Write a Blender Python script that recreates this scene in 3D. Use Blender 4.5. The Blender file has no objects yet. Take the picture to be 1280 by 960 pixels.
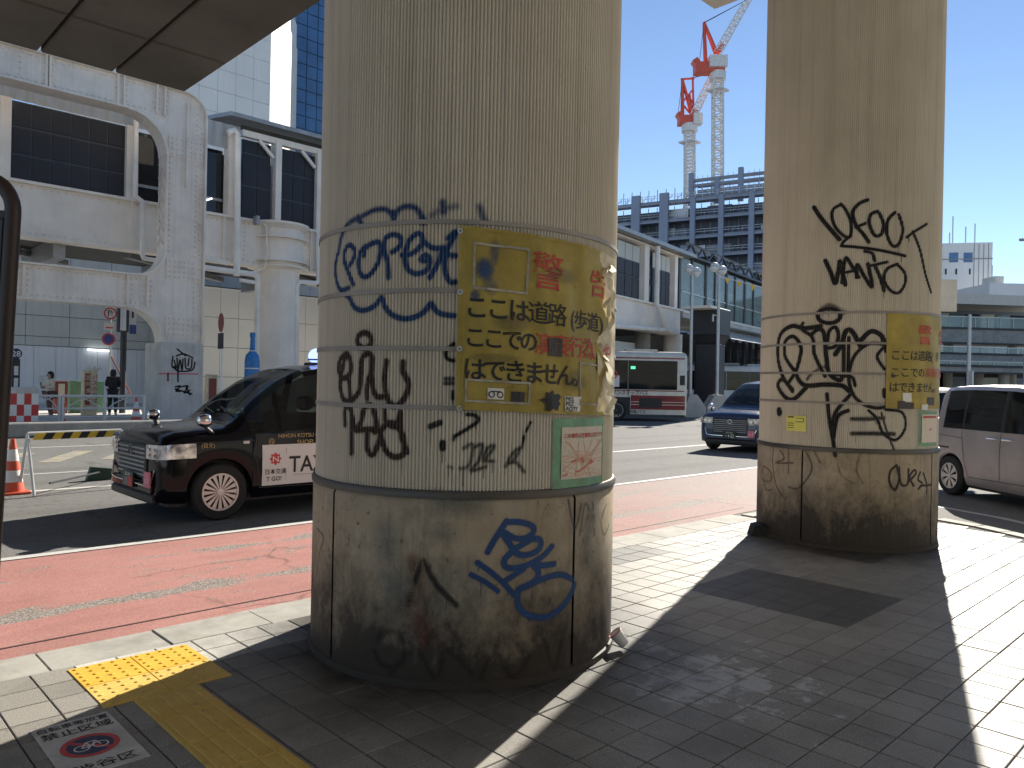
import bpy, bmesh, math, random
import numpy as np
from mathutils import Matrix, Vector
R = math.radians
random.seed(7)
rng = np.random.default_rng(7)
scene = bpy.context.scene
col = scene.collection

# ------------------------------------------------------------------ camera
CAM_H, ROLL, HEAD, FPX = 1.507, R(1.15), R(46.0), 961.0
_fw = Vector((math.cos(HEAD), math.sin(HEAD), 0)); _r0 = Vector((math.sin(HEAD), -math.cos(HEAD), 0)); _u0 = Vector((0, 0, 1))
_rt = _r0*math.cos(ROLL) + _u0*math.sin(ROLL); _up = -_r0*math.sin(ROLL) + _u0*math.cos(ROLL)
cd = bpy.data.cameras.new('camera'); cam = bpy.data.objects.new('camera', cd); col.objects.link(cam)
cd.sensor_width = 36; cd.lens = FPX/1280*36; cd.clip_start = .05; cd.clip_end = 3000
m = Matrix.Identity(4)
for i in range(3):
    m[i][0] = _rt[i]; m[i][1] = _up[i]; m[i][2] = -_fw[i]
m[2][3] = CAM_H
cam.matrix_world = m
scene.camera = cam
# ------------------------------------------------------------------ light
SUN_EL, SUN_AZ = R(31), R(19)            # azimuth from +X (along the road)
w = bpy.data.worlds.new('World'); scene.world = w; w.use_nodes = True
nt = w.node_tree; bg = nt.nodes['Background']
sky = nt.nodes.new('ShaderNodeTexSky'); sky.sky_type = 'NISHITA'; sky.sun_disc = False
sky.sun_elevation = SUN_EL; sky.sun_rotation = R(90) - SUN_AZ
sky.air_density = .7; sky.dust_density = .0; sky.ozone_density = 1.2; sky.altitude = 60
nt.links.new(sky.outputs[0], bg.inputs[0]); bg.inputs[1].default_value = .084
sl = bpy.data.lights.new('sun', 'SUN'); sl.energy = 5.0; sl.angle = R(.53); sl.color = (1, .94, .83)
so = bpy.data.objects.new('sun', sl); col.objects.link(so)
sd = Vector((math.cos(SUN_EL)*math.cos(SUN_AZ), math.cos(SUN_EL)*math.sin(SUN_AZ), math.sin(SUN_EL)))
so.rotation_euler = sd.to_track_quat('Z', 'Y').to_euler(); so.location = (20, 8, 30)
vs = scene.view_settings; vs.view_transform = 'Standard'; vs.look = 'None'; vs.gamma = 1; vs.exposure = 1.0
scene.cycles.max_bounces = 8; scene.cycles.diffuse_bounces = 5; scene.cycles.transparent_max_bounces = 16
scene.cycles.caustics_reflective = False; scene.cycles.caustics_refractive = False

# ------------------------------------------------------------------ pixel -> place (photo is 1280x960)
def ray(px, py): return _fw + _rt*((px-640)/FPX) + _up*((480-py)/FPX)
def at(px, py, X=None, Y=None, z=None, d=None):
    r = ray(px, py)
    k = d if d is not None else (X/r.x if X is not None else (Y/r.y if Y is not None else (z-CAM_H)/r.z))
    return Vector((0, 0, CAM_H)) + r*k
def at_plane(px, py, o, n):
    r = ray(px, py); c = Vector((0, 0, CAM_H)); return c + r*((Vector(o)-c).dot(n)/r.dot(n))

# ------------------------------------------------------------------ mesh builder
class MB:
    def __init__(s): s.v = []; s.f = []
    def add(s, vs, fs):
        o = len(s.v); s.v += [tuple(p) for p in vs]; s.f += [tuple(i+o for i in f) for f in fs]; return s
    def quad(s, a, b, c, d): return s.add([a, b, c, d], [(0, 1, 2, 3)])
    def box(s, x0, y0, z0, x1, y1, z1, bev=0):
        if bev > 0:
            b = bev; v = []
            for z, i in ((z0, b), (z0+b, 0), (z1-b, 0), (z1, b)):
                v += [(x0+i, y0+i, z), (x1-i, y0+i, z), (x1-i, y1-i, z), (x0+i, y1-i, z)]
            f = [(3, 2, 1, 0), (12, 13, 14, 15)]
            for k in range(3):
                for j in range(4): f.append((k*4+j, k*4+(j+1) % 4, k*4+4+(j+1) % 4, k*4+4+j))
            return s.add(v, f)
        v = [(x0, y0, z0), (x1, y0, z0), (x1, y1, z0), (x0, y1, z0), (x0, y0, z1), (x1, y0, z1), (x1, y1, z1), (x0, y1, z1)]
        return s.add(v, [(3, 2, 1, 0), (4, 5, 6, 7), (0, 1, 5, 4), (1, 2, 6, 5), (2, 3, 7, 6), (3, 0, 4, 7)])
    def prism(s, pts, axis, a, b):
        """extrude a 2D polygon; axis 'y': pts are (x,z); 'z': (x,y); 'x': (y,z)"""
        n = len(pts)
        def P(p, t): return {'y': (p[0], t, p[1]), 'z': (p[0], p[1], t), 'x': (t, p[0], p[1])}[axis]
        v = [P(p, a) for p in pts] + [P(p, b) for p in pts]
        f = [tuple(range(n-1, -1, -1)), tuple(range(n, 2*n))] + [(i, (i+1) % n, n+(i+1) % n, n+i) for i in range(n)]
        return s.add(v, f)
    def bar(s, p, q, w, h=None, up=(0, 0, 1)):
        p, q = Vector(p), Vector(q); h = h or w; d = (q-p).normalized(); up = Vector(up)
        if abs(d.dot(up)) > .98: up = Vector((1, 0, 0))
        a = d.cross(up).normalized(); b = a.cross(d)
        v = [e + a*(sx*w/2) + b*(sy*h/2) for e in (p, q) for sx, sy in ((-1, -1), (1, -1), (1, 1), (-1, 1))]
        return s.add(v, [(3, 2, 1, 0), (4, 5, 6, 7), (0, 1, 5, 4), (1, 2, 6, 5), (2, 3, 7, 6), (3, 0, 4, 7)])
    def tube(s, pts, r, n=8, caps=True):
        pts = [Vector(p) for p in pts]; rr = r if isinstance(r, (list, tuple)) else [r]*len(pts); v = []; f = []
        u = None
        for i, p in enumerate(pts):
            d = ((pts[i+1]-p) if i == 0 else (p-pts[i-1]) if i == len(pts)-1 else (pts[i+1]-p).normalized()+(p-pts[i-1]).normalized()).normalized()
            if u is None:
                u = d.orthogonal().normalized()
            u = (u - d*u.dot(d)).normalized(); t = d.cross(u)
            for k in range(n):
                a = 2*math.pi*k/n; v.append(p + (u*math.cos(a)+t*math.sin(a))*rr[i])
        for i in range(len(pts)-1):
            for k in range(n): f.append((i*n+k, i*n+(k+1) % n, (i+1)*n+(k+1) % n, (i+1)*n+k))
        if caps: f += [tuple(range(n-1, -1, -1)), tuple(range((len(pts)-1)*n, len(pts)*n))]
        return s.add(v, f)
    def cyl(s, x, y, z0, z1, r, n=24, r1=None): return s.tube([(x, y, z0), (x, y, z1)], [r, r if r1 is None else r1], n)
    def lathe(s, prof, n=24, o=(0, 0, 0), axis='z', a0=0, a1=2*math.pi):
        """prof: (radius, height) list"""
        full = abs(a1-a0-2*math.pi) < 1e-6; m_ = n if full else n+1; v = []; f = []
        for r, h in prof:
            for k in range(m_):
                a = a0+(a1-a0)*k/n; c, q = r*math.cos(a), r*math.sin(a)
                p = {'z': (c, q, h), 'y': (c, h, q), 'x': (h, c, q)}[axis]
                v.append((p[0]+o[0], p[1]+o[1], p[2]+o[2]))
        for i in range(len(prof)-1):
            for k in range(n):
                k2 = (k+1) % m_; fa = (i*m_+k, i*m_+k2, (i+1)*m_+k2, (i+1)*m_+k)
                f.append(fa if axis != 'y' else fa[::-1])
        return s.add(v, f)
    def ball(s, c, r, n=12, sz=1.0):
        pr = [(max(1e-4, r*math.sin(math.pi*i/n)), -r*sz*math.cos(math.pi*i/n)) for i in range(n+1)]
        return s.lathe(pr, n*2, c)
    def build(s, name, mat, parent=None, smooth=False, world=False, kind=None, angle=40):
        sp = getattr(s, 'splits', None)
        if sp and len(sp) > 1:      # a written line: one object for each character
            ends = sp[1:]+[(len(s.v), len(s.f))]
            for (v0, f0), (v1, f1) in zip(sp, ends):
                q = MB(); q.v = s.v[v0:v1]; q.f = [tuple(i-v0 for i in f) for f in s.f[f0:f1]]; o = q.build(name, mat, parent)
            return o
        me = bpy.data.meshes.new(name); v = s.v
        if world and parent is not None:
            o = parent.location; v = [(p[0]-o[0], p[1]-o[1], p[2]-o[2]) for p in v]
        me.from_pydata(v, [], s.f); me.validate(clean_customdata=False)
        return finish(name, me, mat, parent, smooth, kind, angle)
def finish(name, me, mat, parent=None, smooth=False, kind=None, angle=40):
    me.materials.append(M[mat] if isinstance(mat, str) else mat)
    if smooth:
        me.shade_smooth()
        if angle < 170: me.set_sharp_from_angle(angle=R(angle))
    o = bpy.data.objects.new(name, me); col.objects.link(o)
    if parent is not None: o.parent = parent
    if kind: o['kind'] = kind
    return o
def tag(o, label, cat, group=None):
    o['label'] = label; o['category'] = cat
    if group: o['group'] = group
    return o
def thing(name, label, cat, loc=(0, 0, 0), rz=0, group=None):
    o = bpy.data.objects.new(name, None); o.empty_display_size = .2; col.objects.link(o)
    o.location = loc; o.rotation_euler = (0, 0, rz); return tag(o, label, cat, group)
def struct(o): o['kind'] = 'structure'; return o
def dup(root, loc, rz=None, label=None, group=None):
    def cp(o, par):
        c = o.copy(); col.objects.link(c); c.parent = par
        for ch in o.children: cp(ch, c)
        return c
    r = cp(root, None); r.location = loc
    if rz is not None: r.rotation_euler = (0, 0, rz)
    if label: r['label'] = label
    if group: r['group'] = group
    return r
_tc = {}
def text2d(body, size=1.0, off=0.0, align='LEFT', shear=0.0):
    """triangulated outline of a text, as 2D verts and faces"""
    key = (body, off, align, shear)
    if key not in _tc:
        cu = bpy.data.curves.new('t', 'FONT'); cu.body = body; cu.size = 1.0; cu.offset = off; cu.align_x = align; cu.resolution_u = 3; cu.shear = shear
        ob = bpy.data.objects.new('t', cu); col.objects.link(ob)
        dg = bpy.context.evaluated_depsgraph_get(); me = ob.evaluated_get(dg).to_mesh()
        v = [(p.co.x, p.co.y) for p in me.vertices]; f = [tuple(p.vertices) for p in me.polygons]
        ob.evaluated_get(dg).to_mesh_clear(); bpy.data.objects.remove(ob); bpy.data.curves.remove(cu); _tc[key] = (v, f)
    v, f = _tc[key]
    return [(a*size, b*size) for a, b in v], f
def text_mb(mb, body, fn, size, x=0, y=0, off=0.0, align='LEFT', sx=1.0, shear=0.0):
    """put a text through fn(u,v)->(x,y,z)"""
    v, f = text2d(body, size, off, align, shear)
    return mb.add([fn(x+a*sx, y+b) for a, b in v], f)
def arc(cx, cy, r, a0, a1, n=8): return [(cx+r*math.cos(R(a0+(a1-a0)*i/n)), cy+r*math.sin(R(a0+(a1-a0)*i/n))) for i in range(n+1)]

# ------------------------------------------------------------------ materials
M = {}
class NT:
    def __init__(s, name):
        s.m = bpy.data.materials.new(name); s.m.use_nodes = True; s.t = s.m.node_tree
        s.b = s.t.nodes['Principled BSDF']; s.out = s.t.nodes['Material Output']; M[name] = s.m
        s.geo = s.n('ShaderNodeNewGeometry')
    def n(s, typ, **k):
        x = s.t.nodes.new(typ)
        for a, b in k.items(): setattr(x, a, b)
        return x
    def l(s, a, b): s.t.links.new(a, b)
    def pos(s, sc=(1, 1, 1), obj=False):
        mp = s.n('ShaderNodeMapping'); mp.inputs['Scale'].default_value = sc
        if obj: s.l(s.n('ShaderNodeTexCoord').outputs['Object'], mp.inputs[0])
        else: s.l(s.geo.outputs['Position'], mp.inputs[0])
        return mp.outputs[0]
    def noise(s, scale, detail=4, rough=.55, sc=(1, 1, 1), obj=False, dist=0):
        x = s.n('ShaderNodeTexNoise'); x.inputs['Scale'].default_value = scale; x.inputs['Detail'].default_value = detail
        x.inputs['Roughness'].default_value = rough; x.inputs['Distortion'].default_value = dist
        s.l(s.pos(sc, obj), x.inputs['Vector']); return x.outputs['Fac']
    def ramp(s, fac, stops):
        x = s.n('ShaderNodeValToRGB'); e = x.color_ramp.elements
        while len(e) < len(stops): e.new(.5)
        for q, (p, c) in zip(e, stops): q.position = p; q.color = (*c, 1) if len(c) == 3 else c
        s.l(fac, x.inputs[0]); return x.outputs[0]
    def g(s, fac, a, b): return s.ramp(fac, [(a, (0, 0, 0)), (b, (1, 1, 1))])
    def mix(s, fac, a, b, mode='MIX'):
        x = s.n('ShaderNodeMix', data_type='RGBA', blend_type=mode)
        for v, i in ((fac, 0), (a, 6), (b, 7)):
            if isinstance(v, (int, float)): x.inputs[i].default_value = v
            elif isinstance(v, tuple): x.inputs[i].default_value = (*v, 1)
            else: s.l(v, x.inputs[i])
        return x.outputs[2]
    def math(s, op, a, b=0.0):
        x = s.n('ShaderNodeMath', operation=op)
        for i, v in ((0, a), (1, b)):
            if isinstance(v, (int, float)): x.inputs[i].default_value = v
            else: s.l(v, x.inputs[i])
        return x.outputs[0]
    def color(s, c):
        if isinstance(c, tuple): s.b.inputs['Base Color'].default_value = (*c, 1)
        else: s.l(c, s.b.inputs['Base Color'])
    def set(s, rough=None, metal=None, spec=None, coat=None):
        for v, k in ((rough, 'Roughness'), (metal, 'Metallic'), (spec, 'Specular IOR Level'), (coat, 'Coat Weight')):
            if v is None: continue
            if isinstance(v, (int, float)): s.b.inputs[k].default_value = v
            else: s.l(v, s.b.inputs[k])
    def bump(s, h, strength=.3, dist=.01):
        x = s.n('ShaderNodeBump'); x.inputs['Strength'].default_value = strength; x.inputs['Distance'].default_value = dist
        s.l(h, x.inputs['Height']); s.l(x.outputs[0], s.b.inputs['Normal'])
def simple(name, c, rough=.55, metal=0, var=.18, scale=3.0, dirt=0.0, spec=.5, coat=0, bump=0, streak=0.0, dirtc=(.10, .085, .065)):
    t = NT(name)
    n1 = t.noise(scale, 5, .6); a = tuple(x*(1-var) for x in c); b = tuple(min(1, x*(1+var)) for x in c)
    cc = t.ramp(n1, [(.3, a), (.7, b)])
    if dirt: cc = t.mix(t.math('MULTIPLY', t.g(t.noise(scale*.45, 6, .65), .45, .75), dirt), cc, dirtc)
    if streak: cc = t.mix(t.math('MULTIPLY', t.g(t.noise(1.0, 5, .6, (9, 9, .35)), .48, .8), streak), cc, dirtc)
    t.color(cc); t.set(t.math('MULTIPLY_ADD' if False else 'ADD', t.math('MULTIPLY', n1, .2), rough-.1), metal, spec, coat)
    if bump: t.bump(t.noise(scale*30, 3), bump, .004)
    return t.m
def glassy(name, c, rough=.06, spec=.6):
    t = NT(name); t.color(t.ramp(t.noise(.6, 3), [(.35, tuple(x*.75 for x in c)), (.65, c)])); t.set(rough, 0, spec); return t.m
def emit(name, c, strength, base=None):
    t = NT(name); t.color(base or c); t.b.inputs['Emission Color'].default_value = (*c, 1); t.b.inputs['Emission Strength'].default_value = strength; return t.m

# road and paving
def crack(t, c, sc):
    v = t.n('ShaderNodeTexVoronoi', feature='DISTANCE_TO_EDGE'); v.inputs['Scale'].default_value = sc
    nz = t.n('ShaderNodeTexNoise'); nz.inputs['Scale'].default_value = 2.2; nz.inputs['Detail'].default_value = 5; t.l(t.pos(), nz.inputs['Vector'])
    va = t.n('ShaderNodeVectorMath', operation='MULTIPLY_ADD'); t.l(nz.outputs['Color'], va.inputs[0]); va.inputs[1].default_value = (.55, .55, 0); t.l(t.geo.outputs['Position'], va.inputs[2]); t.l(va.outputs[0], v.inputs['Vector'])
    m_ = t.math('MULTIPLY', t.math('SUBTRACT', 1.0, t.g(v.outputs['Distance'], .002, .008)), t.g(t.noise(.5, 3), .48, .6)); return t.mix(t.math('MULTIPLY', m_, .5), c, (.05, .042, .036))
t = NT('asphalt')
big = t.noise(.35, 6, .65); fine = t.noise(115, 3, .75); mid = t.noise(9, 5, .6)
c = t.ramp(big, [(.3, (.14, .137, .13)), (.7, (.20, .195, .185))])
c = t.mix(.5, c, t.ramp(fine, [(.34, (.05, .05, .05)), (.5, (.16, .157, .15)), (.68, (.40, .39, .37))]), 'MIX')
c = t.mix(t.g(mid, .55, .8), c, (.085, .083, .08))
c = t.mix(t.g(t.noise(1.4, 6, .7, (1, .25, 1)), .62, .74), c, (.075, .073, .07))
c = crack(t, c, .35)
sy = t.n('ShaderNodeSeparateXYZ'); t.l(t.geo.outputs['Position'], sy.inputs[0])
for yc in (8.35, 9.75, 12.4, 14.0): tk = t.math('MAXIMUM', t.math('SUBTRACT', 1.0, t.math('MULTIPLY', t.math('ABSOLUTE', t.math('SUBTRACT', sy.outputs['Y'], yc)), 2.6)), 0.0); c = t.mix(t.math('MULTIPLY', t.math('MULTIPLY', tk, t.noise(.7, 5, .6, (.3, 2, 1))), .6), c, (.085, .082, .078))
t.color(c); t.set(t.math('ADD', t.math('MULTIPLY', big, .2), .75), 0, .12); t.bump(fine, .5, .006)
t = NT('red_paving')
fine = t.noise(95, 3, .75); big = t.noise(1.1, 6, .6); w1 = t.noise(2.2, 8, .7, (.45, 1.5, 1), dist=.4)
c = t.ramp(big, [(.3, (.32, .145, .125)), (.7, (.42, .205, .18))])
c = t.mix(.30, c, t.ramp(fine, [(.35, (.13, .05, .045)), (.65, (.66, .37, .34))]))
asp = t.ramp(fine, [(.36, (.06, .05, .045)), (.5, (.22, .19, .17)), (.66, (.50, .44, .40))])
yb = t.n('ShaderNodeSeparateXYZ'); t.l(t.geo.outputs['Position'], yb.inputs[0])
band = t.math('ABSOLUTE', t.math('SUBTRACT', yb.outputs['Y'], 5.62)); band = t.math('SUBTRACT', 1.0, t.math('MULTIPLY', band, 5.0)); band = t.math('MAXIMUM', band, 0.0)
band2 = t.math('ABSOLUTE', t.math('SUBTRACT', yb.outputs['Y'], 6.75)); band2 = t.math('MAXIMUM', t.math('SUBTRACT', 1.0, t.math('MULTIPLY', band2, 3.6)), 0.0)
wear = t.math('ADD', t.math('ADD', w1, t.math('MULTIPLY', band, .24)), t.math('MULTIPLY', band2, .1))
c = t.mix(t.g(wear, .575, .64), c, asp)
c = t.mix(t.math('MULTIPLY', t.g(t.noise(.8, 5, .6, (.5, 2, 1)), .5, .75), .35), c, (.16, .085, .075))
c = t.mix(t.math('MULTIPLY', t.g(t.math('ADD', t.math('MULTIPLY', yb.outputs['X'], .08), t.math('MULTIPLY', w1, .3)), .52, .95), .78), c, t.mix(.5, (.30, .262, .245), asp))
c = crack(t, c, .55)
t.color(c); t.set(.8, 0, .15); t.bump(fine, .4, .005)
t = NT('road_paint'); fine = t.noise(150, 3, .7); c = t.mix(t.g(t.noise(5, 7, .7), .55, .72), (.52, .51, .48), (.24, .235, .22)); t.color(t.mix(t.g(fine, .56, .7), c, (.3, .29, .27))); t.set(.7)
t = NT('road_paint_yellow'); c = t.mix(t.g(t.noise(3.5, 7, .7), .30, .52), (.45, .36, .14), (.24, .23, .21)); t.color(c); t.set(.75)
def tile_mat(name, lo, hi):
    t = NT(name)
    sep = t.n('ShaderNodeVectorMath', operation='SNAP'); mp = t.n('ShaderNodeMapping'); mp.inputs['Location'].default_value = (.045, -.02, 0)
    t.l(t.geo.outputs['Position'], mp.inputs[0]); t.l(mp.outputs[0], sep.inputs[0]); sep.inputs[1].default_value = (.2, .2, 10)
    wn = t.n('ShaderNodeTexWhiteNoise', noise_dimensions='3D'); t.l(sep.outputs[0], wn.inputs['Vector'])
    c = t.ramp(wn.outputs['Value'], [(0, lo), (1, hi)])
    sp = t.noise(170, 3, .8); c = t.mix(.5, c, t.ramp(sp, [(.36, tuple(x*.30 for x in lo)), (.64, tuple(min(1, x*1.7) for x in hi))]))
    dirt = t.noise(1.6, 7, .65); c = t.mix(t.math('MULTIPLY', t.g(dirt, .48, .78), .5), c, (.075, .068, .058))
    c = t.mix(t.math('MULTIPLY', t.g(t.noise(14, 4, .7), .64, .72), .5), c, (.06, .055, .05))
    vo = t.n('ShaderNodeTexVoronoi'); vo.inputs['Scale'].default_value = 3.1; t.l(t.pos(), vo.inputs['Vector'])      # trodden gum spots
    c = t.mix(t.math('MULTIPLY', t.math('SUBTRACT', 1.0, t.g(vo.outputs['Distance'], .035, .06)), .75), c, (.05, .046, .042))
    vs2 = t.n('ShaderNodeVectorMath', operation='DISTANCE'); t.l(t.geo.outputs['Position'], vs2.inputs[0]); vs2.inputs[1].default_value = (3.55, 2.12, 0)      # dried splash
    sp2 = t.math('SUBTRACT', t.noise(5.5, 7, .7), t.math('MULTIPLY', vs2.outputs['Value'], .30)); c = t.mix(t.math('MULTIPLY', t.g(sp2, .40, .46), .55), c, (.55, .56, .58))
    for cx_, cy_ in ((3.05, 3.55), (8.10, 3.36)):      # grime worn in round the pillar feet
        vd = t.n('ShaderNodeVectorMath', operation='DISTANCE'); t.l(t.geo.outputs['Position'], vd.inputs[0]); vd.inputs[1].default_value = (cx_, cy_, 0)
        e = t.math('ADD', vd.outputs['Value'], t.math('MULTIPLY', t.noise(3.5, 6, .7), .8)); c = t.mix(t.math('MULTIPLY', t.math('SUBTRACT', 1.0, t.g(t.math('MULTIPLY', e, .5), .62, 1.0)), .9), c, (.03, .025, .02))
    t.color(c); t.set(t.math('ADD', t.math('MULTIPLY', dirt, .3), .42), 0, .3); t.bump(sp, .25, .003)
tile_mat('tile_grey', (.19, .178, .158), (.30, .283, .252)); tile_mat('tile_dark', (.085, .08, .074), (.115, .109, .10)); tile_mat('tile_pale', (.52, .50, .46), (.60, .58, .54))
simple('grout', (.025, .023, .021), .9, var=.3, scale=20)
simple('kerb_concrete', (.36, .345, .31), .85, var=.16, scale=7, dirt=.45, bump=.3)
simple('concrete', (.34, .33, .305), .85, var=.14, scale=2.5, dirt=.35, streak=.25, bump=.2)
simple('concrete_pale', (.60, .58, .54), .85, var=.1, scale=2, dirt=.25, streak=.25)
# deck soffit
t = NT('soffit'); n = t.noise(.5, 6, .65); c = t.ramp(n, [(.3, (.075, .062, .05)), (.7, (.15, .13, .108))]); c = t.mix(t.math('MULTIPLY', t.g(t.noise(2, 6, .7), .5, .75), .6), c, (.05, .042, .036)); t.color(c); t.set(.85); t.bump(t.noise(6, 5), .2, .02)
simple('fascia_pale', (.60, .57, .51), .7, var=.06, streak=.15)
# pillars
t = NT('ribbed_cladding')
n1 = t.noise(1.3, 6, .6); st = t.noise(1.0, 6, .6, (26, 26, .28)); st2 = t.noise(1.0, 4, .6, (7, 7, .22))
c = t.ramp(n1, [(.3, (.58, .515, .415)), (.7, (.68, .615, .505))])
c = t.mix(t.math('MULTIPLY', t.g(st, .5, .78), .3), c, (.16, .135, .10))
c = t.mix(t.math('MULTIPLY', t.g(st2, .55, .80), .32), c, (.20, .17, .125))
c = t.mix(t.math('MULTIPLY', t.g(t.noise(38, 4, .7), .66, .74), .6), c, (.09, .07, .05))
t.color(c); t.set(.62, 0, .35)
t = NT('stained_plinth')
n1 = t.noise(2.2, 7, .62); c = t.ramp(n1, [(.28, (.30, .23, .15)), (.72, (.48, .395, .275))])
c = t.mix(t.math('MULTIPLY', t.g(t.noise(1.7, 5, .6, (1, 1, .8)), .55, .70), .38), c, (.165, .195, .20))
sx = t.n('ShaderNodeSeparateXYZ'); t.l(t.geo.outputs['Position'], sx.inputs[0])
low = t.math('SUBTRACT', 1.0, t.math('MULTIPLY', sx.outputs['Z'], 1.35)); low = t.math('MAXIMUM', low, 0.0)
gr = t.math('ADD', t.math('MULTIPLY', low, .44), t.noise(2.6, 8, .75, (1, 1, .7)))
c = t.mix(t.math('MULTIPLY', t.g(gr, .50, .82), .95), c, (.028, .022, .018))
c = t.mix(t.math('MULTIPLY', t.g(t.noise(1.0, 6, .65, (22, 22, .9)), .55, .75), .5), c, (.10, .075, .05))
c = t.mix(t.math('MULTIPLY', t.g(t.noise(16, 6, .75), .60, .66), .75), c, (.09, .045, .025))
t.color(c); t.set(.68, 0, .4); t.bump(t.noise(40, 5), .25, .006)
simple('seam_dark', (.035, .03, .026), .7); simple('band_steel', (.10, .09, .08), .5, .6, dirt=.4)
simple('strap_grey', (.30, .27, .24), .6, .2, dirt=.3)
def paint_mat(name, c):
    t = NT(name); a = t.n('ShaderNodeAttribute', attribute_name='alpha'); n = t.noise(90, 3, .7)
    fac = t.math('MULTIPLY', a.outputs['Fac'], t.ramp(n, [(.25, (.55,)*3), (.55, (1,)*3)])); tr = t.n('ShaderNodeBsdfTransparent'); mx = t.n('ShaderNodeMixShader')
    t.color(t.ramp(t.noise(7, 4), [(.3, tuple(x*.8 for x in c)), (.7, c)])); t.set(.5, 0, .35)
    t.l(fac, mx.inputs[0]); t.l(tr.outputs[0], mx.inputs[1]); t.l(t.b.outputs[0], mx.inputs[2]); t.l(mx.outputs[0], t.out.inputs[0])
paint_mat('spray_blue', (.018, .07, .21)); paint_mat('spray_black', (.012, .011, .012)); paint_mat('spray_brown', (.055, .032, .026)); paint_mat('spray_red', (.17, .035, .02)); paint_mat('spray_pink', (.75, .12, .2)); paint_mat('spray_grey', (.10, .09, .08)); paint_mat('spray_teal', (.09, .14, .17))
# cloth, paper, print
t = NT('banner_yellow'); n = t.noise(4, 7, .65); c = t.ramp(n, [(.28, (.29, .215, .042)), (.72, (.47, .36, .08))])
c = t.mix(t.math('MULTIPLY', t.g(t.noise(2.3, 6, .7, (1, 1, .6)), .47, .72), .65), c, (.20, .155, .05)); c = t.mix(t.math('MULTIPLY', t.g(t.noise(30, 5, .75), .6, .68), .5), c, (.10, .075, .03)); t.color(c); t.set(.55, 0, .35); t.bump(t.noise(9, 4), .3, .01)
simple('ink_black', (.018, .016, .015), .6, var=.3, scale=30); simple('ink_red', (.50, .055, .04), .6, var=.25, scale=20, dirt=.3)
simple('cloth_lining', (.66, .58, .42), .8, var=.2, scale=12, dirt=.3); simple('tape_grey', (.42, .38, .30), .7, var=.3, scale=15, dirt=.7)
simple('sticker_white', (.70, .68, .64), .6, var=.1, scale=20); simple('sticker_dark', (.05, .045, .045), .6, var=.5, scale=60)
simple('green_vinyl', (.16, .33, .19), .5, var=.2, scale=14, dirt=.35); simple('ink_map_red', (.55, .14, .09), .6); simple('ink_map_line', (.62, .36, .24), .6); simple('ink_map_blue', (.35, .40, .48), .6)
t = NT('map_paper'); c = t.ramp(t.noise(24, 5, .7), [(.35, (.66, .60, .47)), (.5, (.70, .56, .46)), (.66, (.52, .55, .42))]); t.color(c); t.set(.6)
simple('notice_yellow', (.72, .68, .14), .5, var=.1)
# tactile
t = NT('tactile_yellow'); n = t.noise(6, 6, .65); c = t.ramp(n, [(.3, (.62, .36, .035)), (.7, (.76, .46, .06))]); c = t.mix(t.math('MULTIPLY', t.g(t.noise(22, 5, .7), .6, .7), .5), c, (.2, .14, .06)); t.color(c); t.set(.6, 0, .35)
t = NT('tactile_worn'); n = t.noise(7, 6, .65); c = t.ramp(n, [(.3, (.60, .39, .085)), (.7, (.72, .50, .13))]); c = t.mix(t.math('MULTIPLY', t.g(t.noise(20, 5, .7), .58, .7), .6), c, (.17, .13, .08)); t.color(c); t.set(.65, 0, .35)
# steel, walls
simple('steel_white', (.88, .81, .72), .5, 0, var=.07, scale=1.2, dirt=.22, streak=.12, dirtc=(.30, .25, .20))
simple('steel_white_old', (.86, .785, .70), .55, 0, var=.08, scale=1.5, dirt=.30, streak=.30, dirtc=(.34, .25, .17))
simple('pipe_white', (.86, .83, .77), .5, var=.08, scale=2, dirt=.2)
simple('steel_dark', (.045, .045, .05), .5, .3); simple('steel_grey', (.33, .335, .34), .45, .5, dirt=.2); simple('galv', (.48, .49, .49), .42, .6, var=.12, scale=6)
simple('rail_white', (.62, .63, .62), .45, .1, var=.1, dirt=.2); simple('dark_brown', (.035, .022, .018), .45, .2, var=.3)
simple('under_dark', (.07, .07, .068), .8, var=.3); simple('corrugated', (.38, .40, .40), .5, .2, var=.08, streak=.3)
simple('wall_panel', (.60, .61, .56), .65, var=.05, scale=.6, dirt=.15, streak=.2); simple('hoarding', (.84, .84, .85), .5, var=.05, scale=.7, streak=.2)
simple('wall_white', (.82, .81, .79), .55, var=.05, scale=.3, streak=.1); simple('wall_cream', (.78, .74, .65), .6, var=.06, scale=.4)
glassy('window_dark', (.030, .032, .042), .5, .3); glassy('window_blue', (.06, .16, .34), .05, .8); glassy('glass_teal', (.18, .25, .27), .08); glassy('glass_deep', (.012, .014, .016), .05)
t = NT('car_glass'); tr = t.n('ShaderNodeBsdfTransparent'); tr.inputs[0].default_value = (.30, .34, .33, 1); mx = t.n('ShaderNodeMixShader'); mx.inputs[0].default_value = .45
t.color((.015, .017, .019)); t.set(.03, 0, .8); t.l(tr.outputs[0], mx.inputs[1]); t.l(t.b.outputs[0], mx.inputs[2]); t.l(mx.outputs[0], t.out.inputs[0])
glassy('bus_glass', (.014, .017, .018), .05, .25)
simple('frame_dark', (.055, .06, .075), .45, .3)
t = NT('glass_clear'); tr = t.n('ShaderNodeBsdfTransparent'); tr.inputs[0].default_value = (.80, .88, .86, 1); mx = t.n('ShaderNodeMixShader'); mx.inputs[0].default_value = .38
t.color((.42, .50, .48)); t.set(.08, 0, .7); t.l(tr.outputs[0], mx.inputs[1]); t.l(t.b.outputs[0], mx.inputs[2]); t.l(mx.outputs[0], t.out.inputs[0])
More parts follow.
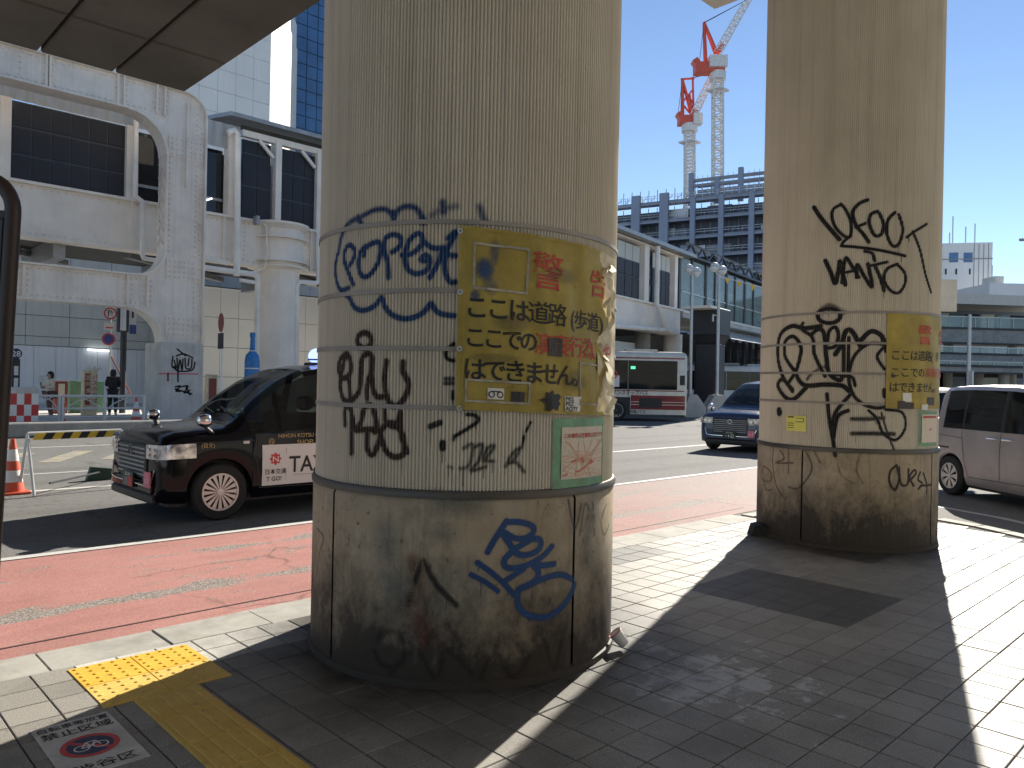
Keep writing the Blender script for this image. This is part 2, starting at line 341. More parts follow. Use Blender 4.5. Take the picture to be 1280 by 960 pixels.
# vehicles
def carpaint(name, c, metal=0, rough=.22, spec=.5, coat=.35):
    t = NT(name); t.color(t.ramp(t.noise(3, 4), [(.35, tuple(x*.85 for x in c)), (.65, c)])); t.set(t.math('ADD', t.math('MULTIPLY', t.noise(8, 5), .12), rough-.06), metal, spec, coat); t.b.inputs['Coat Roughness'].default_value = .05
carpaint('paint_indigo', (.003, .0035, .007), 0, .14, .25, .12); carpaint('paint_navy', (.016, .030, .085)); carpaint('paint_mauve', (.405, .365, .36), .35, .34); carpaint('paint_black', (.012, .012, .014)); carpaint('bus_cream', (.70, .67, .58)); carpaint('bus_red', (.23, .02, .028)); carpaint('bus_white', (.68, .68, .66))
simple('rubber', (.018, .018, .018), .8, var=.3); simple('plastic_black', (.02, .02, .022), .5); simple('chrome', (.72, .72, .72), .14, 1.0, var=.05); simple('hubcap', (.52, .52, .52), .3, .8, var=.06)
t = NT('lamp_lens'); t.color(t.ramp(t.noise(11, 2, .5), [(.36, (.22, .22, .23)), (.5, (.55, .56, .57)), (.64, (.86, .87, .88))])); t.set(.1, .25, .6, .8); simple('interior_dark', (.05, .05, .052), .8); simple('dash_pale', (.55, .55, .53), .7); simple('lamp_red', (.5, .03, .03), .2, coat=.6); simple('lamp_clear', (.75, .72, .72), .15, coat=.6)
simple('sign_white', (.74, .73, .71), .4, var=.04); simple('pink_sticker', (.72, .20, .25), .5); simple('gold_ink', (.52, .38, .16), .5); simple('plate_green', (.02, .05, .035), .5); simple('seat_grey', (.10, .10, .11), .8)
emit('roof_lamp', (.30, .42, 1.0), 1.1, (.6, .7, .95)); emit('tube_light', (.9, .95, 1), 1.3); emit('green_led', (.1, .9, .4), .7)
simple('sign_red', (.55, .05, .045), .5); simple('sign_blue', (.03, .06, .26), .45); simple('sign_navy', (.02, .025, .08), .45); simple('sign_brown', (.28, .06, .045), .6, dirt=.3)
simple('cone_red', (.66, .10, .045), .55, var=.15, dirt=.2); simple('tape_yellow', (.72, .50, .05), .5); simple('tarp_blue', (.03, .19, .48), .45, var=.25, scale=8); simple('flag_yellow', (.80, .46, .02), .6)
simple('crane_red', (.62, .10, .06), .5); simple('crane_white', (.66, .66, .66), .5); simple('steel_blue', (.25, .295, .39), .55, var=.12, scale=.2); simple('slab_grey', (.26, .28, .32), .8, scale=.2); simple('mesh_dark', (.10, .125, .18), .7, var=.25, scale=.35)
simple('skin', (.52, .33, .24), .55, var=.05); simple('hair_dark', (.02, .016, .014), .6); simple('coat_cream', (.66, .60, .50), .85, var=.12, scale=14); simple('cloth_black', (.025, .025, .028), .85); simple('cloth_brown', (.14, .07, .055), .85); simple('shoe', (.5, .5, .5), .6)

# ================================================================== GROUND
ROADZ = -.02
rd = struct(MB().quad((-600, -600, ROADZ), (1400, -600, ROADZ), (1400, 1400, ROADZ), (-600, 1400, ROADZ)).build('road', 'asphalt'))
def strip(name, pts, wdt, z, mat, closed=False):
    mb = MB(); pts = [Vector((p[0], p[1], 0)) for p in pts]
    v = []
    for i, p in enumerate(pts):
        d = (pts[min(i+1, len(pts)-1)]-pts[max(i-1, 0)]).normalized(); n = Vector((-d.y, d.x, 0))
        v += [(p.x+n.x*wdt/2, p.y+n.y*wdt/2, z), (p.x-n.x*wdt/2, p.y-n.y*wdt/2, z)]
    mb.add(v, [(2*i, 2*i+1, 2*i+3, 2*i+2) for i in range(len(pts)-1)])
    return struct(mb.build(name, mat))
struct(MB().quad((-60, 4.80, ROADZ+.004), (70, 4.80, ROADZ+.004), (70, 7.33, ROADZ+.004), (-60, 7.33, ROADZ+.004)).build('red_bus_lane', 'red_paving'))
strip('lane_joint', [(-60, 5.0), (9, 5.0)], .014, ROADZ+.008, 'seam_dark')
strip('road_marking', [(-60, 7.40), (70, 7.40)], .11, ROADZ+.008, 'road_paint')
strip('road_marking', [(9.5, 11.15), (70, 11.3)], .14, ROADZ+.004, 'road_paint')
strip('road_marking', [(-30, 11.55), (7, 11.55)], .14, ROADZ+.004, 'road_paint')
strip('road_marking', [(-30, 13.1), (9, 13.6)], .10, ROADZ+.004, 'road_paint')
strip('road_marking', [(-30, 18.4), (10, 18.4)], .12, ROADZ+.004, 'road_paint')
for k in range(5):   # faded yellow bus-bay hatching
    strip('bus_bay_marking', [(2.5+k*1.0, 15.2), (3.6+k*1.0, 17.2)], .35, ROADZ+.004, 'road_paint_yellow')
strip('road_marking', [(9.6, 4.9), (11.5, 3.9), (10.9, 2.6), (9.8, 1.0)], .12, ROADZ+.004, 'road_paint')
# utility covers in the red lane
mb = MB().cyl(0, 0, 0, .006, .33, 32); cov = tag(mb.build('manhole_cover', 'steel_grey'), 'round iron cover set in the road beyond the taxi shadow', 'manhole cover'); cov.location = (1.2, 12.3, ROADZ+.001)

# sidewalk outline (counter-clockwise)
nose = [(8.3, 4.5), (8.9, 4.42), (9.4, 4.2), (9.75, 3.85), (9.92, 3.45), (9.95, 3.05), (9.8, 2.6), (9.45, 2.0), (8.9, 1.2), (7.6, -.7), (5.5, -3.8), (3.5, -6.8)]
OUT = [(-14, 4.5)] + nose + [(-14, -6.8)]
def inside(x, y):
    c_ = False; n_ = len(OUT)
    for i in range(n_):
        (x1, y1), (x2, y2) = OUT[i], OUT[(i+1) % n_]
        if (y1 > y) != (y2 > y) and x < (x2-x1)*(y-y1)/(y2-y1)+x1: c_ = not c_
    return c_
sw = struct(MB().prism(OUT[::-1], 'z', -.3, -.006).build('sidewalk', 'grout'))
# tiles: near ones are objects, the rest one mesh
DARK = [(4.95, 5.86, 1.95, 3.16), (5.1, 5.86, 4.0, 4.5), (7.2, 8.5, 4.0, 4.5), (6.95, 8.6, 2.55, 3.2)]
PALE = [(1.2, 2.35, 4.2, 4.5), (1.6, 2.35, 4.0, 4.3)]
def inr(L, x, y): return any(a < x < b and c < y < d for a, b, c, d in L)
P1 = (3.05, 3.55, .895); P2 = (8.10, 3.36, .866)
def tile_verts(g=.0055, b=.003, h=.1985/2):
    a = .1-g/2; return [(-a, -a, -.012), (a, -a, -.012), (a, a, -.012), (-a, a, -.012), (-a, -a, -b), (a, -a, -b), (a, a, -b), (-a, a, -b), (-a+b, -a+b, 0), (a-b, -a+b, 0), (a-b, a-b, 0), (-a+b, a-b, 0)]
TF = [(8, 9, 10, 11)] + [(4*k+j, 4*k+(j+1) % 4, 4*k+4+(j+1) % 4, 4*k+4+j) for k in range(2) for j in range(4)]
tmesh = {}
for mname in ('tile_grey', 'tile_dark', 'tile_pale'):
    me = bpy.data.meshes.new('paving_tile'); me.from_pydata(tile_verts(), [], TF); me.materials.append(M[mname]); tmesh[mname] = me
cand = []
for i in range(-60, 60):
    for j in range(-40, 25):
        x, y = .155+.2*i+.1, .025+.2*j+.1
        if not all(inside(x+a, y+b) for a in (-.1, .1) for b in (-.1, .095)): continue
        if any(math.hypot(x-p[0], y-p[1]) < p[2]-.16 for p in (P1, P2)): continue
        mn = 'tile_dark' if inr(DARK, x, y) else 'tile_pale' if inr(PALE, x, y) else 'tile_grey'
        v = Vector((x, y, -CAM_H)); zc = v.dot(_fw); vis = False
        if zc > .5:
            px, py = 640+FPX*v.dot(_rt)/zc, 480-FPX*v.dot(_up)/zc; vis = -10 < px < 1290 and py < 975
            if vis and math.hypot(x-P1[0], y-P1[1]) > 1.0 and math.hypot(x, y) > math.hypot(P1[0], P1[1])-.4 and 400 < px < 755 and py < 850: vis = False
        cand.append((not vis, x*x+y*y, x, y, mn))
cand.sort()
rest = {k: MB() for k in tmesh}
rr = random.Random(3)
for k, (_, _, x, y, mn) in enumerate(cand):
    dz = rr.uniform(-.0012, .0012); tx, ty = rr.uniform(-.004, .004), rr.uniform(-.004, .004)
    if k < 300:
        o = bpy.data.objects.new('paving_tile', tmesh[mn]); col.objects.link(o); o.parent = sw
        o.location = (x, y, dz); o.rotation_euler = (tx, ty, 0)
    else:
        rest[mn].add([(a+x, b+y, c_+dz+a*-ty+b*tx) for a, b, c_ in tile_verts()], TF)
for mn, mb in rest.items():
    if mb.v: mb.build('paving_tiles', mn, sw, kind='stuff')
# kerb / gutter stones
def kerb_run(pts, wd, ln, z0, z1, par):
    segs = []; 
    for a, b in zip(pts[:-1], pts[1:]):
        a, b = Vector((*a, 0)), Vector((*b, 0)); n = max(1, round((b-a).length/ln))
        for k in range(n): segs.append((a.lerp(b, k/n), a.lerp(b, (k+1)/n)))
    for a, b in segs:
        d = (b-a).normalized(); n = Vector((-d.y, d.x, 0)); g = d*.0025; a2, b2 = a+g, b-g; bv = .005
        q = [a2, b2, b2+n*wd, a2+n*wd]; qi = [a2+(d+n)*bv, b2+(-d+n)*bv, b2+n*(wd-bv)-d*bv, a2+n*(wd-bv)+d*bv]
        zz = z1+rr.uniform(-.004, .004)
        v = [(p.x, p.y, z0) for p in q]+[(p.x, p.y, zz-bv) for p in q]+[(p.x, p.y, zz) for p in qi]
        MB().add(v, TF).build('kerb_stone', 'kerb_concrete', par)
kerb_run([(-8, 4.43), (8.3, 4.43)], .345, .6, -.12, -.002, sw)
kerb_run([(-8, 4.78), (8.3, 4.78)], .05, 2.0, -.12, -.014, sw)
kerb_run(nose[::-1][4:], -.16, .4, -.12, .012, sw)

# tactile paving: two rows of dots, then the bar strip toward the camera
tac = struct(bpy.data.objects.new('tactile_path', None)); col.objects.link(tac)
def dot_block(x, y, mat):
    mb = MB().box(x+.0015, y+.0015, -.003, x+.2985, y+.2985, .006, .002)
    for i in range(5):
        for j in range(5): mb.lathe([(.0115, 0), (.010, .004), (.0055, .0055), (.001, .0056)], 8, (x+.03+.06*i, y+.03+.06*j, .0055))
    mb.build('tactile_block', mat, tac)
def bar_block(x, y, mat):
    mb = MB().box(x+.0015, y+.0015, -.003, x+.2985, y+.2985, .006, .002)
    for i in range(4): mb.box(x+.0375+.075*i-.014, y+.008, .004, x+.0375+.075*i+.014, y+.292, .0108, .004)
    mb.build('tactile_block', mat, tac)
for i in range(2):
    dot_block(1.11+.3*i, 4.07, 'tactile_yellow'); dot_block(1.11+.3*i, 3.77, 'tactile_worn')
for k in range(9): bar_block(1.235, 3.465-.3*k, 'tactile_worn')
# printed no-parking notice stuck to the paving
fl = thing('floor_sign', 'printed no bicycle parking notice stuck on the paving beside the yellow blocks', 'floor sign', (.81, 3.17, .003))
simple('floor_print', (.58, .56, .52), .7, var=.12, scale=12, dirt=.55, dirtc=(.2, .18, .16))
MB().box(0, 0, -.002, .30, .55, .0015).build('sheet', 'floor_print', fl)
fz = lambda h: (lambda u, v: (u, v, h))
for s_, z_, x_, y_, o_, w_ in (('自転車等放置', .052, .15, .485, .008, .9), ('禁止区域', .072, .15, .405, .012, .95), ('渋谷区', .07, .155, .035, .012, 1.1)): text_mb(MB(), s_, fz(.0025), z_, x_, y_, o_, 'CENTER', w_).build('lettering', 'ink_black', fl)
MB().lathe([(.086, .0022), (.001, .0022)], 32, (.15, .25, 0)).build('disc', 'sign_navy', fl)
mb = MB().lathe([(.108, .0026), (.086, .0026)], 32, (.15, .25, 0)); mb.quad((.085, .305, .0026), (.10, .315, .0026), (.215, .195, .0026), (.20, .185, .0026)); mb.build('prohibition_ring', 'sign_red', fl)
mb = MB()
for cx_ in (.115, .185): mb.lathe([(.03, .0031), (.024, .0031)], 20, (cx_, .235, 0))
for a, b in (((.115, .235), (.14, .28)), ((.14, .28), (.175, .28)), ((.175, .28), (.185, .235)), ((.15, .235), (.14, .28)), ((.15, .235), (.175, .28)), ((.115, .235), (.15, .235))): mb.bar((*a, .0033), (*b, .0033), .006, .0006)
mb.build('bicycle_mark', 'sticker_white', fl)

# ================================================================== DECKS
SOF = 8.0
dk = thing('elevated_road', 'dark concrete soffit of the elevated road at the upper left', 'overpass', (0, 12, SOF))
xa, yf = at(240, 111, z=SOF).x, 17.85
j1, j2 = at(72, 38, z=SOF).x, at(151, 84, z=SOF).x
js = sorted([xa, j2, j1]+[j1-(j2-j1)*k for k in range(1, 9)])
for a, b in zip(js[:-1], js[1:]):
    for y0, y1 in ((7.75, 11.4), (11.44, 15.6), (15.66, yf)):
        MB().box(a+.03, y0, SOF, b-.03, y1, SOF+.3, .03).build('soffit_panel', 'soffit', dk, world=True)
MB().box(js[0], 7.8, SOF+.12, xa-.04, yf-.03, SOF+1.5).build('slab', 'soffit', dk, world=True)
MB().box(js[0], 7.5, SOF+1.5, xa-.1, yf-.15, SOF+2.6).build('parapet', 'concrete', dk, world=True)
db = thing('elevated_road', 'pale panelled underside of the overpass carried by the two round pillars, widened behind the camera to block skylight', 'overpass', (5, 3.6, SOF))
bx, by = at(893, 12, z=SOF).x, at(893, 12, z=SOF).y
for k in range(14):
    x1 = bx-2.4*k
    for y0, y1 in ((-7.0, -4.7), (-4.68, -2.3), (-2.28, .08), (.1, 2.4), (2.42, 4.76), (4.78, by)):  # unseen rows behind the camera added to cut skylight on the pillars
        MB().box(x1-2.37, y0, SOF, x1, y1, SOF+.14, .012).build('soffit_panel', 'fascia_pale', db, world=True)
MB().box(bx-33.6, -6.9, SOF+.1, bx-.06, by-.06, SOF+1.6).build('slab', 'soffit', db, world=True)

# ================================================================== PILLARS
RIBS, CPR = 296, 6
rd_ = random.Random(21)
PROF = np.array([0, .60, .93, 1.0, .93, .60])*.016
def pxcyl(P, rad, px, py):
    r = ray(px, py); a = r.x*r.x+r.y*r.y; b = -2*(r.x*P[0]+r.y*P[1]); c_ = P[0]**2+P[1]**2-rad*rad
    D = b*b-4*a*c_
    k = (-b-math.sqrt(D))/(2*a) if D > 0 else -b/(2*a)
    p = Vector((0, 0, CAM_H))+r*k
    return math.atan2(p.y-P[1], p.x-P[0]) % (2*math.pi), p.z
def smooth_path(pts, n=8):
    if len(pts) == 2: pts = [pts[0], tuple((np.array(pts[0])+np.array(pts[1]))/2), pts[1]]
    p = np.array([pts[0]]+list(pts)+[pts[-1]], float); o = []
    for i in range(1, len(p)-2):
        for k in range(n):
            t_ = k/n; o.append(.5*((2*p[i])+(-p[i-1]+p[i+1])*t_+(2*p[i-1]-5*p[i]+4*p[i+1]-p[i+2])*t_*t_+(-p[i-1]+3*p[i]-3*p[i+1]+p[i+2])*t_**3))
    o.append(p[-2]); return np.array(o)
class Pillar:
    def __init__(s, P, label, seams_px, ztop_plinth):
        s.P = P; s.zp = ztop_plinth; s.rc = P[2]-.026; s.rp = P[2]
        s.o = thing('overpass_pillar', label, 'pillar', (P[0], P[1], 0), 0, 'round pillars of the overpass')
        # ribbed cladding
        n = RIBS*CPR; zs = [s.zp, s.zp+.02, 2.2, 3.4, 5.2, SOF+.05]; ang = np.arange(n)*2*math.pi/n; rad = s.rc+np.tile(PROF, RIBS)
        v = np.concatenate([np.stack([np.cos(ang)*rad, np.sin(ang)*rad, np.full(n, z)], 1) for z in zs]); i = np.arange(n); j = (i+1) % n
        f = np.concatenate([np.stack([i+k*n, j+k*n, j+(k+1)*n, i+(k+1)*n], 1) for k in range(len(zs)-1)])
        me = bpy.data.meshes.new('ribbed_cladding'); me.from_pydata(v.tolist(), [], f.tolist()); finish('ribbed_cladding', me, 'ribbed_cladding', s.o, True, None, 180)
        MB().lathe([(s.rp-.03, 0), (s.rp-.03, s.zp+.1)], 96).build('core', 'seam_dark', s.o, True)
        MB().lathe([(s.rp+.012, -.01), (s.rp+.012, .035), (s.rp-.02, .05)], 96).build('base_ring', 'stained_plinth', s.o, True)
        MB().lathe([(s.rc-.01, s.zp-.03), (s.rp+.008, s.zp-.03), (s.rp+.010, s.zp-.008), (s.rp+.002, s.zp+.008), (s.rc-.01, s.zp+.014)], 160).build('steel_band', 'band_steel', s.o, True)
        th = sorted(pxcyl(P, s.rp, x, y)[0] for x, y in seams_px); step = th[-1]-th[0]
        if step > math.pi: th = [th[1]-2*math.pi, th[0]]; step = th[1]-th[0]
        nrest = max(1, round((2*math.pi-step)/step)); th = th+[th[1]+(2*math.pi-step)*k/nrest for k in range(1, nrest)]
        th = th+[th[0]+2*math.pi]; g = .008/s.rp
        for a, b in zip(th[:-1], th[1:]):
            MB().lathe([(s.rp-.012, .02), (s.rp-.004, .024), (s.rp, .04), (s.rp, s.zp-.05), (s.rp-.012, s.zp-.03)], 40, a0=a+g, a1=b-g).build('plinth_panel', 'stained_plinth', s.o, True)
    def straps(s, zs):
        for z in zs:
            r0 = s.rc+.0155; o = MB().lathe([(r0, -.011), (r0+.006, -.011), (r0+.006, .011), (r0, .011), (r0, -.011)], 120).build('strap', 'strap_grey', s.o, True)
            o.location = (0, 0, z); o.rotation_euler = (rr.uniform(-.006, .006), rr.uniform(-.006, .006), 0)
    def radius_at(s, th, z):
        k = (th/(2*math.pi)*RIBS*CPR) % CPR
        pr = np.interp(k, np.arange(CPR+1), np.append(PROF, PROF[0]))
        return np.where(z > s.zp-.012, s.rc+pr, s.rp)
    def paint(s, strokes, mat, label=None, seam=.0012):
        """strokes: (pixel polyline, width m, softness m[, alpha])"""
        da = 2*math.pi/(RIBS*CPR); dz = .0045; S = []
        for st in strokes:
            pts, wd, sf = st[:3]; al = st[3] if len(st) > 3 else 1.0
            q = np.array([pxcyl(s.P, s.rc+.012, *p) for p in pts]); q[:, 0] = np.unwrap(q[:, 0]); q = smooth_path(q); S.append((q, wd, sf, al)); S.append((q, wd*1.1, .028, al*.13))
            for _ in range(rd_.choice([0, 0, 1, 1, 2])):      # drips run down from the line
                p_ = q[rd_.randrange(len(q))]; S.append((np.array([p_, p_-np.array([0, rd_.uniform(.02, .09)])]), .004, .0015, al*.8))
        ref = S[0][0][0, 0]
        for q, *_ in S: q[:, 0] += 2*math.pi*np.round((ref-q[0, 0])/(2*math.pi))
        pad = max(wd/2+sf for _, wd, sf, _ in S)+.01
        a0 = min(q[:, 0].min() for q, *_ in S)-pad/s.rc; a1 = max(q[:, 0].max() for q, *_ in S)+pad/s.rc
        z0 = min(q[:, 1].min() for q, *_ in S)-pad; z1 = max(q[:, 1].max() for q, *_ in S)+pad
        ia = np.arange(math.floor(a0/da), math.ceil(a1/da)+1); zz = np.arange(z0, z1+dz, dz)
        A, Z = np.meshgrid(ia*da, zz, indexing='ij'); al_map = np.zeros_like(A)
        for q, wd, sf, al in S:
            pw = wd/2+sf
            for (pa, pz), (qa, qz) in zip(q[:-1], q[1:]):
                i0 = max(0, int((min(pa, qa)-pw/s.rc)/da-ia[0])); i1 = min(len(ia), int((max(pa, qa)+pw/s.rc)/da-ia[0])+2)
                k0 = max(0, int((min(pz, qz)-pw-z0)/dz)); k1 = min(len(zz), int((max(pz, qz)+pw-z0)/dz)+2)
                sa = (A[i0:i1, k0:k1]-pa)*s.rc; sz = Z[i0:i1, k0:k1]-pz; da_, dz_ = (qa-pa)*s.rc, qz-pz; L2 = da_*da_+dz_*dz_+1e-9
                t_ = np.clip((sa*da_+sz*dz_)/L2, 0, 1); d = np.hypot(sa-t_*da_, sz-t_*dz_)
                e = np.clip((wd/2+sf-d)/(2*sf+1e-6), 0, 1); e = e*e*(3-2*e)*al
                al_map[i0:i1, k0:k1] = np.maximum(al_map[i0:i1, k0:k1], e)
        na, nz = A.shape; keep = np.maximum.reduce([al_map[:-1, :-1], al_map[1:, :-1], al_map[:-1, 1:], al_map[1:, 1:]]) > .04
        rad = s.radius_at(A % (2*math.pi), Z)+.0015
        V = np.stack([np.cos(A)*rad, np.sin(A)*rad, Z], 2).reshape(-1, 3); idx = np.arange(na*nz).reshape(na, nz)
        F = np.stack([idx[:-1, :-1], idx[1:, :-1], idx[1:, 1:], idx[:-1, 1:]], 2)[keep]
        used = np.unique(F); mp = np.zeros(na*nz, int); mp[used] = np.arange(len(used))
        me = bpy.data.meshes.new('graffiti'); me.from_pydata(V[used].tolist(), [], mp[F].tolist())
        at_ = me.attributes.new('alpha', 'FLOAT', 'POINT'); at_.data.foreach_set('value', al_map.reshape(-1)[used].astype(np.float32))
        o = finish('graffiti', me, mat, s.o, True, None, 180)
        if label: o['label'] = label
        return o
pl1 = Pillar(P1, 'near round ribbed pillar with torn yellow warning banner and blue spray tags', [(416, 700), (717, 700)], .965)
pl2 = Pillar(P2, 'far round ribbed pillar with big black spray tags and small banner', [(1002, 620), (1164, 620)], .955)
zp1 = lambda px, py: pxcyl(P1, pl1.rc, px, py)[1]
zp2 = lambda px, py: pxcyl(P2, pl2.rc, px, py)[1]
pl1.straps([zp1(500, 280), zp1(500, 364), zp1(500, 434), zp1(500, 509)])
pl2.straps([zp2(1030, 391), zp2(1030, 430), zp2(1030, 466), zp2(1030, 503)])
def ell(cx, cy, rx, ry, a0=0, a1=360, n=10, tilt=0):
    c_, s_ = math.cos(R(tilt)), math.sin(R(tilt)); o = []
    for i in range(n+1):
        a = R(a0+(a1-a0)*i/n); x, y = rx*math.cos(a), ry*math.sin(a); o.append((cx+x*c_-y*s_, cy+x*s_+y*c_))
    return o
def zm(k, ox, oy, *pts): return [(ox+a*k, oy+b*k) for a, b in pts]
z3 = lambda *p: zm(210/1120, 410, 240, *p)      # traced over enlarged crops of the photograph
z4 = lambda *p: zm(210/916, 410, 400, *p)
z5 = lambda *p: zm(200/1129, 570, 620, *p)
z6 = lambda *p: zm(260/998, 940, 370, *p)
z7 = lambda *p: zm(200/1200, 990, 230, *p)
W = .026
pl1.paint([(z3((75, 390), (95, 290), (140, 210), (225, 165), (300, 125), (380, 115), (430, 150)), W*.9, .012, .9),
  (z3((445, 165), (475, 115), (540, 95), (600, 120), (635, 195)), W, .012, .9), (z3((690, 155), (760, 115), (860, 95)), W*.8, .02, .6), (z3((765, 70), (770, 130)), .03, .015, .85),
  (z3((1010, 100), (1045, 195)), W, .018, .7), (z3((205, 170), (220, 205)), .03, .008), (z3((435, 140), (440, 170)), .034, .008), (z3((630, 170), (640, 205)), .03, .008),
  (z3((75, 390), (55, 470), (55, 570), (85, 650), (140, 640)), W*.9, .006), (z3((90, 670), (140, 700), (180, 770), (240, 790), (310, 760), (355, 705)), W, .006), (z3((360, 705), (390, 780), (450, 830), (530, 845), (620, 815), (685, 745)), W*1.05, .006), (z3((690, 745), (730, 800), (790, 820), (840, 825)), W, .006),
  (z3((170, 615), (140, 540), (110, 450), (120, 380), (150, 355), (180, 390), (170, 450), (145, 490)), W, .006), (z3((240, 425), (250, 380), (290, 345), (345, 340), (350, 420), (320, 500), (270, 560), (225, 555), (205, 480), (220, 400), (250, 365)), W, .006),
  (z3((405, 570), (400, 480), (375, 370), (385, 310), (430, 285), (480, 300), (480, 360), (430, 400)), W, .006), (z3((495, 420), (560, 410), (625, 350), (625, 290), (590, 280), (540, 330), (515, 420), (530, 510), (590, 545), (660, 520), (680, 450), (650, 420), (620, 450), (645, 460)), W, .006),
  (z3((640, 330), (690, 370), (750, 375)), W, .006), (z3((770, 370), (740, 460), (680, 570)), W, .006), (z3((800, 310), (850, 270), (790, 400), (780, 520), (810, 595), (850, 600)), W, .007), (z3((805, 420), (850, 425)), W, .006)], 'spray_blue', 'blue spray lettering inside a scalloped cloud outline')
w2 = .030
pl1.paint([(z4(*ell(200, 112, 38, 42, 0, 375)), w2, .007), (z4((100, 185), (70, 215), (60, 270), (80, 315), (120, 300), (125, 230), (100, 190), (70, 330), (75, 400), (95, 440), (120, 435), (120, 370), (115, 300)), w2, .006), (z4((130, 440), (170, 390), (180, 300), (185, 220), (210, 185), (240, 200), (235, 280), (215, 360), (215, 425)), w2, .006), (z4((240, 210), (240, 330), (260, 410), (295, 420)), w2, .006),
  (z4((320, 225), (310, 330), (325, 430), (370, 470), (420, 420), (440, 350), (410, 280), (410, 230)), w2, .006), (z4((95, 570), (95, 490), (120, 470), (150, 590), (180, 560), (200, 480), (240, 470), (265, 560), (255, 610)), w2, .006), (z4((130, 500), (130, 725)), w2, .007), (z4((150, 600), (280, 605), (265, 700), (240, 735), (215, 700), (215, 620)), w2, .006),
  (z4((310, 480), (320, 560), (370, 580), (395, 500)), w2*.8, .006), (z4((330, 560), (290, 610), (310, 700), (355, 745), (410, 730), (410, 640), (370, 570), (330, 560)), w2, .006), (z4((395, 510), (400, 620), (430, 720)), w2, .006), (z4((405, 730), (405, 800)), .006, .003, .6)], 'spray_brown', 'dark brown two-line spray tag on the left of the pillar')
pl1.paint([(z4((760, 515), (800, 520), (820, 545), (780, 580), (690, 635)), .018, .004), (z4((625, 670), (625, 700)), .03, .006), (z4((685, 130), (645, 170), (650, 210), (685, 222)), .018, .004), (z4((640, 320), (680, 320)), .02, .004, .7), (z4((640, 345), (680, 345)), .02, .004, .7), (z4((680, 390), (680, 430)), .014, .004),
  (z4((690, 640), (685, 655)), .012, .004), (z4((740, 700), (790, 680), (770, 790), (720, 810)), .012, .012, .8), (z4((790, 700), (840, 680), (820, 770), (780, 820), (860, 800)), .014, .010, .85), (z4((850, 770), (905, 690), (870, 700), (850, 760), (900, 770)), .014, .010, .85),
  ([(632, 583), (640, 568), (650, 560), (642, 575), (634, 580), (645, 578), (655, 590)], .014, .01, .8), ([(655, 545), (652, 560)], .012, .005), ([(663, 528), (657, 540)], .012, .004), ([(560, 583), (566, 585)], .01, .006, .6), (z4((560, 580), (610, 560)), .03, .005, .85)], 'spray_black', 'black spray marks under the yellow banner')
wb = .031
pl1.paint([(z5((220, 390), (270, 300), (350, 175)), wb, .003), (z5((350, 180), (440, 180), (530, 210), (530, 260), (470, 295), (400, 290), (340, 255)), wb, .003), (z5((320, 260), (370, 330), (420, 400), (500, 410), (575, 370), (585, 310), (530, 300), (440, 350), (400, 370)), wb, .003),
  (z5((400, 380), (340, 440), (340, 490), (400, 505), (500, 480), (600, 420), (665, 350)), wb, .003), (z5((520, 470), (600, 485), (680, 475)), wb, .003), (z5((150, 465), (240, 530), (320, 600), (400, 690)), wb*.9, .003), (z5((105, 550), (200, 600), (290, 665)), wb*.8, .003), (z5((330, 600), (400, 555), (470, 510)), wb*.9, .003),
  (z5((540, 490), (570, 530), (550, 590), (440, 650)), wb, .003), (z5((430, 660), (600, 580), (720, 550), (800, 580)), wb, .006), (z5((430, 660), (430, 760), (490, 830), (620, 850), (720, 790), (790, 700), (820, 620)), wb, .004)], 'spray_blue', 'blue spray tag on the stained plinth')
pl1.paint([([(517, 700), (522, 735), (510, 760)], .05, .04, .55), ([(525, 770), (532, 800)], .05, .05, .5)], 'spray_red', 'faded red spray on the plinth')
pl1.paint([([(530, 700), (520, 725), (512, 755)], .028, .01, .75), ([(530, 700), (545, 728), (570, 755)], .028, .01, .75), ([(475, 800), (480, 790), (500, 790), (508, 810), (500, 830), (480, 830), (470, 812)], .02, .016, .4), ([(680, 800), (690, 835), (700, 800)], .024, .016, .35),
  ([(490, 840), (520, 810), (545, 845), (560, 812), (590, 840)], .02, .018, .35), ([(600, 845), (620, 815), (640, 845), (660, 820)], .02, .018, .35)], 'spray_black', 'faded black spray along the foot of the plinth')
pl1.paint([([(708, 625), (716, 660), (724, 630)], .014, .007, .6), ([(726, 662), (733, 640), (728, 630), (722, 668)], .013, .007, .6), ([(738, 628), (740, 668)], .013, .007, .55), ([(755, 630), (748, 650), (752, 668), (758, 655)], .012, .007, .55), ([(400, 660), (408, 672), (403, 690), (399, 720)], .012, .005, .55)], 'spray_grey', 'grey scrawl at the right edge of the plinth')
pl1.paint([([(486, 665), (486, 690)], .10, .09, .4), ([(540, 665), (565, 668)], .04, .05, .35), ([(550, 628), (600, 632)], .06, .07, .4), ([(490, 720), (500, 745)], .10, .09, .35), ([(735, 650), (728, 700)], .05, .05, .35)], 'spray_teal', 'washed out teal patches on the plinth')
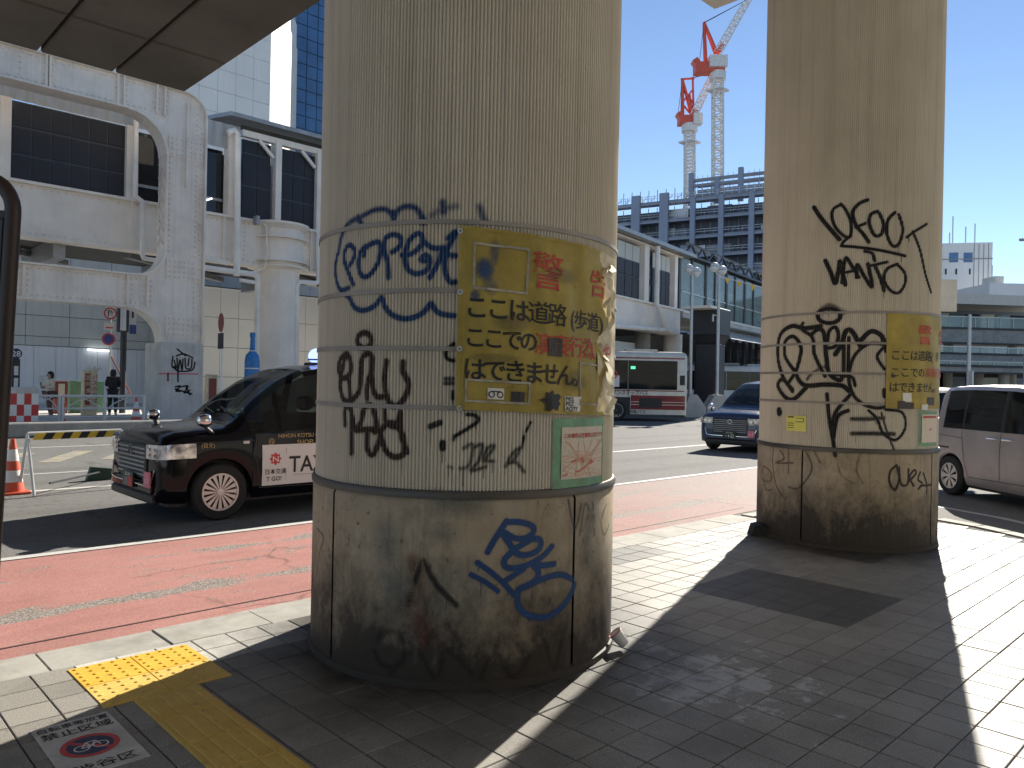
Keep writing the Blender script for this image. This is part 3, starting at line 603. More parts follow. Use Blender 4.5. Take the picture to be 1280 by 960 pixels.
# second pillar
wc = .026
pl2.paint([(z7((165, 175), (230, 270), (355, 415)), 0.0390, .003), (z7((365, 155), (310, 190), (300, 250), (330, 330), (400, 395), (440, 380), (440, 280), (400, 190), (365, 150)), 0.0286, .003), (z7((440, 390), (390, 430), (370, 465)), 0.0286, .003), (z7((370, 465), (500, 475), (700, 505), (845, 540)), 0.0286, .003),
  (z7((565, 120), (500, 150), (455, 215), (480, 310), (530, 370), (575, 435)), 0.0338, .003), (z7((480, 325), (550, 295)), 0.0286, .003), (z7((640, 205), (590, 230), (580, 300), (620, 385), (670, 375), (685, 300), (655, 220)), 0.0312, .003), (z7((770, 215), (720, 270), (710, 370), (750, 460), (800, 450), (830, 340), (800, 230)), 0.0312, .003),
  (z7((860, 400), (920, 355), (1010, 300)), 0.0260, .004), (z7((905, 360), (960, 500), (1000, 680), (1040, 810)), 0.0312, .003), (z7((250, 575), (290, 660), (325, 745), (350, 640), (360, 580), (380, 670), (400, 755)), 0.0390, .003), (z7((375, 740), (400, 560), (440, 600), (500, 700)), 0.0312, .003), (z7((390, 665), (470, 650)), 0.0260, .003), (z7((485, 700), (490, 605), (540, 690), (600, 770), (570, 600)), 0.0338, .003),
  (z7((545, 505), (600, 520), (620, 575)), 0.0286, .003), (z7((580, 615), (715, 585)), 0.0260, .003), (z7((620, 610), (660, 700), (690, 800)), 0.0338, .003), (z7((790, 600), (710, 640), (690, 720), (740, 800), (800, 815), (845, 750), (845, 670), (790, 605)), 0.0286, .003)], 'spray_black', 'black marker tag reading LOFOOT WANTO')
pl2.paint([(z6((205, 360), (160, 290), (160, 220), (200, 195), (235, 250), (215, 350), (180, 410)), 0.0390, .004), (z6((330, 145), (250, 155), (190, 145), (135, 190), (125, 290), (150, 390), (195, 450)), 0.0442, .006), (z6((195, 455), (150, 400), (125, 430), (160, 485), (200, 495), (250, 450), (265, 430)), 0.0442, .005), (z6((245, 130), (240, 160), (290, 200), (300, 280), (350, 385)), 0.0338, .004), (z6((205, 360), (230, 410), (265, 430), (350, 425), (430, 430), (465, 455)), 0.0442, .006),
  (z6(*ell(370, 95, 55, 35, 0, 370)), 0.0390, .005), (z6((320, 80), (370, 45), (440, 80)), 0.0390, .02, .6), (z6((290, 180), (320, 160), (345, 180), (355, 280), (370, 370), (420, 405), (430, 380), (400, 375)), 0.0390, .004), (z6((360, 230), (370, 170), (400, 150), (415, 190), (400, 240), (365, 250)), 0.0338, .004), (z6((400, 280), (430, 230), (450, 170), (480, 170), (520, 240)), 0.0442, .004), (z6((440, 380), (440, 190)), 0.0338, .004), (z6((465, 200), (460, 380)), 0.0312, .004), (z6((430, 385), (480, 390), (495, 430)), 0.0286, .004),
  (z6((520, 215), (570, 170), (620, 190), (640, 240)), 0.0442, .004), (z6((645, 235), (560, 230), (490, 290), (465, 390), (490, 480), (560, 530), (640, 530), (690, 460), (700, 360), (670, 290), (640, 250)), 0.0312, .004), (z6((645, 245), (700, 250), (745, 255)), 0.0390, .004), (z6((640, 265), (740, 265)), 0.0312, .005), (z6((735, 240), (740, 270)), 0.0650, .006), (z6((640, 240), (600, 290), (635, 350)), 0.0286, .004),
  (z6((265, 400), (290, 370), (350, 340), (370, 380)), 0.0260, .01, .6), (z6((130, 550), (132, 560)), 0.0715, .004), (z6((360, 470), (370, 580), (390, 700), (400, 765)), 0.0338, .004), (z6((470, 475), (400, 560), (385, 640), (390, 700)), 0.0338, .004), (z6((390, 680), (410, 580), (460, 550)), 0.0364, .005), (z6((640, 545), (720, 560), (735, 630), (690, 690), (630, 660), (600, 590), (560, 550)), 0.0260, .004), (z6((480, 590), (560, 590), (630, 585)), 0.0364, .014, .75), (z6((480, 660), (580, 660), (680, 662)), 0.0364, .012, .8), (z6((620, 560), (650, 660), (680, 735)), 0.0182, .006, .8), (z6((635, 450), (635, 480)), 0.0390, .004)], 'spray_black', 'large bubbly black spray tag on the far pillar')
pl2.paint([(z6((690, 810), (660, 840), (655, 890), (680, 930), (700, 880), (690, 815)), 0.0208, .003), (z6((700, 820), (710, 900), (740, 900), (745, 830)), 0.0208, .003), (z6((745, 890), (780, 850), (770, 835), (750, 870), (770, 910)), 0.0208, .003), (z6((800, 845), (790, 880), (810, 900), (790, 925)), 0.0208, .003), (z6((815, 850), (830, 900), (830, 945)), 0.0208, .003), (z6((800, 910), (850, 905)), 0.0208, .003)], 'spray_black', 'small black tag reading QUEST on the plinth')
pl2.paint([(z6((110, 720), (105, 800), (120, 900), (150, 960)), 0.0130, .004, .6), (z6((60, 820), (50, 870), (90, 890), (100, 850), (60, 820), (70, 920), (100, 930)), 0.0130, .004, .55), (z6((140, 740), (160, 780), (120, 800), (200, 800)), 0.0182, .005, .5), (z6((180, 730), (180, 850)), 0.0156, .005, .45), (z6((260, 740), (290, 830), (230, 920), (180, 915)), 0.0182, .005, .5), (z6((300, 740), (330, 800)), 0.0182, .006, .4), (z6((520, 750), (500, 830), (530, 900)), 0.0156, .006, .35), (z6((1010-520, 900), (430, 860), (410, 800)), 0.0156, .006, .3)], 'spray_brown', 'faint brown scrawls on the far plinth')

# ================================================================== BANNERS AND NOTICES ON THE PILLARS
def cyl_fn(P, rad, th0, z0, sgn=1):
    """(u to the right as seen from outside, v up) -> point on the pillar surface, relative to pillar base"""
    return lambda u, v, dr=0.0: (math.cos(th0+u/rad)*(rad+dr), math.sin(th0+u/rad)*(rad+dr), z0+v)
def banner(pl, label, tl, bl, right_u, mats, px_tl):
    pass
def sheet_grid(fn, w_, h_, nu, nv, wave, right_edge=None, left=0.0):
    vs_, fs_ = [], []
    for j in range(nv+1):
        v = h_*j/nv; wr = right_edge(v) if right_edge else w_
        for i in range(nu+1):
            u = left+(wr-left)*i/nu; vs_.append(fn(u, v, wave(u, v)))
    for j in range(nv):
        for i in range(nu): a = j*(nu+1)+i; fs_.append((a, a+1, a+nu+2, a+nu+1))
    return vs_, fs_
def chars(mb, s, fn, u, v, size, pitch, off=.012, sx=1.0, dr=.004):
    mb.splits = getattr(mb, 'splits', [])
    for ch in s:
        mb.splits.append((len(mb.v), len(mb.f)))
        if ch != ' ': text_mb(mb, ch, lambda a, b: fn(a, b, dr), size, u, v, off, 'LEFT', sx)
        u += pitch
    return mb
def rect(mb, fn, u0, v0, u1, v1, dr=.006, n=None):
    n = n or max(2, int((u1-u0)/.025))
    vs_ = [fn(u0+(u1-u0)*i/n, v, dr) for v in (v0, v1) for i in range(n+1)]
    return mb.add(vs_, [(i, i+1, n+2+i, n+1+i) for i in range(n)])
def frame_rect(mb, fn, u0, v0, u1, v1, t_, dr=.007):
    rect(mb, fn, u0, v0, u1, v0+t_, dr); rect(mb, fn, u0, v1-t_, u1, v1, dr); rect(mb, fn, u0, v0+t_, u0+t_, v1-t_, dr, 1); rect(mb, fn, u1-t_, v0+t_, u1, v1-t_, dr, 1)
def wav(u, v): return .006*math.sin(u*17+v*9)+.005*math.sin(v*23-u*11+1)+.004*math.sin(u*41+v*5)
# --- near banner
th0, zb_ = pxcyl(P1, pl1.rc, 570, 511); _, zt_ = pxcyl(P1, pl1.rc, 577, 284)
RB = pl1.rc+.037; H = zt_-zb_
_fb = cyl_fn(P1, RB, th0, zb_); fb = lambda u, v, dr=0.0: _fb(u, v-.035*u/1.02-.02*(v/H)*u/1.02, dr)
dr_txt = lambda u, v, dr=0: fb(u, v, dr+wav(u, v))
UW = 1.02
def tear(v):
    s_ = v/H; return UW-.05-.10*abs(math.sin(s_*9.3+.6))*(1 if s_ > .12 else .3)-.03*math.sin(s_*31)
bn = thing('warning_banner', 'torn dirty yellow cloth banner with red heading strapped to the near pillar', 'banner', (P1[0], P1[1], 0), 0, 'yellow warning banners on the pillars')
MB().add(*sheet_grid(fb, UW, H, 44, 40, wav, tear)).build('sheet', 'banner_yellow', bn, True)
# exposed lining along the torn right edge: ragged strips
r5 = random.Random(5)
for k in range(9):
    z0 = H*(.02+.108*k); L_ = H*r5.uniform(.10, .2); mb = MB(); vs_, fs_ = [], []
    n = 7; u0 = UW-.10-r5.uniform(0, .05)
    for i in range(n+1):
        s_ = i/n; v = min(H-.005, z0+L_*s_); uu = tear(v)-.012+.03*s_; wd = .045*math.sin(math.pi*min(1, s_*.9+.1))+.006
        b_ = .012+.03*math.sin(s_*3.1+k)
        vs_ += [fb(uu, v, b_), fb(uu+wd, v-.01, b_+.01)]
    mb.add(vs_, [(2*i, 2*i+1, 2*i+3, 2*i+2) for i in range(n)]).build('torn_strip', 'cloth_lining', bn, True)
MB().add(*sheet_grid(fb, UW+.10, H, 8, 20, lambda u, v: -.006+.004*math.sin(v*30), lambda v: UW+.09+.015*math.sin(v*40), left=UW-.16)).build('lining', 'cloth_lining', bn, True)
mb = MB(); rect(mb, dr_txt, 0, 0, UW-.1, .012, .003, 20); rect(mb, dr_txt, 0, H-.016, UW-.12, H, .003, 20); rect(mb, dr_txt, .028, .01, .034, H-.02, .003, 1); rect(mb, dr_txt, 0.01, .055, UW-.12, .06, .002, 20); mb.build('hem', 'banner_yellow', bn)
def vz(py, px=600): return pxcyl(P1, RB, px, py)[1]-zb_
def uz(px, py=400): return ((pxcyl(P1, RB, px, py)[0]-th0+math.pi) % (2*math.pi)-math.pi)*RB
mb = chars(MB(), '警', dr_txt, uz(662), vz(354, 680)+.008, .20, .1, .005); mb.build('heading', 'ink_red', bn); mb = chars(MB(), '告', dr_txt, uz(735), vz(362, 745)+.012, .155, .1, .008)
mb.build('heading', 'ink_red', bn)['label'] = 'red heading characters'
p_ = (uz(684)-uz(581))/4.0
mb = MB(); chars(mb, 'ここは', dr_txt, uz(580), vz(394, 590), .122, p_, .018); mb.build('lettering', 'ink_black', bn); mb = chars(MB(), '道路', dr_txt, uz(580)+3*p_, vz(394, 590), .122, p_, .008); mb.build('lettering', 'ink_black', bn); mb = chars(MB(), '(', dr_txt, uz(712), vz(394, 590), .12, p_, .004); mb.build('lettering', 'ink_black', bn); mb = chars(MB(), '歩道)', dr_txt, uz(718), vz(394, 590), .11, p_*.98, .008)
mb.build('lettering', 'ink_black', bn)
mb = MB(); chars(mb, 'ここでの', dr_txt, uz(580), vz(431, 590), .112, p_*.86, .016); mb.build('lettering', 'ink_black', bn)
mb = MB(); chars(mb, '演奏行為、や', dr_txt, uz(668), vz(433, 590), .118, p_*.96, .006); mb.build('lettering', 'ink_red', bn)
mb = MB(); chars(mb, 'はできません。', dr_txt, uz(579), vz(472, 590), .122, p_*.94, .017); mb.build('lettering', 'ink_black', bn)
mb = MB(); frame_rect(mb, dr_txt, uz(590), vz(361), uz(660), vz(302), .012); mb.build('tape_frame', 'tape_grey', bn)
mb = MB(); frame_rect(mb, dr_txt, uz(583), vz(502), uz(664), vz(473), .011); mb.build('tape_frame', 'tape_grey', bn)
mb = MB(); frame_rect(mb, dr_txt, uz(725), vz(500, 740), uz(750), vz(447, 740), .01); mb.build('tape_frame', 'tape_grey', bn)
mb = MB(); rect(mb, dr_txt, uz(611), vz(497), uz(632), vz(483), .006, 3); mb.build('sticker', 'sticker_white', bn)
mb = MB()
for cu_ in (uz(616), uz(627)):
    for k in range(12):
        a, b = 2*math.pi*k/12, 2*math.pi*(k+1)/12; mb.quad(*[dr_txt(cu_+r_*math.cos(q), vz(491)+r_*math.sin(q), .008) for r_, q in ((.017, a), (.017, b), (.011, b), (.011, a))])
rect(mb, dr_txt, uz(615), vz(488), uz(628), vz(486.5), .008); mb.build('sticker_print', 'ink_black', bn)
mb = MB(); rect(mb, dr_txt, uz(641), vz(499), uz(657), vz(486), .006, 3); mb.build('sticker', 'sticker_dark', bn); mb = MB(); rect(mb, dr_txt, uz(686), vz(440, 690), uz(703), vz(417, 690), .006, 3); mb.build('sticker', 'sticker_dark', bn)
mb = MB()   # ragged black star sticker
c_u, c_v = uz(690), vz(496, 690); pts = []
for k in range(18):
    a = 2*math.pi*k/18; r_ = r5.uniform(.03, .062); pts.append((c_u+1.25*r_*math.cos(a), c_v+r_*math.sin(a)))
mb.add([dr_txt(c_u, c_v, .008)]+[dr_txt(a, b, .008) for a, b in pts], [(0, 1+k, 1+(k+1) % 18) for k in range(18)]); mb.build('sticker', 'ink_black', bn)
mb = MB(); rect(mb, dr_txt, uz(708), vz(509, 715), uz(727), vz(490, 715), .006, 3); mb.build('sticker', 'sticker_white', bn)
mb = MB()
for s_, y_ in (('PKS', 496), ('PEZ', 502), ('AQTY', 508.2)): text_mb(mb, s_, lambda a, b: dr_txt(a, b, .009), .031, uz(708.5), vz(y_, 715), .012, 'LEFT', 1.0)
mb.build('sticker_print', 'ink_black', bn)
# grommets
for px_, py_ in ((574, 289), (574, 365), (573, 436), (573, 510)):
    mb = MB().lathe([(.014, -.004), (.014, .004), (.006, .004)], 12, (0, 0, 0), 'x'); o = mb.build('grommet', 'galv', bn, True); u_, v_ = uz(px_, py_)+.006, vz(py_, 577); o.location = fb(u_, v_, .008); o.rotation_euler = (0, 0, th0+u_/RB)
# blue overspray on the banner
q = cyl_fn(P1, RB, th0, zb_)
def cloth_paint(strokes, mat):
    mb = MB(); al = []; 
    for cu_, cv_, ru, rv, a_ in strokes:
        n = 14; base = len(mb.v); vs_ = [dr_txt(cu_, cv_, .0065)]; al.append(a_)
        for ring, f_ in ((.55, .8), (1.0, 0)):
            for k in range(n): vs_.append(dr_txt(cu_+ru*ring*math.cos(2*math.pi*k/n), cv_+rv*ring*math.sin(2*math.pi*k/n), .0065)); al.append(a_*f_)
        mb.add(vs_, [(0, 1+k, 1+(k+1) % n) for k in range(n)]+[(1+k, 1+n+k, 1+n+(k+1) % n, 1+(k+1) % n) for k in range(n)])
    me = bpy.data.meshes.new('overspray'); me.from_pydata(mb.v, [], mb.f); a = me.attributes.new('alpha', 'FLOAT', 'POINT'); a.data.foreach_set('value', al); finish('overspray', me, mat, bn)
for q_ in [(uz(605), vz(335), .055, .07, .9), (uz(617), vz(312), .03, .08, .5), (uz(612), vz(356), .05, .05, .45), (uz(593), vz(368), .03, .03, .7)]: cloth_paint([q_], 'spray_blue')
for q_ in [(uz(640), vz(400), .12, .05, .4), (uz(700), vz(330), .14, .05, .35), (uz(720), vz(470, 720), .1, .07, .35), (uz(620), vz(445), .15, .03, .35)]: cloth_paint([q_], 'spray_grey')
# --- map notice below the banner
thn, znb = pxcyl(P1, pl1.rc, 687, 612); _, znt = pxcyl(P1, pl1.rc, 690, 523); RN = pl1.rc+.022; Hn = znt-znb
fn_ = cyl_fn(P1, RN, thn, znb); un = lambda px: ((pxcyl(P1, RN, px, 570)[0]-thn+math.pi) % (2*math.pi)-math.pi)*RN
Wn = un(753)
nb = thing('map_notice', 'green bordered parking ban map under the warning banner of the near pillar', 'notice', (P1[0], P1[1], 0), 0, 'map notices on the pillars')
MB().add(*sheet_grid(fn_, Wn, Hn, 14, 10, lambda u, v: .003*math.sin(u*30)+.002*math.sin(v*44))).build('sheet', 'green_vinyl', nb, True)
mu0, mu1, mv0, mv1 = .05, Wn-.03, .05, Hn-.045
mb = MB(); rect(mb, fn_, mu0, mv0, mu1, mv1, .007, 12); mb.build('map_sheet', 'map_paper', nb)
mb = MB(); text_mb(mb, 'この場所は放置禁止区域です', lambda a, b: fn_(a, b, .010), (mu1-mu0)/13.4, mu0+.012, mv1-.055, .02); mb.build('heading', 'ink_red', nb)
mb = MB(); r8 = random.Random(8)
def road(mb, pts, w_):
    for (a, b), (c_, d) in zip(pts[:-1], pts[1:]):
        L_ = math.hypot(c_-a, d-b); nx, ny = -(d-b)/L_*w_/2, (c_-a)/L_*w_/2
        mb.quad(fn_(a+nx, b+ny, .009), fn_(a-nx, b-ny, .009), fn_(c_-nx, d-ny, .009), fn_(c_+nx, d+ny, .009))
mh, mw = mv1-mv0-.07, mu1-mu0
PT = lambda a, b: (mu0+mw*a, mv0+mh*b)
for k in range(9):
    y0 = r8.random(); y1 = r8.random(); road(mb, [PT(0.02, y0), PT(.35, (y0+y1)/2+.08*r8.uniform(-1, 1)), PT(.65, (y0+y1)/2), PT(.98, y1)], .004)
    x0 = r8.random(); x1 = r8.random(); road(mb, [PT(x0, .02), PT((x0+x1)/2, .5), PT(x1, .98)], .004)
mb.build('map_roads', 'ink_map_line', nb)
mb = MB(); road(mb, [PT(.02, .1), PT(.4, .2), PT(.6, .36), PT(.75, .42)], .009); road(mb, [PT(.2, .45), PT(.45, .52)], .012); road(mb, [PT(.42, .46), PT(.47, .5)], .03); road(mb, [PT(.64, .4), PT(.7, .42)], .022); mb.build('map_marks', 'ink_map_red', nb)
# --- far banner and notice
th2, z2b = pxcyl(P2, pl2.rc, 1105, 510); _, z2t = pxcyl(P2, pl2.rc, 1106, 392); RB2 = pl2.rc+.028; H2 = z2t-z2b; fb2 = cyl_fn(P2, RB2, th2, z2b)
u2 = lambda px: ((pxcyl(P2, RB2, px, 450)[0]-th2+math.pi) % (2*math.pi)-math.pi)*RB2
v2 = lambda py, px=1120: pxcyl(P2, RB2, px, py)[1]-z2b
W2 = u2(1171)+.12
b2 = thing('warning_banner', 'smaller flat yellow banner with red heading on the far pillar', 'banner', (P2[0], P2[1], 0), 0, 'yellow warning banners on the pillars')
wv2 = lambda u, v: .004*math.sin(u*19+v*7)+.003*math.sin(v*25)
MB().add(*sheet_grid(fb2, W2, H2, 24, 20, wv2)).build('sheet', 'banner_yellow', b2, True)
d2 = lambda u, v, dr=0: fb2(u, v, dr+wv2(u, v))
mb = MB(); chars(mb, '警', d2, u2(1147), v2(429, 1150)+.005, .20, .1, .008); mb.build('heading', 'ink_red', b2)
mb = MB(); chars(mb, '告', d2, u2(1149)+.36, v2(428, 1150)+.01, .15, .1, .008); mb.build('heading', 'ink_red', b2)
mb = MB(); chars(mb, 'ここは道路(歩', d2, u2(1113), v2(449), .105, .098, .006); mb.build('lettering', 'ink_black', b2); mb = chars(MB(), 'ここでの', d2, u2(1113), v2(470), .10, .098, .006); mb.build('lettering', 'ink_black', b2); mb = chars(MB(), 'はできません。', d2, u2(1111), v2(489), .105, .095, .006); mb.build('lettering', 'ink_black', b2)
mb = MB(); chars(mb, '演奏行為', d2, u2(1113)+.392, v2(470), .10, .098, .006); mb.build('lettering', 'ink_red', b2)
mb = MB(); rect(mb, d2, u2(1129), v2(502), u2(1140), v2(491), .006, 3); mb.build('sticker', 'sticker_white', b2); mb = MB(); rect(mb, d2, u2(1152), v2(512), u2(1160), v2(505), .006, 3); mb.build('sticker', 'sticker_white', b2)
mb = MB(); rect(mb, d2, u2(1123), v2(511), u2(1132), v2(501), .007, 3); mb.build('sticker', 'sticker_dark', b2); mb = MB(); rect(mb, d2, u2(1133), v2(511), u2(1143), v2(503), .007, 3); mb.build('sticker', 'sticker_dark', b2); mb = MB(); rect(mb, d2, u2(1160), v2(506), u2(1168), v2(496), .006, 3); mb.build('sticker', 'sticker_dark', b2); mb = MB(); rect(mb, d2, u2(1114), v2(472), u2(1119), v2(468), .008, 2); mb.build('sticker', 'sticker_dark', b2)
th3, z3b = pxcyl(P2, pl2.rc, 1146, 558); _, z3t = pxcyl(P2, pl2.rc, 1146, 514); f3 = cyl_fn(P2, pl2.rc+.020, th3, z3b); H3 = z3t-z3b
n2 = thing('map_notice', 'narrow green bordered map under the banner of the far pillar', 'notice', (P2[0], P2[1], 0), 0, 'map notices on the pillars')
MB().add(*sheet_grid(f3, .36, H3, 10, 4, lambda u, v: 0)).build('sheet', 'green_vinyl', n2, True)
mb = MB(); rect(mb, f3, .03, .035, .33, H3-.03, .006, 8); mb.build('map_sheet', 'map_paper', n2)
mb = MB(); rect(mb, f3, .045, H3-.065, .3, H3-.045, .009, 8); rect(mb, f3, .16, .15, .18, .17, .009, 1); mb.build('heading', 'ink_red', n2)
th4, z4b = pxcyl(P2, pl2.rc, 984.5, 538); _, z4t = pxcyl(P2, pl2.rc, 984.5, 519); f4 = cyl_fn(P2, pl2.rc+.019, th4, z4b); u4 = ((pxcyl(P2, pl2.rc, 1009.5, 530)[0]-th4+math.pi) % (2*math.pi)-math.pi)*pl2.rc
n4 = thing('paper_notice', 'small bright yellow notice stuck low on the far pillar', 'notice', (P2[0], P2[1], 0))
mb = MB(); rect(mb, f4, 0, 0, u4, z4t-z4b, 0, 8); mb.build('sheet', 'notice_yellow', n4)
mb = MB(); rect(mb, f4, .02, z4t-z4b-.02, .09, z4t-z4b-.008, .003); rect(mb, f4, .11, .09, .20, .096, .003); rect(mb, f4, .19, .09, .196, .13, .003, 1); rect(mb, f4, .11, .125, .2, .13, .003)
for k in range(3): rect(mb, f4, .02, .03+.022*k, .09, .036+.022*k, .003)
mb.build('print', 'ink_black', n4)

# ================================================================== SMALL THINGS ON THE PAVING
cp = thing('paper_cup', 'crumpled white paper cup lying tilted at the foot of the near pillar', 'cup', (0, 0, 0))
MB().lathe([(.001, 0), (.026, 0), (.028, .004), (.040, .088), (.038, .088), (.027, .008), (.001, .008)], 24).build('cup_wall', 'sticker_white', cp, True)
MB().lathe([(.0385, .088), (.0415, .086), (.043, .089), (.0415, .092), (.0385, .090)], 24).build('rim', 'cone_red', cp, True)
cp.location = at(781, 806, z=.03); cp.rotation_euler = (R(-28), R(-30), 0)
wd = MB(); wx, wy = at(945, 668, z=0).x, at(945, 668, z=0).y
wd.prism([(0, 0), (.26, 0), (.24, .05), (.10, .12), (.03, .10)], 'y', -.1, .1); wo = tag(wd.build('rubber_wedge', 'rubber'), 'black rubber wedge against the foot of the far pillar', 'wedge'); wo.location = (wx-.05, wy+.05, 0); wo.rotation_euler = (0, 0, R(-50))
# brown sign frame at the left edge
c0 = at(-50, 300, d=3.1); sf = thing('sign_frame', 'dark brown steel sign frame with rounded top at the left edge', 'sign frame', (c0.x, c0.y, 0), HEAD-R(90)+R(0))
fr = at(-2, 300, d=3.1); hw = (Vector((fr.x, fr.y))-Vector((c0.x, c0.y))).length; zt = at(0, 219, d=3.1).z+.02
outer = [(-hw, 0), (hw, 0)]+arc(hw-.16, zt-.16, .16, 0, 90, 8)+arc(-hw+.16, zt-.16, .16, 90, 180, 8)
mb = MB(); tw = .03
path = [(hw-tw, 0, 0)]+[(a, 0, b) for a, b in arc(hw-.16, zt-.16, .16-tw, 0, 90, 10)]+[(a, 0, b) for a, b in arc(-hw+.16, zt-.16, .16-tw, 90, 180, 10)]+[(-hw+tw, 0, 0)]
mb.tube(path, tw, 10).build('frame', 'dark_brown', sf, True)
MB().box(-hw+.055, -.012, .25, hw-.062, .012, zt-.19).build('panel', 'dark_brown', sf)
MB().box(-hw+.05, -.02, zt-.19, hw-.05, .02, zt-.16).build('crossbar', 'dark_brown', sf)
MB().box(hw-.062, -.004, zt-.35, hw-.055, .004, zt-.25).build('latch_plate', 'galv', sf)
sf.rotation_euler = (0, R(2.3), HEAD-R(90))

# ================================================================== CARS
class Shell:
    def __init__(s, L, wheels, wr_, stations, nose_round=.12):
        """stations: x -> (belt z, top z, half width, roof half width)"""
        s.L = L; s.wheels = wheels; s.wr = wr_; s.st = stations
        xs = set(np.round(np.linspace(0, L, 34), 3)) | set(np.round([q[0] for q in stations], 3))
        for wx_ in wheels:
            for k in range(-9, 10): xs.add(round(wx_+(wr_+.05)*math.sin(k*math.pi/18), 3))
        s.xs = sorted(x for x in xs if 0 <= x <= L)
        a = np.array(stations); s.tab = a
    def par(s, x): return [float(np.interp(x, s.tab[:, 0], s.tab[:, k])) for k in range(1, 6)]
    def sec(s, x):
        zb, zr, w_, wr_, z0 = s.par(x); zs = z0
        for wx_ in s.wheels:
            d = abs(x-wx_); ra = s.wr+.05
            if d < ra: zs = max(zs, .30*0+s.wr+math.sqrt(max(0, ra*ra-d*d))-.01)
        h = max(zb-zs, .05); rise = max(zr-zb, .004)
        P = [(w_*.955, zs), (w_*.985, zs+.06*h), (w_*1.0, zs+.35*h), (w_*1.0, zs+.62*h), (w_*.985, zs+.9*h), (w_*.965, zb)]
        g = min(1.0, rise/.35)      # 0 = hood, 1 = cabin
        hood = [(w_*.90, zb+rise*.45), (w_*.78, zb+rise*.72), (w_*.60, zb+rise*.86), (w_*.32, zb+rise*.96), (0, zr)]
        wb_ = w_*.955
        cab = [(wb_+(wr_-wb_)*.45, zb+rise*.48), (wr_, zb+rise*.87), (wr_*.93, zb+rise*.955), (wr_*.55, zb+rise*.99), (0, zr)]
        return P+[(a[0]*(1-g)+b[0]*g, a[1]*(1-g)+b[1]*g) for a, b in zip(hood, cab)]
    def mesh(s, name, mat, par, holes=()):
        s.xs = sorted(set(s.xs) | {round(q, 3) for h in holes for q in h[:2]}); S = [s.sec(x) for x in s.xs]; n = len(S[0]); m_ = 2*n-1; v = []; f = []
        for x, sc_ in zip(s.xs, S):
            v += [(x, -y, z) for y, z in sc_]+[(x, y, z) for y, z in sc_[-2::-1]]
        for i in range(len(S)-1):
            xm = (s.xs[i]+s.xs[i+1])/2
            for k in range(m_-1):
                kk = k if k < n-1 else m_-2-k
                if any(h[0] < xm < h[1] and h[2] <= kk < h[3] for h in holes): continue
                a = i*m_+k; f.append((a, a+m_, a+m_+1, a+1))
        f.append(tuple(range(m_))); f.append(tuple(range((len(S)-1)*m_+m_-1, (len(S)-1)*m_-1, -1)))
        return MB().add(v, f).build(name, mat, par, True, angle=38)
    def y(s, x, z):
        P = s.sec(x); zs = [p[1] for p in P]; ys = [p[0] for p in P]
        return float(np.interp(z, zs, ys))
    def z(s, x, y):
        P = s.sec(x)[::-1]; return float(np.interp(abs(y), [p[0] for p in P], [p[1] for p in P]))
    def side(s, mb, sgn, x0, x1, lo, hi, off=.006, nx=10, nz=4):
        """patch on the side between two curves"""
        v = []
        for i in range(nx+1):
            x = x0+(x1-x0)*i/nx; a, b = lo(x), hi(x)
            for k in range(nz+1): z = a+(b-a)*k/nz; v.append((x, sgn*(s.y(min(max(x, 0), s.L), z)+off), z))
        f = []
        for i in range(nx):
            for k in range(nz): a = i*(nz+1)+k; q = (a, a+nz+1, a+nz+2, a+1); f.append(q if sgn < 0 else q[::-1])
        return mb.add(v, f)
    def top(s, mb, x0, x1, hw, off=.006, nx=8, ny=12, flare=0.0):
        v = []
        for i in range(nx+1):
            for k in range(ny+1):
                q = -1+2*k/ny; xx = x0+(x1-x0)*i/nx; h = hw*(1+flare*i/nx); y = q*h; x = xx
                v.append((x, y, s.z(x, y)+off))
        return mb.add(v, [(i*(ny+1)+k, (i+1)*(ny+1)+k, (i+1)*(ny+1)+k+1, i*(ny+1)+k+1)[::-1] for i in range(nx) for k in range(ny)])
    def fn(s, sgn, off=.009): return lambda u, v: (u, sgn*(s.y(u, v)+off), v)
    def seam(s, mb, sgn, pts, w_=.008, off=.004):
        for (a, b), (c_, d) in zip(pts[:-1], pts[1:]):
            n = max(2, int(math.hypot(c_-a, d-b)/.08)); L_ = math.hypot(c_-a, d-b); nx, nz = -(d-b)/L_*w_/2, (c_-a)/L_*w_/2; v = []
            for i in range(n+1):
                x, z = a+(c_-a)*i/n, b+(d-b)*i/n
                v += [(x+nx, sgn*(s.y(x, z)+off), z+nz), (x-nx, sgn*(s.y(x, z)+off), z-nz)]
            fs_ = [(2*i, 2*i+1, 2*i+3, 2*i+2) for i in range(n)]; mb.add(v, fs_+[q[::-1] for q in []])
        return mb
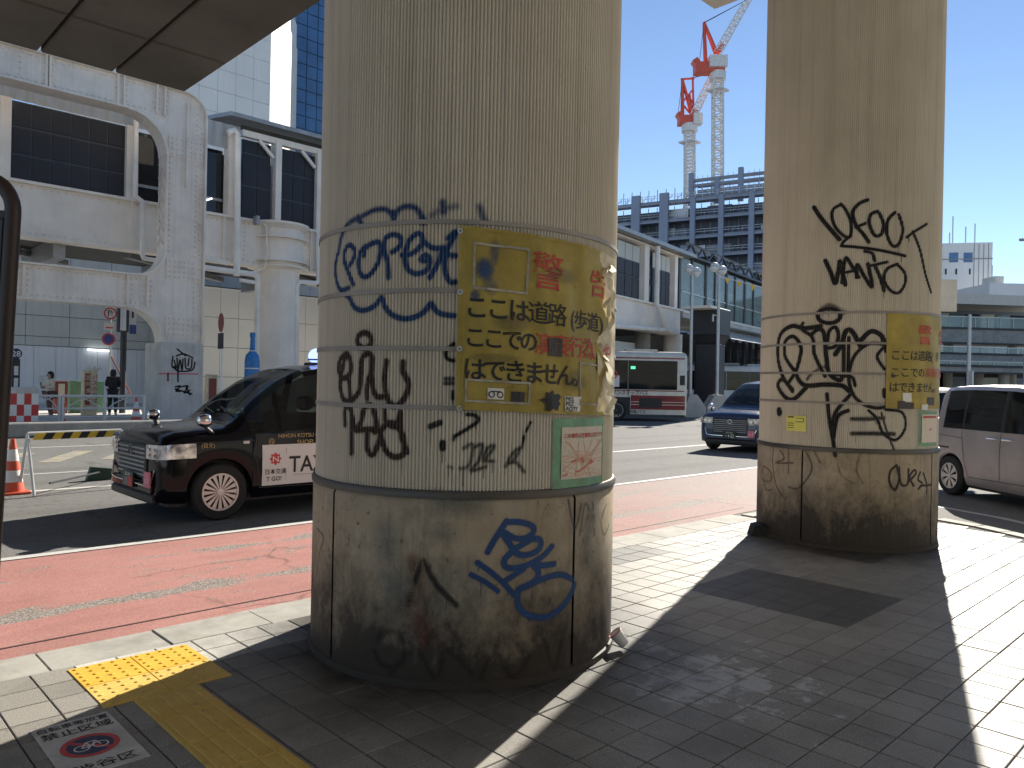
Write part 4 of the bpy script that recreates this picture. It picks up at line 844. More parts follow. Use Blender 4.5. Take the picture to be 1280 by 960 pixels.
def wheel(par, x, y, r, w_, sgn, spokes, mat='hubcap'):
    wh = MB().lathe([(r*.66, -w_/2), (r*.93, -w_/2), (r, -w_*.36), (r, w_*.36), (r*.93, w_/2), (r*.66, w_/2), (r*.64, w_*.2), (r*.64, -w_*.2), (r*.66, -w_/2)], 36, axis='y').build('wheel', 'rubber', par, True); wh.location = (x, y, r)
    mb = MB().lathe([(r*.66, sgn*w_*.50), (r*.60, sgn*w_*.50), (r*.585, sgn*w_*.36), (r*.57, sgn*w_*.34)], 36, axis='y'); mb.lathe([(r*.13, sgn*w_*.36), (r*.12, sgn*w_*.49), (.001, sgn*w_*.5)], 16, axis='y')
    for k in range(spokes):
        a = 2*math.pi*k/spokes; da = math.pi/spokes*.62; pts = []
        for rad, aa, dep in ((.12, da*1.2, .46), (.61, da, .46)):
            pts += [(r*rad*math.cos(a-aa), sgn*w_*dep, r*rad*math.sin(a-aa)), (r*rad*math.cos(a+aa), sgn*w_*dep, r*rad*math.sin(a+aa))]
        v = pts+[(p[0], p[1]-sgn*w_*.12, p[2]) for p in pts]
        mb.add(v, [(0, 1, 3, 2), (4, 6, 7, 5), (0, 2, 6, 4), (1, 5, 7, 3), (2, 3, 7, 6)])
    mb.build('rim', mat, wh, True, angle=30)
    MB().lathe([(r*.63, sgn*w_*.18), (.001, sgn*w_*.18)], 24, axis='y').build('brake_disc', 'plastic_black', wh)
    return wh
def interior(c, x0, x1, hw, z0, zd, zs):
    it = MB().box(x0, -hw-.1, z0-.1, x1, hw+.1, z0).build('cabin_floor', 'interior_dark', c)
    MB().box(x0-.05, -hw, z0+.1, x0+.28, hw, zd-.02, .05).build('dashboard', 'interior_dark', c)
    for y in (-.33, .33):
        for xs_ in (x0+.85, x0+1.75):
            st = MB().box(xs_-.5, y-.24, z0, xs_, y+.24, z0+.22, .05).build('seat', 'seat_grey', c)
            MB().box(xs_-.02, y-.23, z0+.15, xs_+.14, y+.23, zs-.12, .05).build('seat_back', 'seat_grey', st); MB().box(xs_+.02, y-.12, zs-.10, xs_+.12, y+.12, zs+.08, .04).build('headrest', 'seat_grey', st)
    MB().lathe([(.17, -.012), (.185, 0), (.17, .012), (.16, 0), (.17, -.012)], 20, (x0+.38, .33, zd+.02), 'x').build('steering_wheel', 'plastic_black', c, True)
    MB().box(x0+.05, -.30, zd-.01, x0+.20, .05, zd+.004).build('dash_papers', 'dash_pale', c)
def build_taxi(name, label, loc, rz, paint, full, group):
    L = 4.22
    st = [(0.0, .62, .70, .66, .62, .24), (.02, .72, .82, .745, .66, .23), (.07, .80, .91, .80, .70, .22), (.20, .86, .965, .83, .72, .21), (.45, .885, .995, .842, .72, .21), (.74, .90, 1.02, .846, .72, .21), (.84, .91, 1.06, .848, .70, .21), (1.10, .925, 1.29, .848, .66, .21), (1.40, .94, 1.51, .848, .62, .21), (1.70, .955, 1.655, .848, .60, .21), (1.97, .965, 1.71, .848, .60, .21), (2.42, .975, 1.75, .848, .60, .21), (3.22, .985, 1.745, .846, .60, .21), (3.72, 1.0, 1.70, .84, .585, .22), (3.97, 1.0, 1.64, .825, .56, .25), (4.10, .98, 1.45, .80, .60, .30), (4.19, .95, 1.15, .77, .66, .32), (4.22, .9, .96, .72, .66, .34)]
    S = Shell(L, (.62, 3.37), .305, st); c = thing(name, label, 'taxi', loc, rz, group)
    S.mesh('body', paint, c, ((.96, 1.27, 5, 7), (1.33, 2.12, 5, 7), (2.22, 3.10, 5, 7), (3.18, 3.72, 5, 7), (.93, 1.70, 7, 10)))
    interior(c, .95, 3.7, .55, .42, .95, 1.25)
    for x in (.62, 3.37):
        for sg in (-1, 1): wheel(c, x, sg*.745, .305, .19, sg, 16)
        MB().box(x-.36, -.66, .15, x+.36, .66, .66).build('wheel_well', 'plastic_black', c)
    MB().box(.12, -.70, .17, 4.08, .70, .34).build('underbody', 'plastic_black', c)
    for sg in (-1, 1):
        # door windows
        zt_ = lambda x: S.par(x)[1]-.13*max(0, min(1, (S.par(x)[1]-1.2)/.4))-.02
        belt = lambda x: S.par(x)[0]+.002; gtop = lambda x: S.par(x)[0]+.872*(S.par(x)[1]-S.par(x)[0])
        for x0, x1 in ((1.325, 2.125), (2.215, 3.105), (3.175, 3.73)):
            mb = MB(); S.side(mb, sg, x0, x1, belt, lambda x: max(belt(x)+.01, gtop(x)), .004, 14, 5); mb.build('side_window', 'car_glass', c, True)
        mb = MB(); S.side(mb, sg, .95, 1.28, belt, lambda x: max(belt(x)+.005, gtop(x)), .004, 6, 3); mb.build('quarter_window', 'car_glass', c, True)
        mb = MB()
        for pts in ([(1.06, .32), (1.02, .6), (1.04, .92)], [(2.17, .30), (2.17, .96)], [(3.12, .62), (3.14, .96)], [(1.06, .32), (2.17, .30), (2.95, .32), (3.12, .62)], [(.25, .84), (1.0, .845)]): S.seam(mb, sg, pts)
        mb.build('door_seam', 'plastic_black', c)
        for x in (1.94, 3.0):
            h = MB().tube([(x-.10, sg*(S.y(x, .86)+.004), .86), (x-.08, sg*(S.y(x, .86)+.03), .865), (x+.06, sg*(S.y(x, .86)+.03), .865), (x+.08, sg*(S.y(x, .86)+.004), .86)], .012, 6); h.build('door_handle', 'chrome', c, True)
        # fender mirror: stalk and chrome pod
        y0 = sg*(S.y(.42, .86)-.07)
        mr = MB().tube([(.56, y0, .93), (.48, y0, 1.0), (.46, y0, 1.04)], .022, 6).build('fender_mirror', 'plastic_black', c, True)
        MB().lathe([(.005, -.085), (.05, -.07), (.072, -.02), (.072, .03), (.06, .045), (.001, .05)], 14, (.47, y0, 1.07), 'x').build('mirror_pod', 'chrome', mr, True)
        # head lamps wrap round the corner
        mb = MB(); v = []; zl = lambda q: (.665+.02*q, .745+.02*q, .815+.02*q)
        path = [(-.022, .45), (-.022, .55), (-.018, .64), (-.002, .715), (.024, .775), (.06, .82), (.11, 0), (.18, 0), (.26, 0), (.35, 0)]
        for i, (hx, hy) in enumerate(path):
            for zz in zl(i/9): v.append((hx, sg*(max(hy, S.y(hx, zz)+.012) if hx > .01 else hy), zz))
        f = [(3*i+k, 3*i+3+k, 3*i+4+k, 3*i+1+k) for i in range(9) for k in range(2)]
        hl = mb.add(v, f if sg < 0 else [q[::-1] for q in f]).build('headlight', 'lamp_lens', c, True)
        for k, (lx, ly) in enumerate(((-.012, .53), (-.004, .65))): MB().lathe([(.001, -.012), (.042, -.012), (.046, 0.0), (.03, .01)], 16, (lx-.005, sg*ly, .742), 'x').build('lamp_unit', 'chrome', hl, True)
        MB().box(.035, sg*.50-.09, .30, .055, sg*.50+.09, .37).build('fog_lamp_recess', 'plastic_black', c)
        MB().box(4.15, sg*.70-.05, .75, 4.22, sg*.70+.05, 1.25, .02).build('tail_light', 'lamp_red', c)
        mb = MB(); S.seam(mb, sg, [(.86, .83), (.93, .83)], .03, .008); mb.build('side_repeater', 'lamp_clear', c)
    mb = MB(); S.top(mb, .915, 1.715, .69, .006, 12, 16, -.16); mb.build('windscreen', 'car_glass', c, True)
    mb = MB()
    for k in range(2): mb.bar((.88+.02*k, -.5+.55*k, S.z(.89, .3)+.018), (.96, .0+.5*k, S.z(.96, .2)+.03), .012)
    mb.build('wiper', 'plastic_black', c)
    # grille with slats, bumper, plate
    g = MB().box(-.012, -.44, .44, .03, .44, .80, .008).build('grille', 'plastic_black', c)
    for k in range(7): MB().box(-.026, -.42, .475+.046*k, -.008, .42, .495+.046*k, .004).build('grille_slat', 'steel_grey', g)
    MB().lathe([(.055, -.004), (.055, .004), (.042, .004), (.042, -.004)], 18, (-.032, 0, .73), 'x').build('badge', 'chrome', g, True)
    MB().box(-.03, -.62, .30, .05, .62, .42, .02).build('bumper', paint, c)
    MB().box(-.022, -.66, .20, .06, .66, .30, .02).build('lower_lip', 'plastic_black', c)
    mb = MB(); mb.tube([(.0, -.66, .56), (-.03, -.60, .40), (-.035, -.45, .385), (-.035, .45, .385), (-.03, .60, .40), (.0, .66, .56)], .010, 6); mb.build('chrome_trim', 'chrome', c, True)
    pt = MB().box(-.055, -.165, .33, -.042, .165, .495, .003).build('number_plate', 'plate_green', c)
    fp = lambda u, v: (-.058, -u, v)
    mb = MB(); text_mb(mb, '・4 62' if not full else '11-71', fp, .12, 0, .345, .01, 'CENTER', .75); text_mb(mb, '品川 500', fp, .045, 0, .45, .004, 'CENTER'); mb.build('plate_lettering', 'sign_white', pt)
    if full: MB().box(-.060, -.155, .34, -.056, -.0, .44).build('red_plate', 'sign_red', pt)
    ps = MB(); v0 = (-.015, -.56, .40); ps.box(-.045, -.63, .37, -.030, -.46, .535, .004); ps.build('courtesy_sticker', 'pink_sticker', c)
    mb = MB()
    for a, b in (((-.585, .50), (-.585, .42)), ((-.585, .42), (-.52, .42)), ((-.52, .42), (-.52, .47)), ((-.585, .46), (-.53, .46)), ((-.56, .51), (-.60, .51))): mb.bar((-.048, *a), (-.048, *b), .016, .003)
    mb.build('sticker_print', 'sign_white', c)
    # roof sign
    rs = MB().box(2.09, -.10, 1.712, 2.32, .10, 1.752, .012).build('roof_sign', 'plastic_black', c)
    MB().ball((2.205, 0, 1.835), .098, 10).build('lamp', 'roof_lamp', rs, True)
    for k in range(3): MB().lathe([(.10, -.01), (.10, .01)], 20, (2.205, 0, 1.79+.045*k)).build('lamp_stripe', 'sign_blue', rs, True) if k == 0 else None
    # door panel and lettering on the left side
    if full:
        F = S.fn(-1, .010); mb = MB(); S.side(mb, -1, 1.08, 2.9, lambda x: .335, lambda x: .79, .0085, 14, 3); pn = mb.build('door_advert', 'sign_white', c, True)
        F2 = S.fn(-1, .012)
        mb = MB(); text_mb(mb, 'TAXI', F2, .26, 1.40, .47, .012, 'LEFT', .92); mb.build('advert_lettering', 'ink_black', pn); mb = MB(); text_mb(mb, '日本交通', F2, .066, 1.105, .465, .01); mb.build('advert_lettering', 'ink_black', pn); mb = MB(); text_mb(mb, 'T GO!', F2, .068, 1.13, .385, .014); mb.build('advert_lettering', 'ink_black', pn)
        mb = MB(); vs_ = []
        for k in range(40):
            a = 2*math.pi*k/40; rr_ = .062+.010*math.cos(a*8); vs_.append(F2(1.235+rr_*math.cos(a), .63+rr_*math.sin(a)))
        mb.add([F2(1.235, .63)]+vs_, [(0, 1+k, 1+(k+1) % 40) for k in range(40)]); mb.build('flower_mark', 'sign_red', pn)
        F3 = S.fn(-1, .015); mb = MB(); text_mb(mb, 'N', F3, .09, 1.235, .598, .014, 'CENTER', 1.2); mb.build('flower_mark_letter', 'sign_white', pn)
        mb = MB(); rect_ = [F2(1.365, .38), F2(1.37, .38), F2(1.37, .75), F2(1.365, .75)]; mb.quad(*rect_); rect_ = [F2(1.46, .435), F2(1.72, .435), F2(1.72, .441), F2(1.46, .441)]; mb.quad(*rect_); mb.build('advert_rule', 'tape_grey', pn)
        mb = MB(); text_mb(mb, 'NIHON KOTSU GROUP', F, .062, 1.27, .865, .006, 'LEFT', 1.05); text_mb(mb, 'SHOEI', F, .07, 1.50, .785, .008, 'LEFT', 1.1); text_mb(mb, '(目文)', F, .055, .40, .79, .004); mb.build('door_lettering', 'gold_ink', c)
        mb = MB(); vs_ = [F(1.19+.035*math.cos(2*math.pi*k/20), .825+.035*math.sin(2*math.pi*k/20)) for k in range(20)]+[F(1.19+.028*math.cos(2*math.pi*k/20), .825+.028*math.sin(2*math.pi*k/20)) for k in range(20)]
        mb.add(vs_, [(k, (k+1) % 20, 20+(k+1) % 20, 20+k) for k in range(20)]); text_mb(mb, 'N', F, .045, 1.19, .81, .006, 'CENTER'); mb.build('door_mark', 'gold_ink', c)
        for k in range(1): S.side(MB(), -1, 3.0, 3.1, lambda x: .5, lambda x: .6)
    else:
        mb = MB(); S.seam(mb, -1, [(1.6, .8), (2.2, .8)], .03, .008); mb.build('door_lettering', 'gold_ink', c)
    # cabin: what shows through is dark, seats behind the glass are not seen
    return c
taxi1 = build_taxi('taxi', 'black taxi with white TAXI door panel half hidden by the near pillar', (2.88, 8.93, ROADZ), 0, 'paint_indigo', True, 'taxis on the road')
taxi2 = build_taxi('taxi', 'dark blue oncoming taxi seen front on between the two pillars', (16.6, 9.62, ROADZ), R(4), 'paint_navy', False, 'taxis on the road')

def build_van(name, label, loc, rz, paint, cat='minivan', lowered=0.0):
    L = 3.42
    st = [(0, .62, .74, .62, .55, .26), (.05, .72, .84, .68, .60, .22), (.2, .82, .95, .72, .62, .2), (.5, .92, 1.03, .735, .64, .2), (.72, .97, 1.10, .738, .64, .2), (.95, .99, 1.28, .738, .62, .2), (1.22, 1.0, 1.52, .738, .61, .2), (1.4, 1.0, 1.61, .738, .61, .2), (1.8, 1.0, 1.645, .738, .61, .2), (2.6, 1.0, 1.66, .738, .61, .2), (3.1, 1.0, 1.645, .735, .60, .2), (3.28, 1.0, 1.62, .72, .585, .22), (3.36, .99, 1.55, .70, .57, .26), (3.40, .98, 1.45, .68, .57, .28), (3.42, .95, 1.0, .66, .58, .30)]
    S = Shell(L, (.52, 2.98), .29, st); c = thing(name, label, cat, loc, rz)
    S.mesh('body', paint, c, ((1.10, 1.86, 5, 7), (1.92, 2.68, 5, 7), (2.72, 3.16, 5, 7), (.80, 1.20, 7, 10)))
    interior(c, .85, 3.2, .52, .42, .98, 1.28)
    for x in (.52, 2.98):
        for sg in (-1, 1): wheel(c, x, sg*.645, .29, .165, sg, 8)
        MB().box(x-.34, -.56, .14, x+.34, .56, .62).build('wheel_well', 'plastic_black', c)
    MB().box(.1, -.62, .15, 3.3, .62, .32).build('underbody', 'plastic_black', c)
    for sg in (-1, 1):
        lo = lambda x: S.par(x)[0]+.002
        gtop = lambda x: S.par(x)[0]+.872*(S.par(x)[1]-S.par(x)[0])
        for nm, x0, x1, hi, lo_ in (('rear_quarter_window', 2.715, 3.17, gtop, lo), ('rear_door_window', 1.915, 2.685, gtop, lo), ('front_door_window', 1.095, 1.865, gtop, lo)):
            mb = MB(); S.side(mb, sg, x0, x1, lo_, hi, .006, 12, 5); mb.build(nm, 'car_glass', c, True)
        mb = MB(); S.side(mb, sg, 1.86, 1.92, lo, gtop, .007, 2, 4); mb.build('window_pillar', 'plastic_black', c, True); mb = MB(); S.side(mb, sg, 2.68, 2.72, lo, gtop, .007, 2, 4); mb.build('window_pillar', 'plastic_black', c, True)
        mb = MB()
        for pts in ([(1.90, .34), (1.90, 1.02)], [(2.66, .72), (2.72, 1.02)], [(1.0, .36), (1.02, .98)], [(2.55, .34), (2.64, .55), (2.66, .72)], [(1.0, .34), (2.55, .32)], [(2.70, .87), (3.38, .90)]): S.seam(mb, sg, pts)
        mb.build('door_seam', 'plastic_black', c)
        mb = MB(); S.side(mb, sg, 2.98, 3.39, lambda x: .70, lambda x: .725, .006, 6, 1); mb.build('bumper_seam', 'plastic_black', c)
        for x in (1.76, 2.06): MB().tube([(x-.09, sg*(S.y(x, .90)+.003), .90), (x-.07, sg*(S.y(x, .9)+.03), .905), (x+.07, sg*(S.y(x, .9)+.03), .905), (x+.09, sg*(S.y(x, .9)+.003), .90)], .013, 6).build('door_handle', 'chrome', c, True)
        MB().box(3.34, sg*.655-.035, .72, 3.435, sg*.655+.035, 1.12, .02).build('tail_light', 'lamp_clear', c)
        MB().box(.62, sg*.80-.06, 1.0, .72, sg*.80+.08, 1.14, .03).build('door_mirror', paint, c)
    mb = MB(); S.top(mb, .785, 1.215, .63, .006, 8, 12, -.08); mb.build('windscreen', 'car_glass', c, True)
    MB().box(3.40, -.55, 1.06, 3.432, .55, 1.48, .01).build('rear_window', 'car_glass', c)
    MB().box(3.30, -.64, .32, 3.45, .64, .66, .04).build('rear_bumper', paint, c)
    MB().box(3.445, -.165, .72, 3.455, .165, .885).build('number_plate', 'tape_yellow', c)
    return c
va = R(50); wxl = Vector((2.98*math.cos(va)-.73*math.sin(va), 2.98*math.sin(va)+.73*math.cos(va)))
build_van('minivan', 'mauve grey box minivan at the right edge of the picture', (12.72-wxl.x, 3.72-wxl.y, ROADZ), va, 'paint_mauve')
build_van('parked_car', 'dark car almost hidden behind the minivan and the far pillar', (18.2, 5.6, ROADZ), R(20), 'paint_black', 'car')

# ================================================================== LEFT: RAIL VIADUCT, STATION, FAR PAVEMENT
YP = 26.0
Xp = lambda px, py=300: at(px, py, Y=YP).x
Zp = lambda px, py: at(px, py, Y=YP).z
XR, XL = Xp(255, 200), Xp(208, 260); ZT = Zp(250, 122); ZG = Zp(131, 127); C1, C0 = Zp(100, 337), Zp(100, 377); ZPL = Zp(222, 429); X0 = XL-14.5
pf = thing('viaduct_portal', 'white riveted steel portal frame of the rail viaduct with curved corners', 'viaduct', (XR, YP, 0))
D0, D1 = YP, YP+.55
rc = .7
B = lambda mb, nm, mat='steel_white_old', **k: mb.build(nm, mat, pf, world=True, **k)
B(MB().prism([(XL, ZPL), (XR, ZPL), (XR, ZT-rc)]+arc(XR-rc, ZT-rc, rc, 0, 90)+[(XL, ZT)], 'y', D0, D1), 'leg')
B(MB().box(X0+.01, D0, ZG, XL-.004, D1, ZT), 'girder'); B(MB().box(X0+.01, D0, C0, XL-.004, D1, C1), 'crossbeam')
B(MB().box(X0-1.2, D0, ZPL, X0, D1, ZT), 'leg')
def fillet(cx, cz, sx, sz, r):
    a0 = {(-1, -1): (90, 0), (-1, 1): (-90, 0)}[(sx, sz)]
    ctr = (cx+sx*r, cz+sz*r); pts = [(cx-.002, cz)]+arc(ctr[0], ctr[1], r, a0[0], a0[1], 10); return pts
for (cz, sz, r) in ((ZG, -1, 1.25), (C1, 1, .95), (C0, -1, 1.15)):
    pts = fillet(XL-.004, cz, -1, sz, r); B(MB().prism(pts if sz > 0 else pts[::-1], 'y', D0+.001, D1-.001), 'corner_plate')
    ap = pts[1:]; mb = MB()
    for a, b in zip(ap[:-1], ap[1:]): mb.bar((a[0], (D0+D1)/2-.06, a[1]), (b[0], (D0+D1)/2-.06, b[1]), 1.22, .06, (0, 1, 0)) if False else mb.add([(a[0], D0-.13, a[1]), (b[0], D0-.13, b[1]), (b[0], D1+.05, b[1]), (a[0], D1+.05, a[1])], [(0, 1, 2, 3), (3, 2, 1, 0)])
    # give the flange thickness
    mb2 = MB(); n = len(ap)
    cx_, cz_ = XL-.004-r, cz+sz*r
    inn = [(cx_+(p[0]-cx_)*.94, cz_+(p[1]-cz_)*.94) for p in ap]
    for i in range(n-1): mb2.prism([ap[i], ap[i+1], inn[i+1], inn[i]], 'y', D0-.13, D1+.05)
    B(mb2, 'flange')
fl_ = .055
B(MB().box(X0, D0-.14, ZG-fl_, XL-1.25, D1+.05, ZG), 'flange'); B(MB().box(X0, D0-.14, ZT, XR-rc, D1+.05, ZT+fl_), 'flange')
B(MB().box(X0, D0-.13, C1, XL-.95, D1+.05, C1+fl_), 'flange'); B(MB().box(X0, D0-.13, C0-fl_, XL-1.15, D1+.05, C0), 'flange')
B(MB().box(XR, D0-.13, ZPL, XR+fl_, D1+.05, ZT-rc), 'flange'); B(MB().box(XL-fl_, D0-.13, C1+.95, XL, D1+.05, ZG-1.25), 'flange'); B(MB().box(XL-fl_, D0-.13, ZPL, XL, D1+.05, C0-1.15), 'flange')
mb = MB()
for a, b in zip(arc(XR-rc, ZT-rc, rc, 0, 90)[:-1], arc(XR-rc, ZT-rc, rc, 0, 90)[1:]): mb.prism([a, (a[0]+(a[0]-XR+rc)*.08, a[1]+(a[1]-ZT+rc)*.08), (b[0]+(b[0]-XR+rc)*.08, b[1]+(b[1]-ZT+rc)*.08), b], 'y', D0-.13, D1+.05)
B(mb, 'flange')
for px_ in (53, 58, 143, 151, 192, 202): B(MB().box(Xp(px_)-.03, D0-.11, ZG, Xp(px_)+.03, D0, ZT), 'stiffener')
for px_ in (30, 160, 185): B(MB().box(Xp(px_)-.03, D0-.10, C0, Xp(px_)+.03, D0, C1), 'stiffener')
B(MB().box(XL+.58, D0-.1, C1+3.1, XL+.64, D0, ZT-.3), 'stiffener')
for k, z in enumerate((ZPL+.55, C1+.35, ZG-.9)): B(MB().box(XL+.03, D0-.025, z-.35, XR-.03, D0, z+.35), 'splice_plate')
rv = MB()
def rivet(x, z, y=D0): rv.add([(x+.044*math.cos(a), y, z+.044*math.sin(a)) for a in np.linspace(0, 2*math.pi, 7)[:-1]]+[(x+.028*math.cos(a), y-.036, z+.028*math.sin(a)) for a in np.linspace(0, 2*math.pi, 7)[:-1]], [(5, 4, 3, 2, 1, 0)[::-1]]+[(11, 10, 9, 8, 7, 6)]+[(i, (i+1) % 6, 6+(i+1) % 6, 6+i) for i in range(6)])
x = X0+.2
while x < XL:
    for z in (ZG+.1, ZT-.1): rivet(x, z)
    if x < XL-.6:
        for z in (C0+.1, C1-.1): rivet(x, z)
    x += .17
z = ZPL+.12
while z < ZT-.6:
    rivet(XR-.1, z); rivet(XR-.24, z+.08)
    if C1+.9 < z < ZG-1.2 or z < C0-1.1: rivet(XL+.1, z)
    z += .17
for px_ in (20, 50, 62, 140, 155, 188, 196, 206):
    z = ZG+.2
    while z < ZT-.15: rivet(Xp(px_), z); z += .17
for zc in (ZPL+.55, C1+.35, ZG-.9):
    for i in range(7):
        for j in range(4): rivet(XL+.15+i*.155, zc-.26+.17*j, D0-.025)
for px_ in (25, 36, 155, 166, 180, 190):
    z = C0+.2
    while z < C1-.1: rivet(Xp(px_), z); z += .16
B(rv, 'rivets', kind='stuff')
mb = MB(); z = C1+1.1      # lacing on the inner face of the leg
while z < ZG-1.6:
    mb.bar((XL-.08, D0+.03, z), (XL-.08, D0+.5, z+.45), .05, .03); mb.bar((XL-.08, D0+.5, z), (XL-.08, D0+.03, z+.45), .05, .03); z += .45
B(mb, 'lacing')
pb = thing('portal_footing', 'pale concrete footing of the white portal with small black tags and a pink line', 'footing', (XR-.6, YP+.4, 0))
px0, px1 = Xp(197, 480), Xp(248, 480)
MB().box(px0, YP-.35, -.02, px1, YP+1.2, ZPL, .03).build('block', 'concrete_pale', pb, world=True)
def flat_paint(strokes, Y, w_, name, mat, par, smooth=True):
    mb = MB()
    for st in strokes:
        q = [at(*p, Y=Y) for p in st]; q = smooth_path([(p.x, p.z) for p in q], 6)
        for a, b in zip(q[:-1], q[1:]):
            L_ = math.hypot(*(b-a))+1e-6; n = np.array([-(b-a)[1], (b-a)[0]])/L_*w_/2; e = (b-a)/L_*w_*.2; a_, b_ = a-e, b+e
            mb.quad((a_[0]+n[0], Y, a_[1]+n[1]), (a_[0]-n[0], Y, a_[1]-n[1]), (b_[0]-n[0], Y, b_[1]-n[1]), (b_[0]+n[0], Y, b_[1]+n[1]))
    return mb.build(name, mat, par, world=True)
zz4 = lambda *p: zm(320/1280, 100, 430, *p)
flat_paint([zz4((465, 60), (460, 110), (480, 120), (470, 80)), zz4((485, 70), (490, 130), (500, 80), (510, 130), (515, 75)), zz4((525, 70), (530, 120), (555, 120), (560, 75)), zz4((545, 70), (540, 110)), zz4((470, 110), (490, 135), (560, 130), (575, 90)), zz4((480, 60), (520, 50), (565, 70)), zz4((490, 125), (490, 190)), zz4((485, 25), (530, 60))], YP-.354, .05, 'graffiti', 'ink_black', pb)
flat_paint([zz4((475, 215), (500, 210), (480, 235), (510, 235)), zz4((500, 215), (540, 210), (520, 245), (550, 230)), zz4((530, 215), (550, 255)), zz4((475, 225), (560, 250))], YP-.354, .05, 'graffiti', 'ink_black', pb)
flat_paint([zz4((392, 148), (590, 150)), zz4((440, 145), (440, 185))], YP-.354, .05, 'pink_line', 'pink_sticker', pb)

# ---- station building carried on the white girder
YS = 28.0
Xs = lambda px, py=220: at(px, py, Y=YS).x
Zs = lambda px, py: at(px, py, Y=YS).z
sb = thing('station_building', 'white girder station building with dark window panels above the street', 'station', (Xs(200), YS, 0))
SB = lambda mb, nm, mat='steel_white', **k: mb.build(nm, mat, sb, world=True, **k)
GT, GB = Zs(15, 227), Zs(174, 312); XE = Xs(401)+12; XW = Xs(0)-14
WT = Zs(100, 143); FT = Zs(270, 151)
SB(MB().box(XW, YS, GB, XE, YS+.5, GT), 'girder')
SB(MB().box(XW, YS-.16, GT, XE, YS+.55, GT+.09), 'girder_flange'); SB(MB().box(XW, YS-.14, GB-.08, XE, YS+.5, GB), 'girder_flange')
for px_ in (163, 215, 279, 300, 388, 396): SB(MB().box(Xs(px_, 280)-.03, YS-.11, GB, Xs(px_, 280)+.03, YS, GT), 'stiffener')
rv = MB()
for xx in np.arange(XW+10, XE-9, .2):
    for z in (GT-.09, GB+.09): rivet(xx, z, YS)
for px_ in (300, 306, 374, 380, 386):
    for z in np.arange(GB+.15, GT-.1, .17): rivet(Xs(px_, 280), z, YS)
SB(rv, 'rivets', kind='stuff')
SB(MB().box(XW, YS+.4, GB+.1, XE, YS+5, GB+.5), 'floor_slab', 'under_dark')
for k in range(9): x = XW+3+4.2*k; SB(MB().box(x, YS+.5, GB-.55, x+.35, YS+5, GB+.08), 'floor_beam', 'steel_grey')
mb = MB()
for k in range(5): x = XW+6+6*k; mb.bar((x, YS+1, GB-.1), (x+5, YS+4.8, GB-.1), .28, .2)
SB(mb, 'wind_brace', 'steel_grey')
SB(MB().box(XW, YS+.9, GT+.1, XE, YS+1.0, WT), 'inner_wall', 'under_dark')
def panels(x0, x1, z0, z1, nc, rows, mat='window_dark', y=YS+.1, frame='frame_dark', par=sb):
    MB().box(x0, y+.03, z0, x1, y+.12, z1).build('window_frame', frame, par, world=True)
    zs_ = [z0]+[z0+(z1-z0)*r_ for r_ in rows]+[z1]
    for i in range(nc):
        for a, b in zip(zs_[:-1], zs_[1:]):
            w_ = (x1-x0)/nc; MB().box(x0+w_*i+.025, y, a+.04, x0+w_*(i+1)-.025, y+.05, b-.04).build('window_panel', mat, par, world=True)
groups = [(Xs(14), Xs(157), 6, (.33, .68)), (Xs(304), Xs(340), 2, (.42, .83)), (Xs(353), Xs(395), 3, (.34, .68))]
for gi, (a, b, nc, rows) in enumerate(groups): panels(a, b, GT+.1, WT+(0 if gi == 0 else .55), nc, rows)
panels(Xs(405), XE-.3, GT+.1, WT+.5, 16, (.34, .68)); panels(XW, Xs(-4), GT+.1, WT, 16, (.34, .68))
for px_, w_ in ((5, .30), (163, .32), (290, .34), (347, .24), (399, .28)): SB(MB().box(Xs(px_)-w_/2, YS-.1, GT+.1, Xs(px_)+w_/2, YS+.35, (WT if px_ < 200 else WT+.75)), 'post')
# glazed openings with lit tubes inside
for a, b in ((170, 212), (256, 284)):
    MB().box(Xs(a), YS+.45, GT+.1, Xs(b), YS+.5, WT).build('window_pane', 'glass_deep', sb, world=True)
    SB(MB().box(Xs(a), YS+.38, GT+.65, Xs(b), YS+.46, GT+.75), 'transom', 'steel_grey')
SB(MB().bar((Xs(257), YS+.40, Zs(257, 250)), (Xs(271), YS+.40, Zs(271, 246)), .06, .06), 'tube_lamp', 'tube_light')
def corr(x0, x1, z0, z1, y, nm='fascia'):
    mb = MB(); n = max(2, int((x1-x0)/.11)); vs_ = []
    for i in range(n+1):
        dy = .03 if (i//2) % 2 else 0; xx = x0+(x1-x0)*i/n; vs_ += [(xx, y-dy, z0), (xx, y-dy, z1)]
    mb.add(vs_, [(2*i, 2*i+2, 2*i+3, 2*i+1) for i in range(n)]); return SB(mb, nm, 'corrugated')
corr(XW, Xs(168), WT, FT+.2, YS+.02); corr(Xs(168), Xs(300), WT, FT, YS+.05)
# pitched canopy over the right-hand bays
RT = Zs(308, 145); RX0, RX1 = Xs(282, 160), XE
rf = SB(MB().add([(RX0, YS-.45, RT-.27), (RX1, YS-.45, RT-.27), (RX1, YS+2.2, RT+.15), (RX0, YS+2.2, RT+.15), (RX0, YS-.45, RT-.12), (RX1, YS-.45, RT-.12), (RX1, YS+2.2, RT+.30), (RX0, YS+2.2, RT+.30)], [(3, 2, 1, 0), (4, 5, 6, 7), (0, 1, 5, 4), (1, 2, 6, 5), (2, 3, 7, 6), (3, 0, 4, 7)]), 'roof', 'steel_grey')
for k in range(14): x = RX0+.4+k*.9; MB().bar((x, YS-.40, RT-.33), (x, YS+2.1, RT+.08), .09, .12).build('rafter', 'steel_grey', rf, world=True)
SB(MB().box(Xs(302), YS-.05, WT+.62, XE, YS+.2, WT+.85), 'lintel'); SB(MB().box(Xs(304), YS+.2, WT+.85, XE, YS+.3, RT-.3), 'upper_grille', 'under_dark')
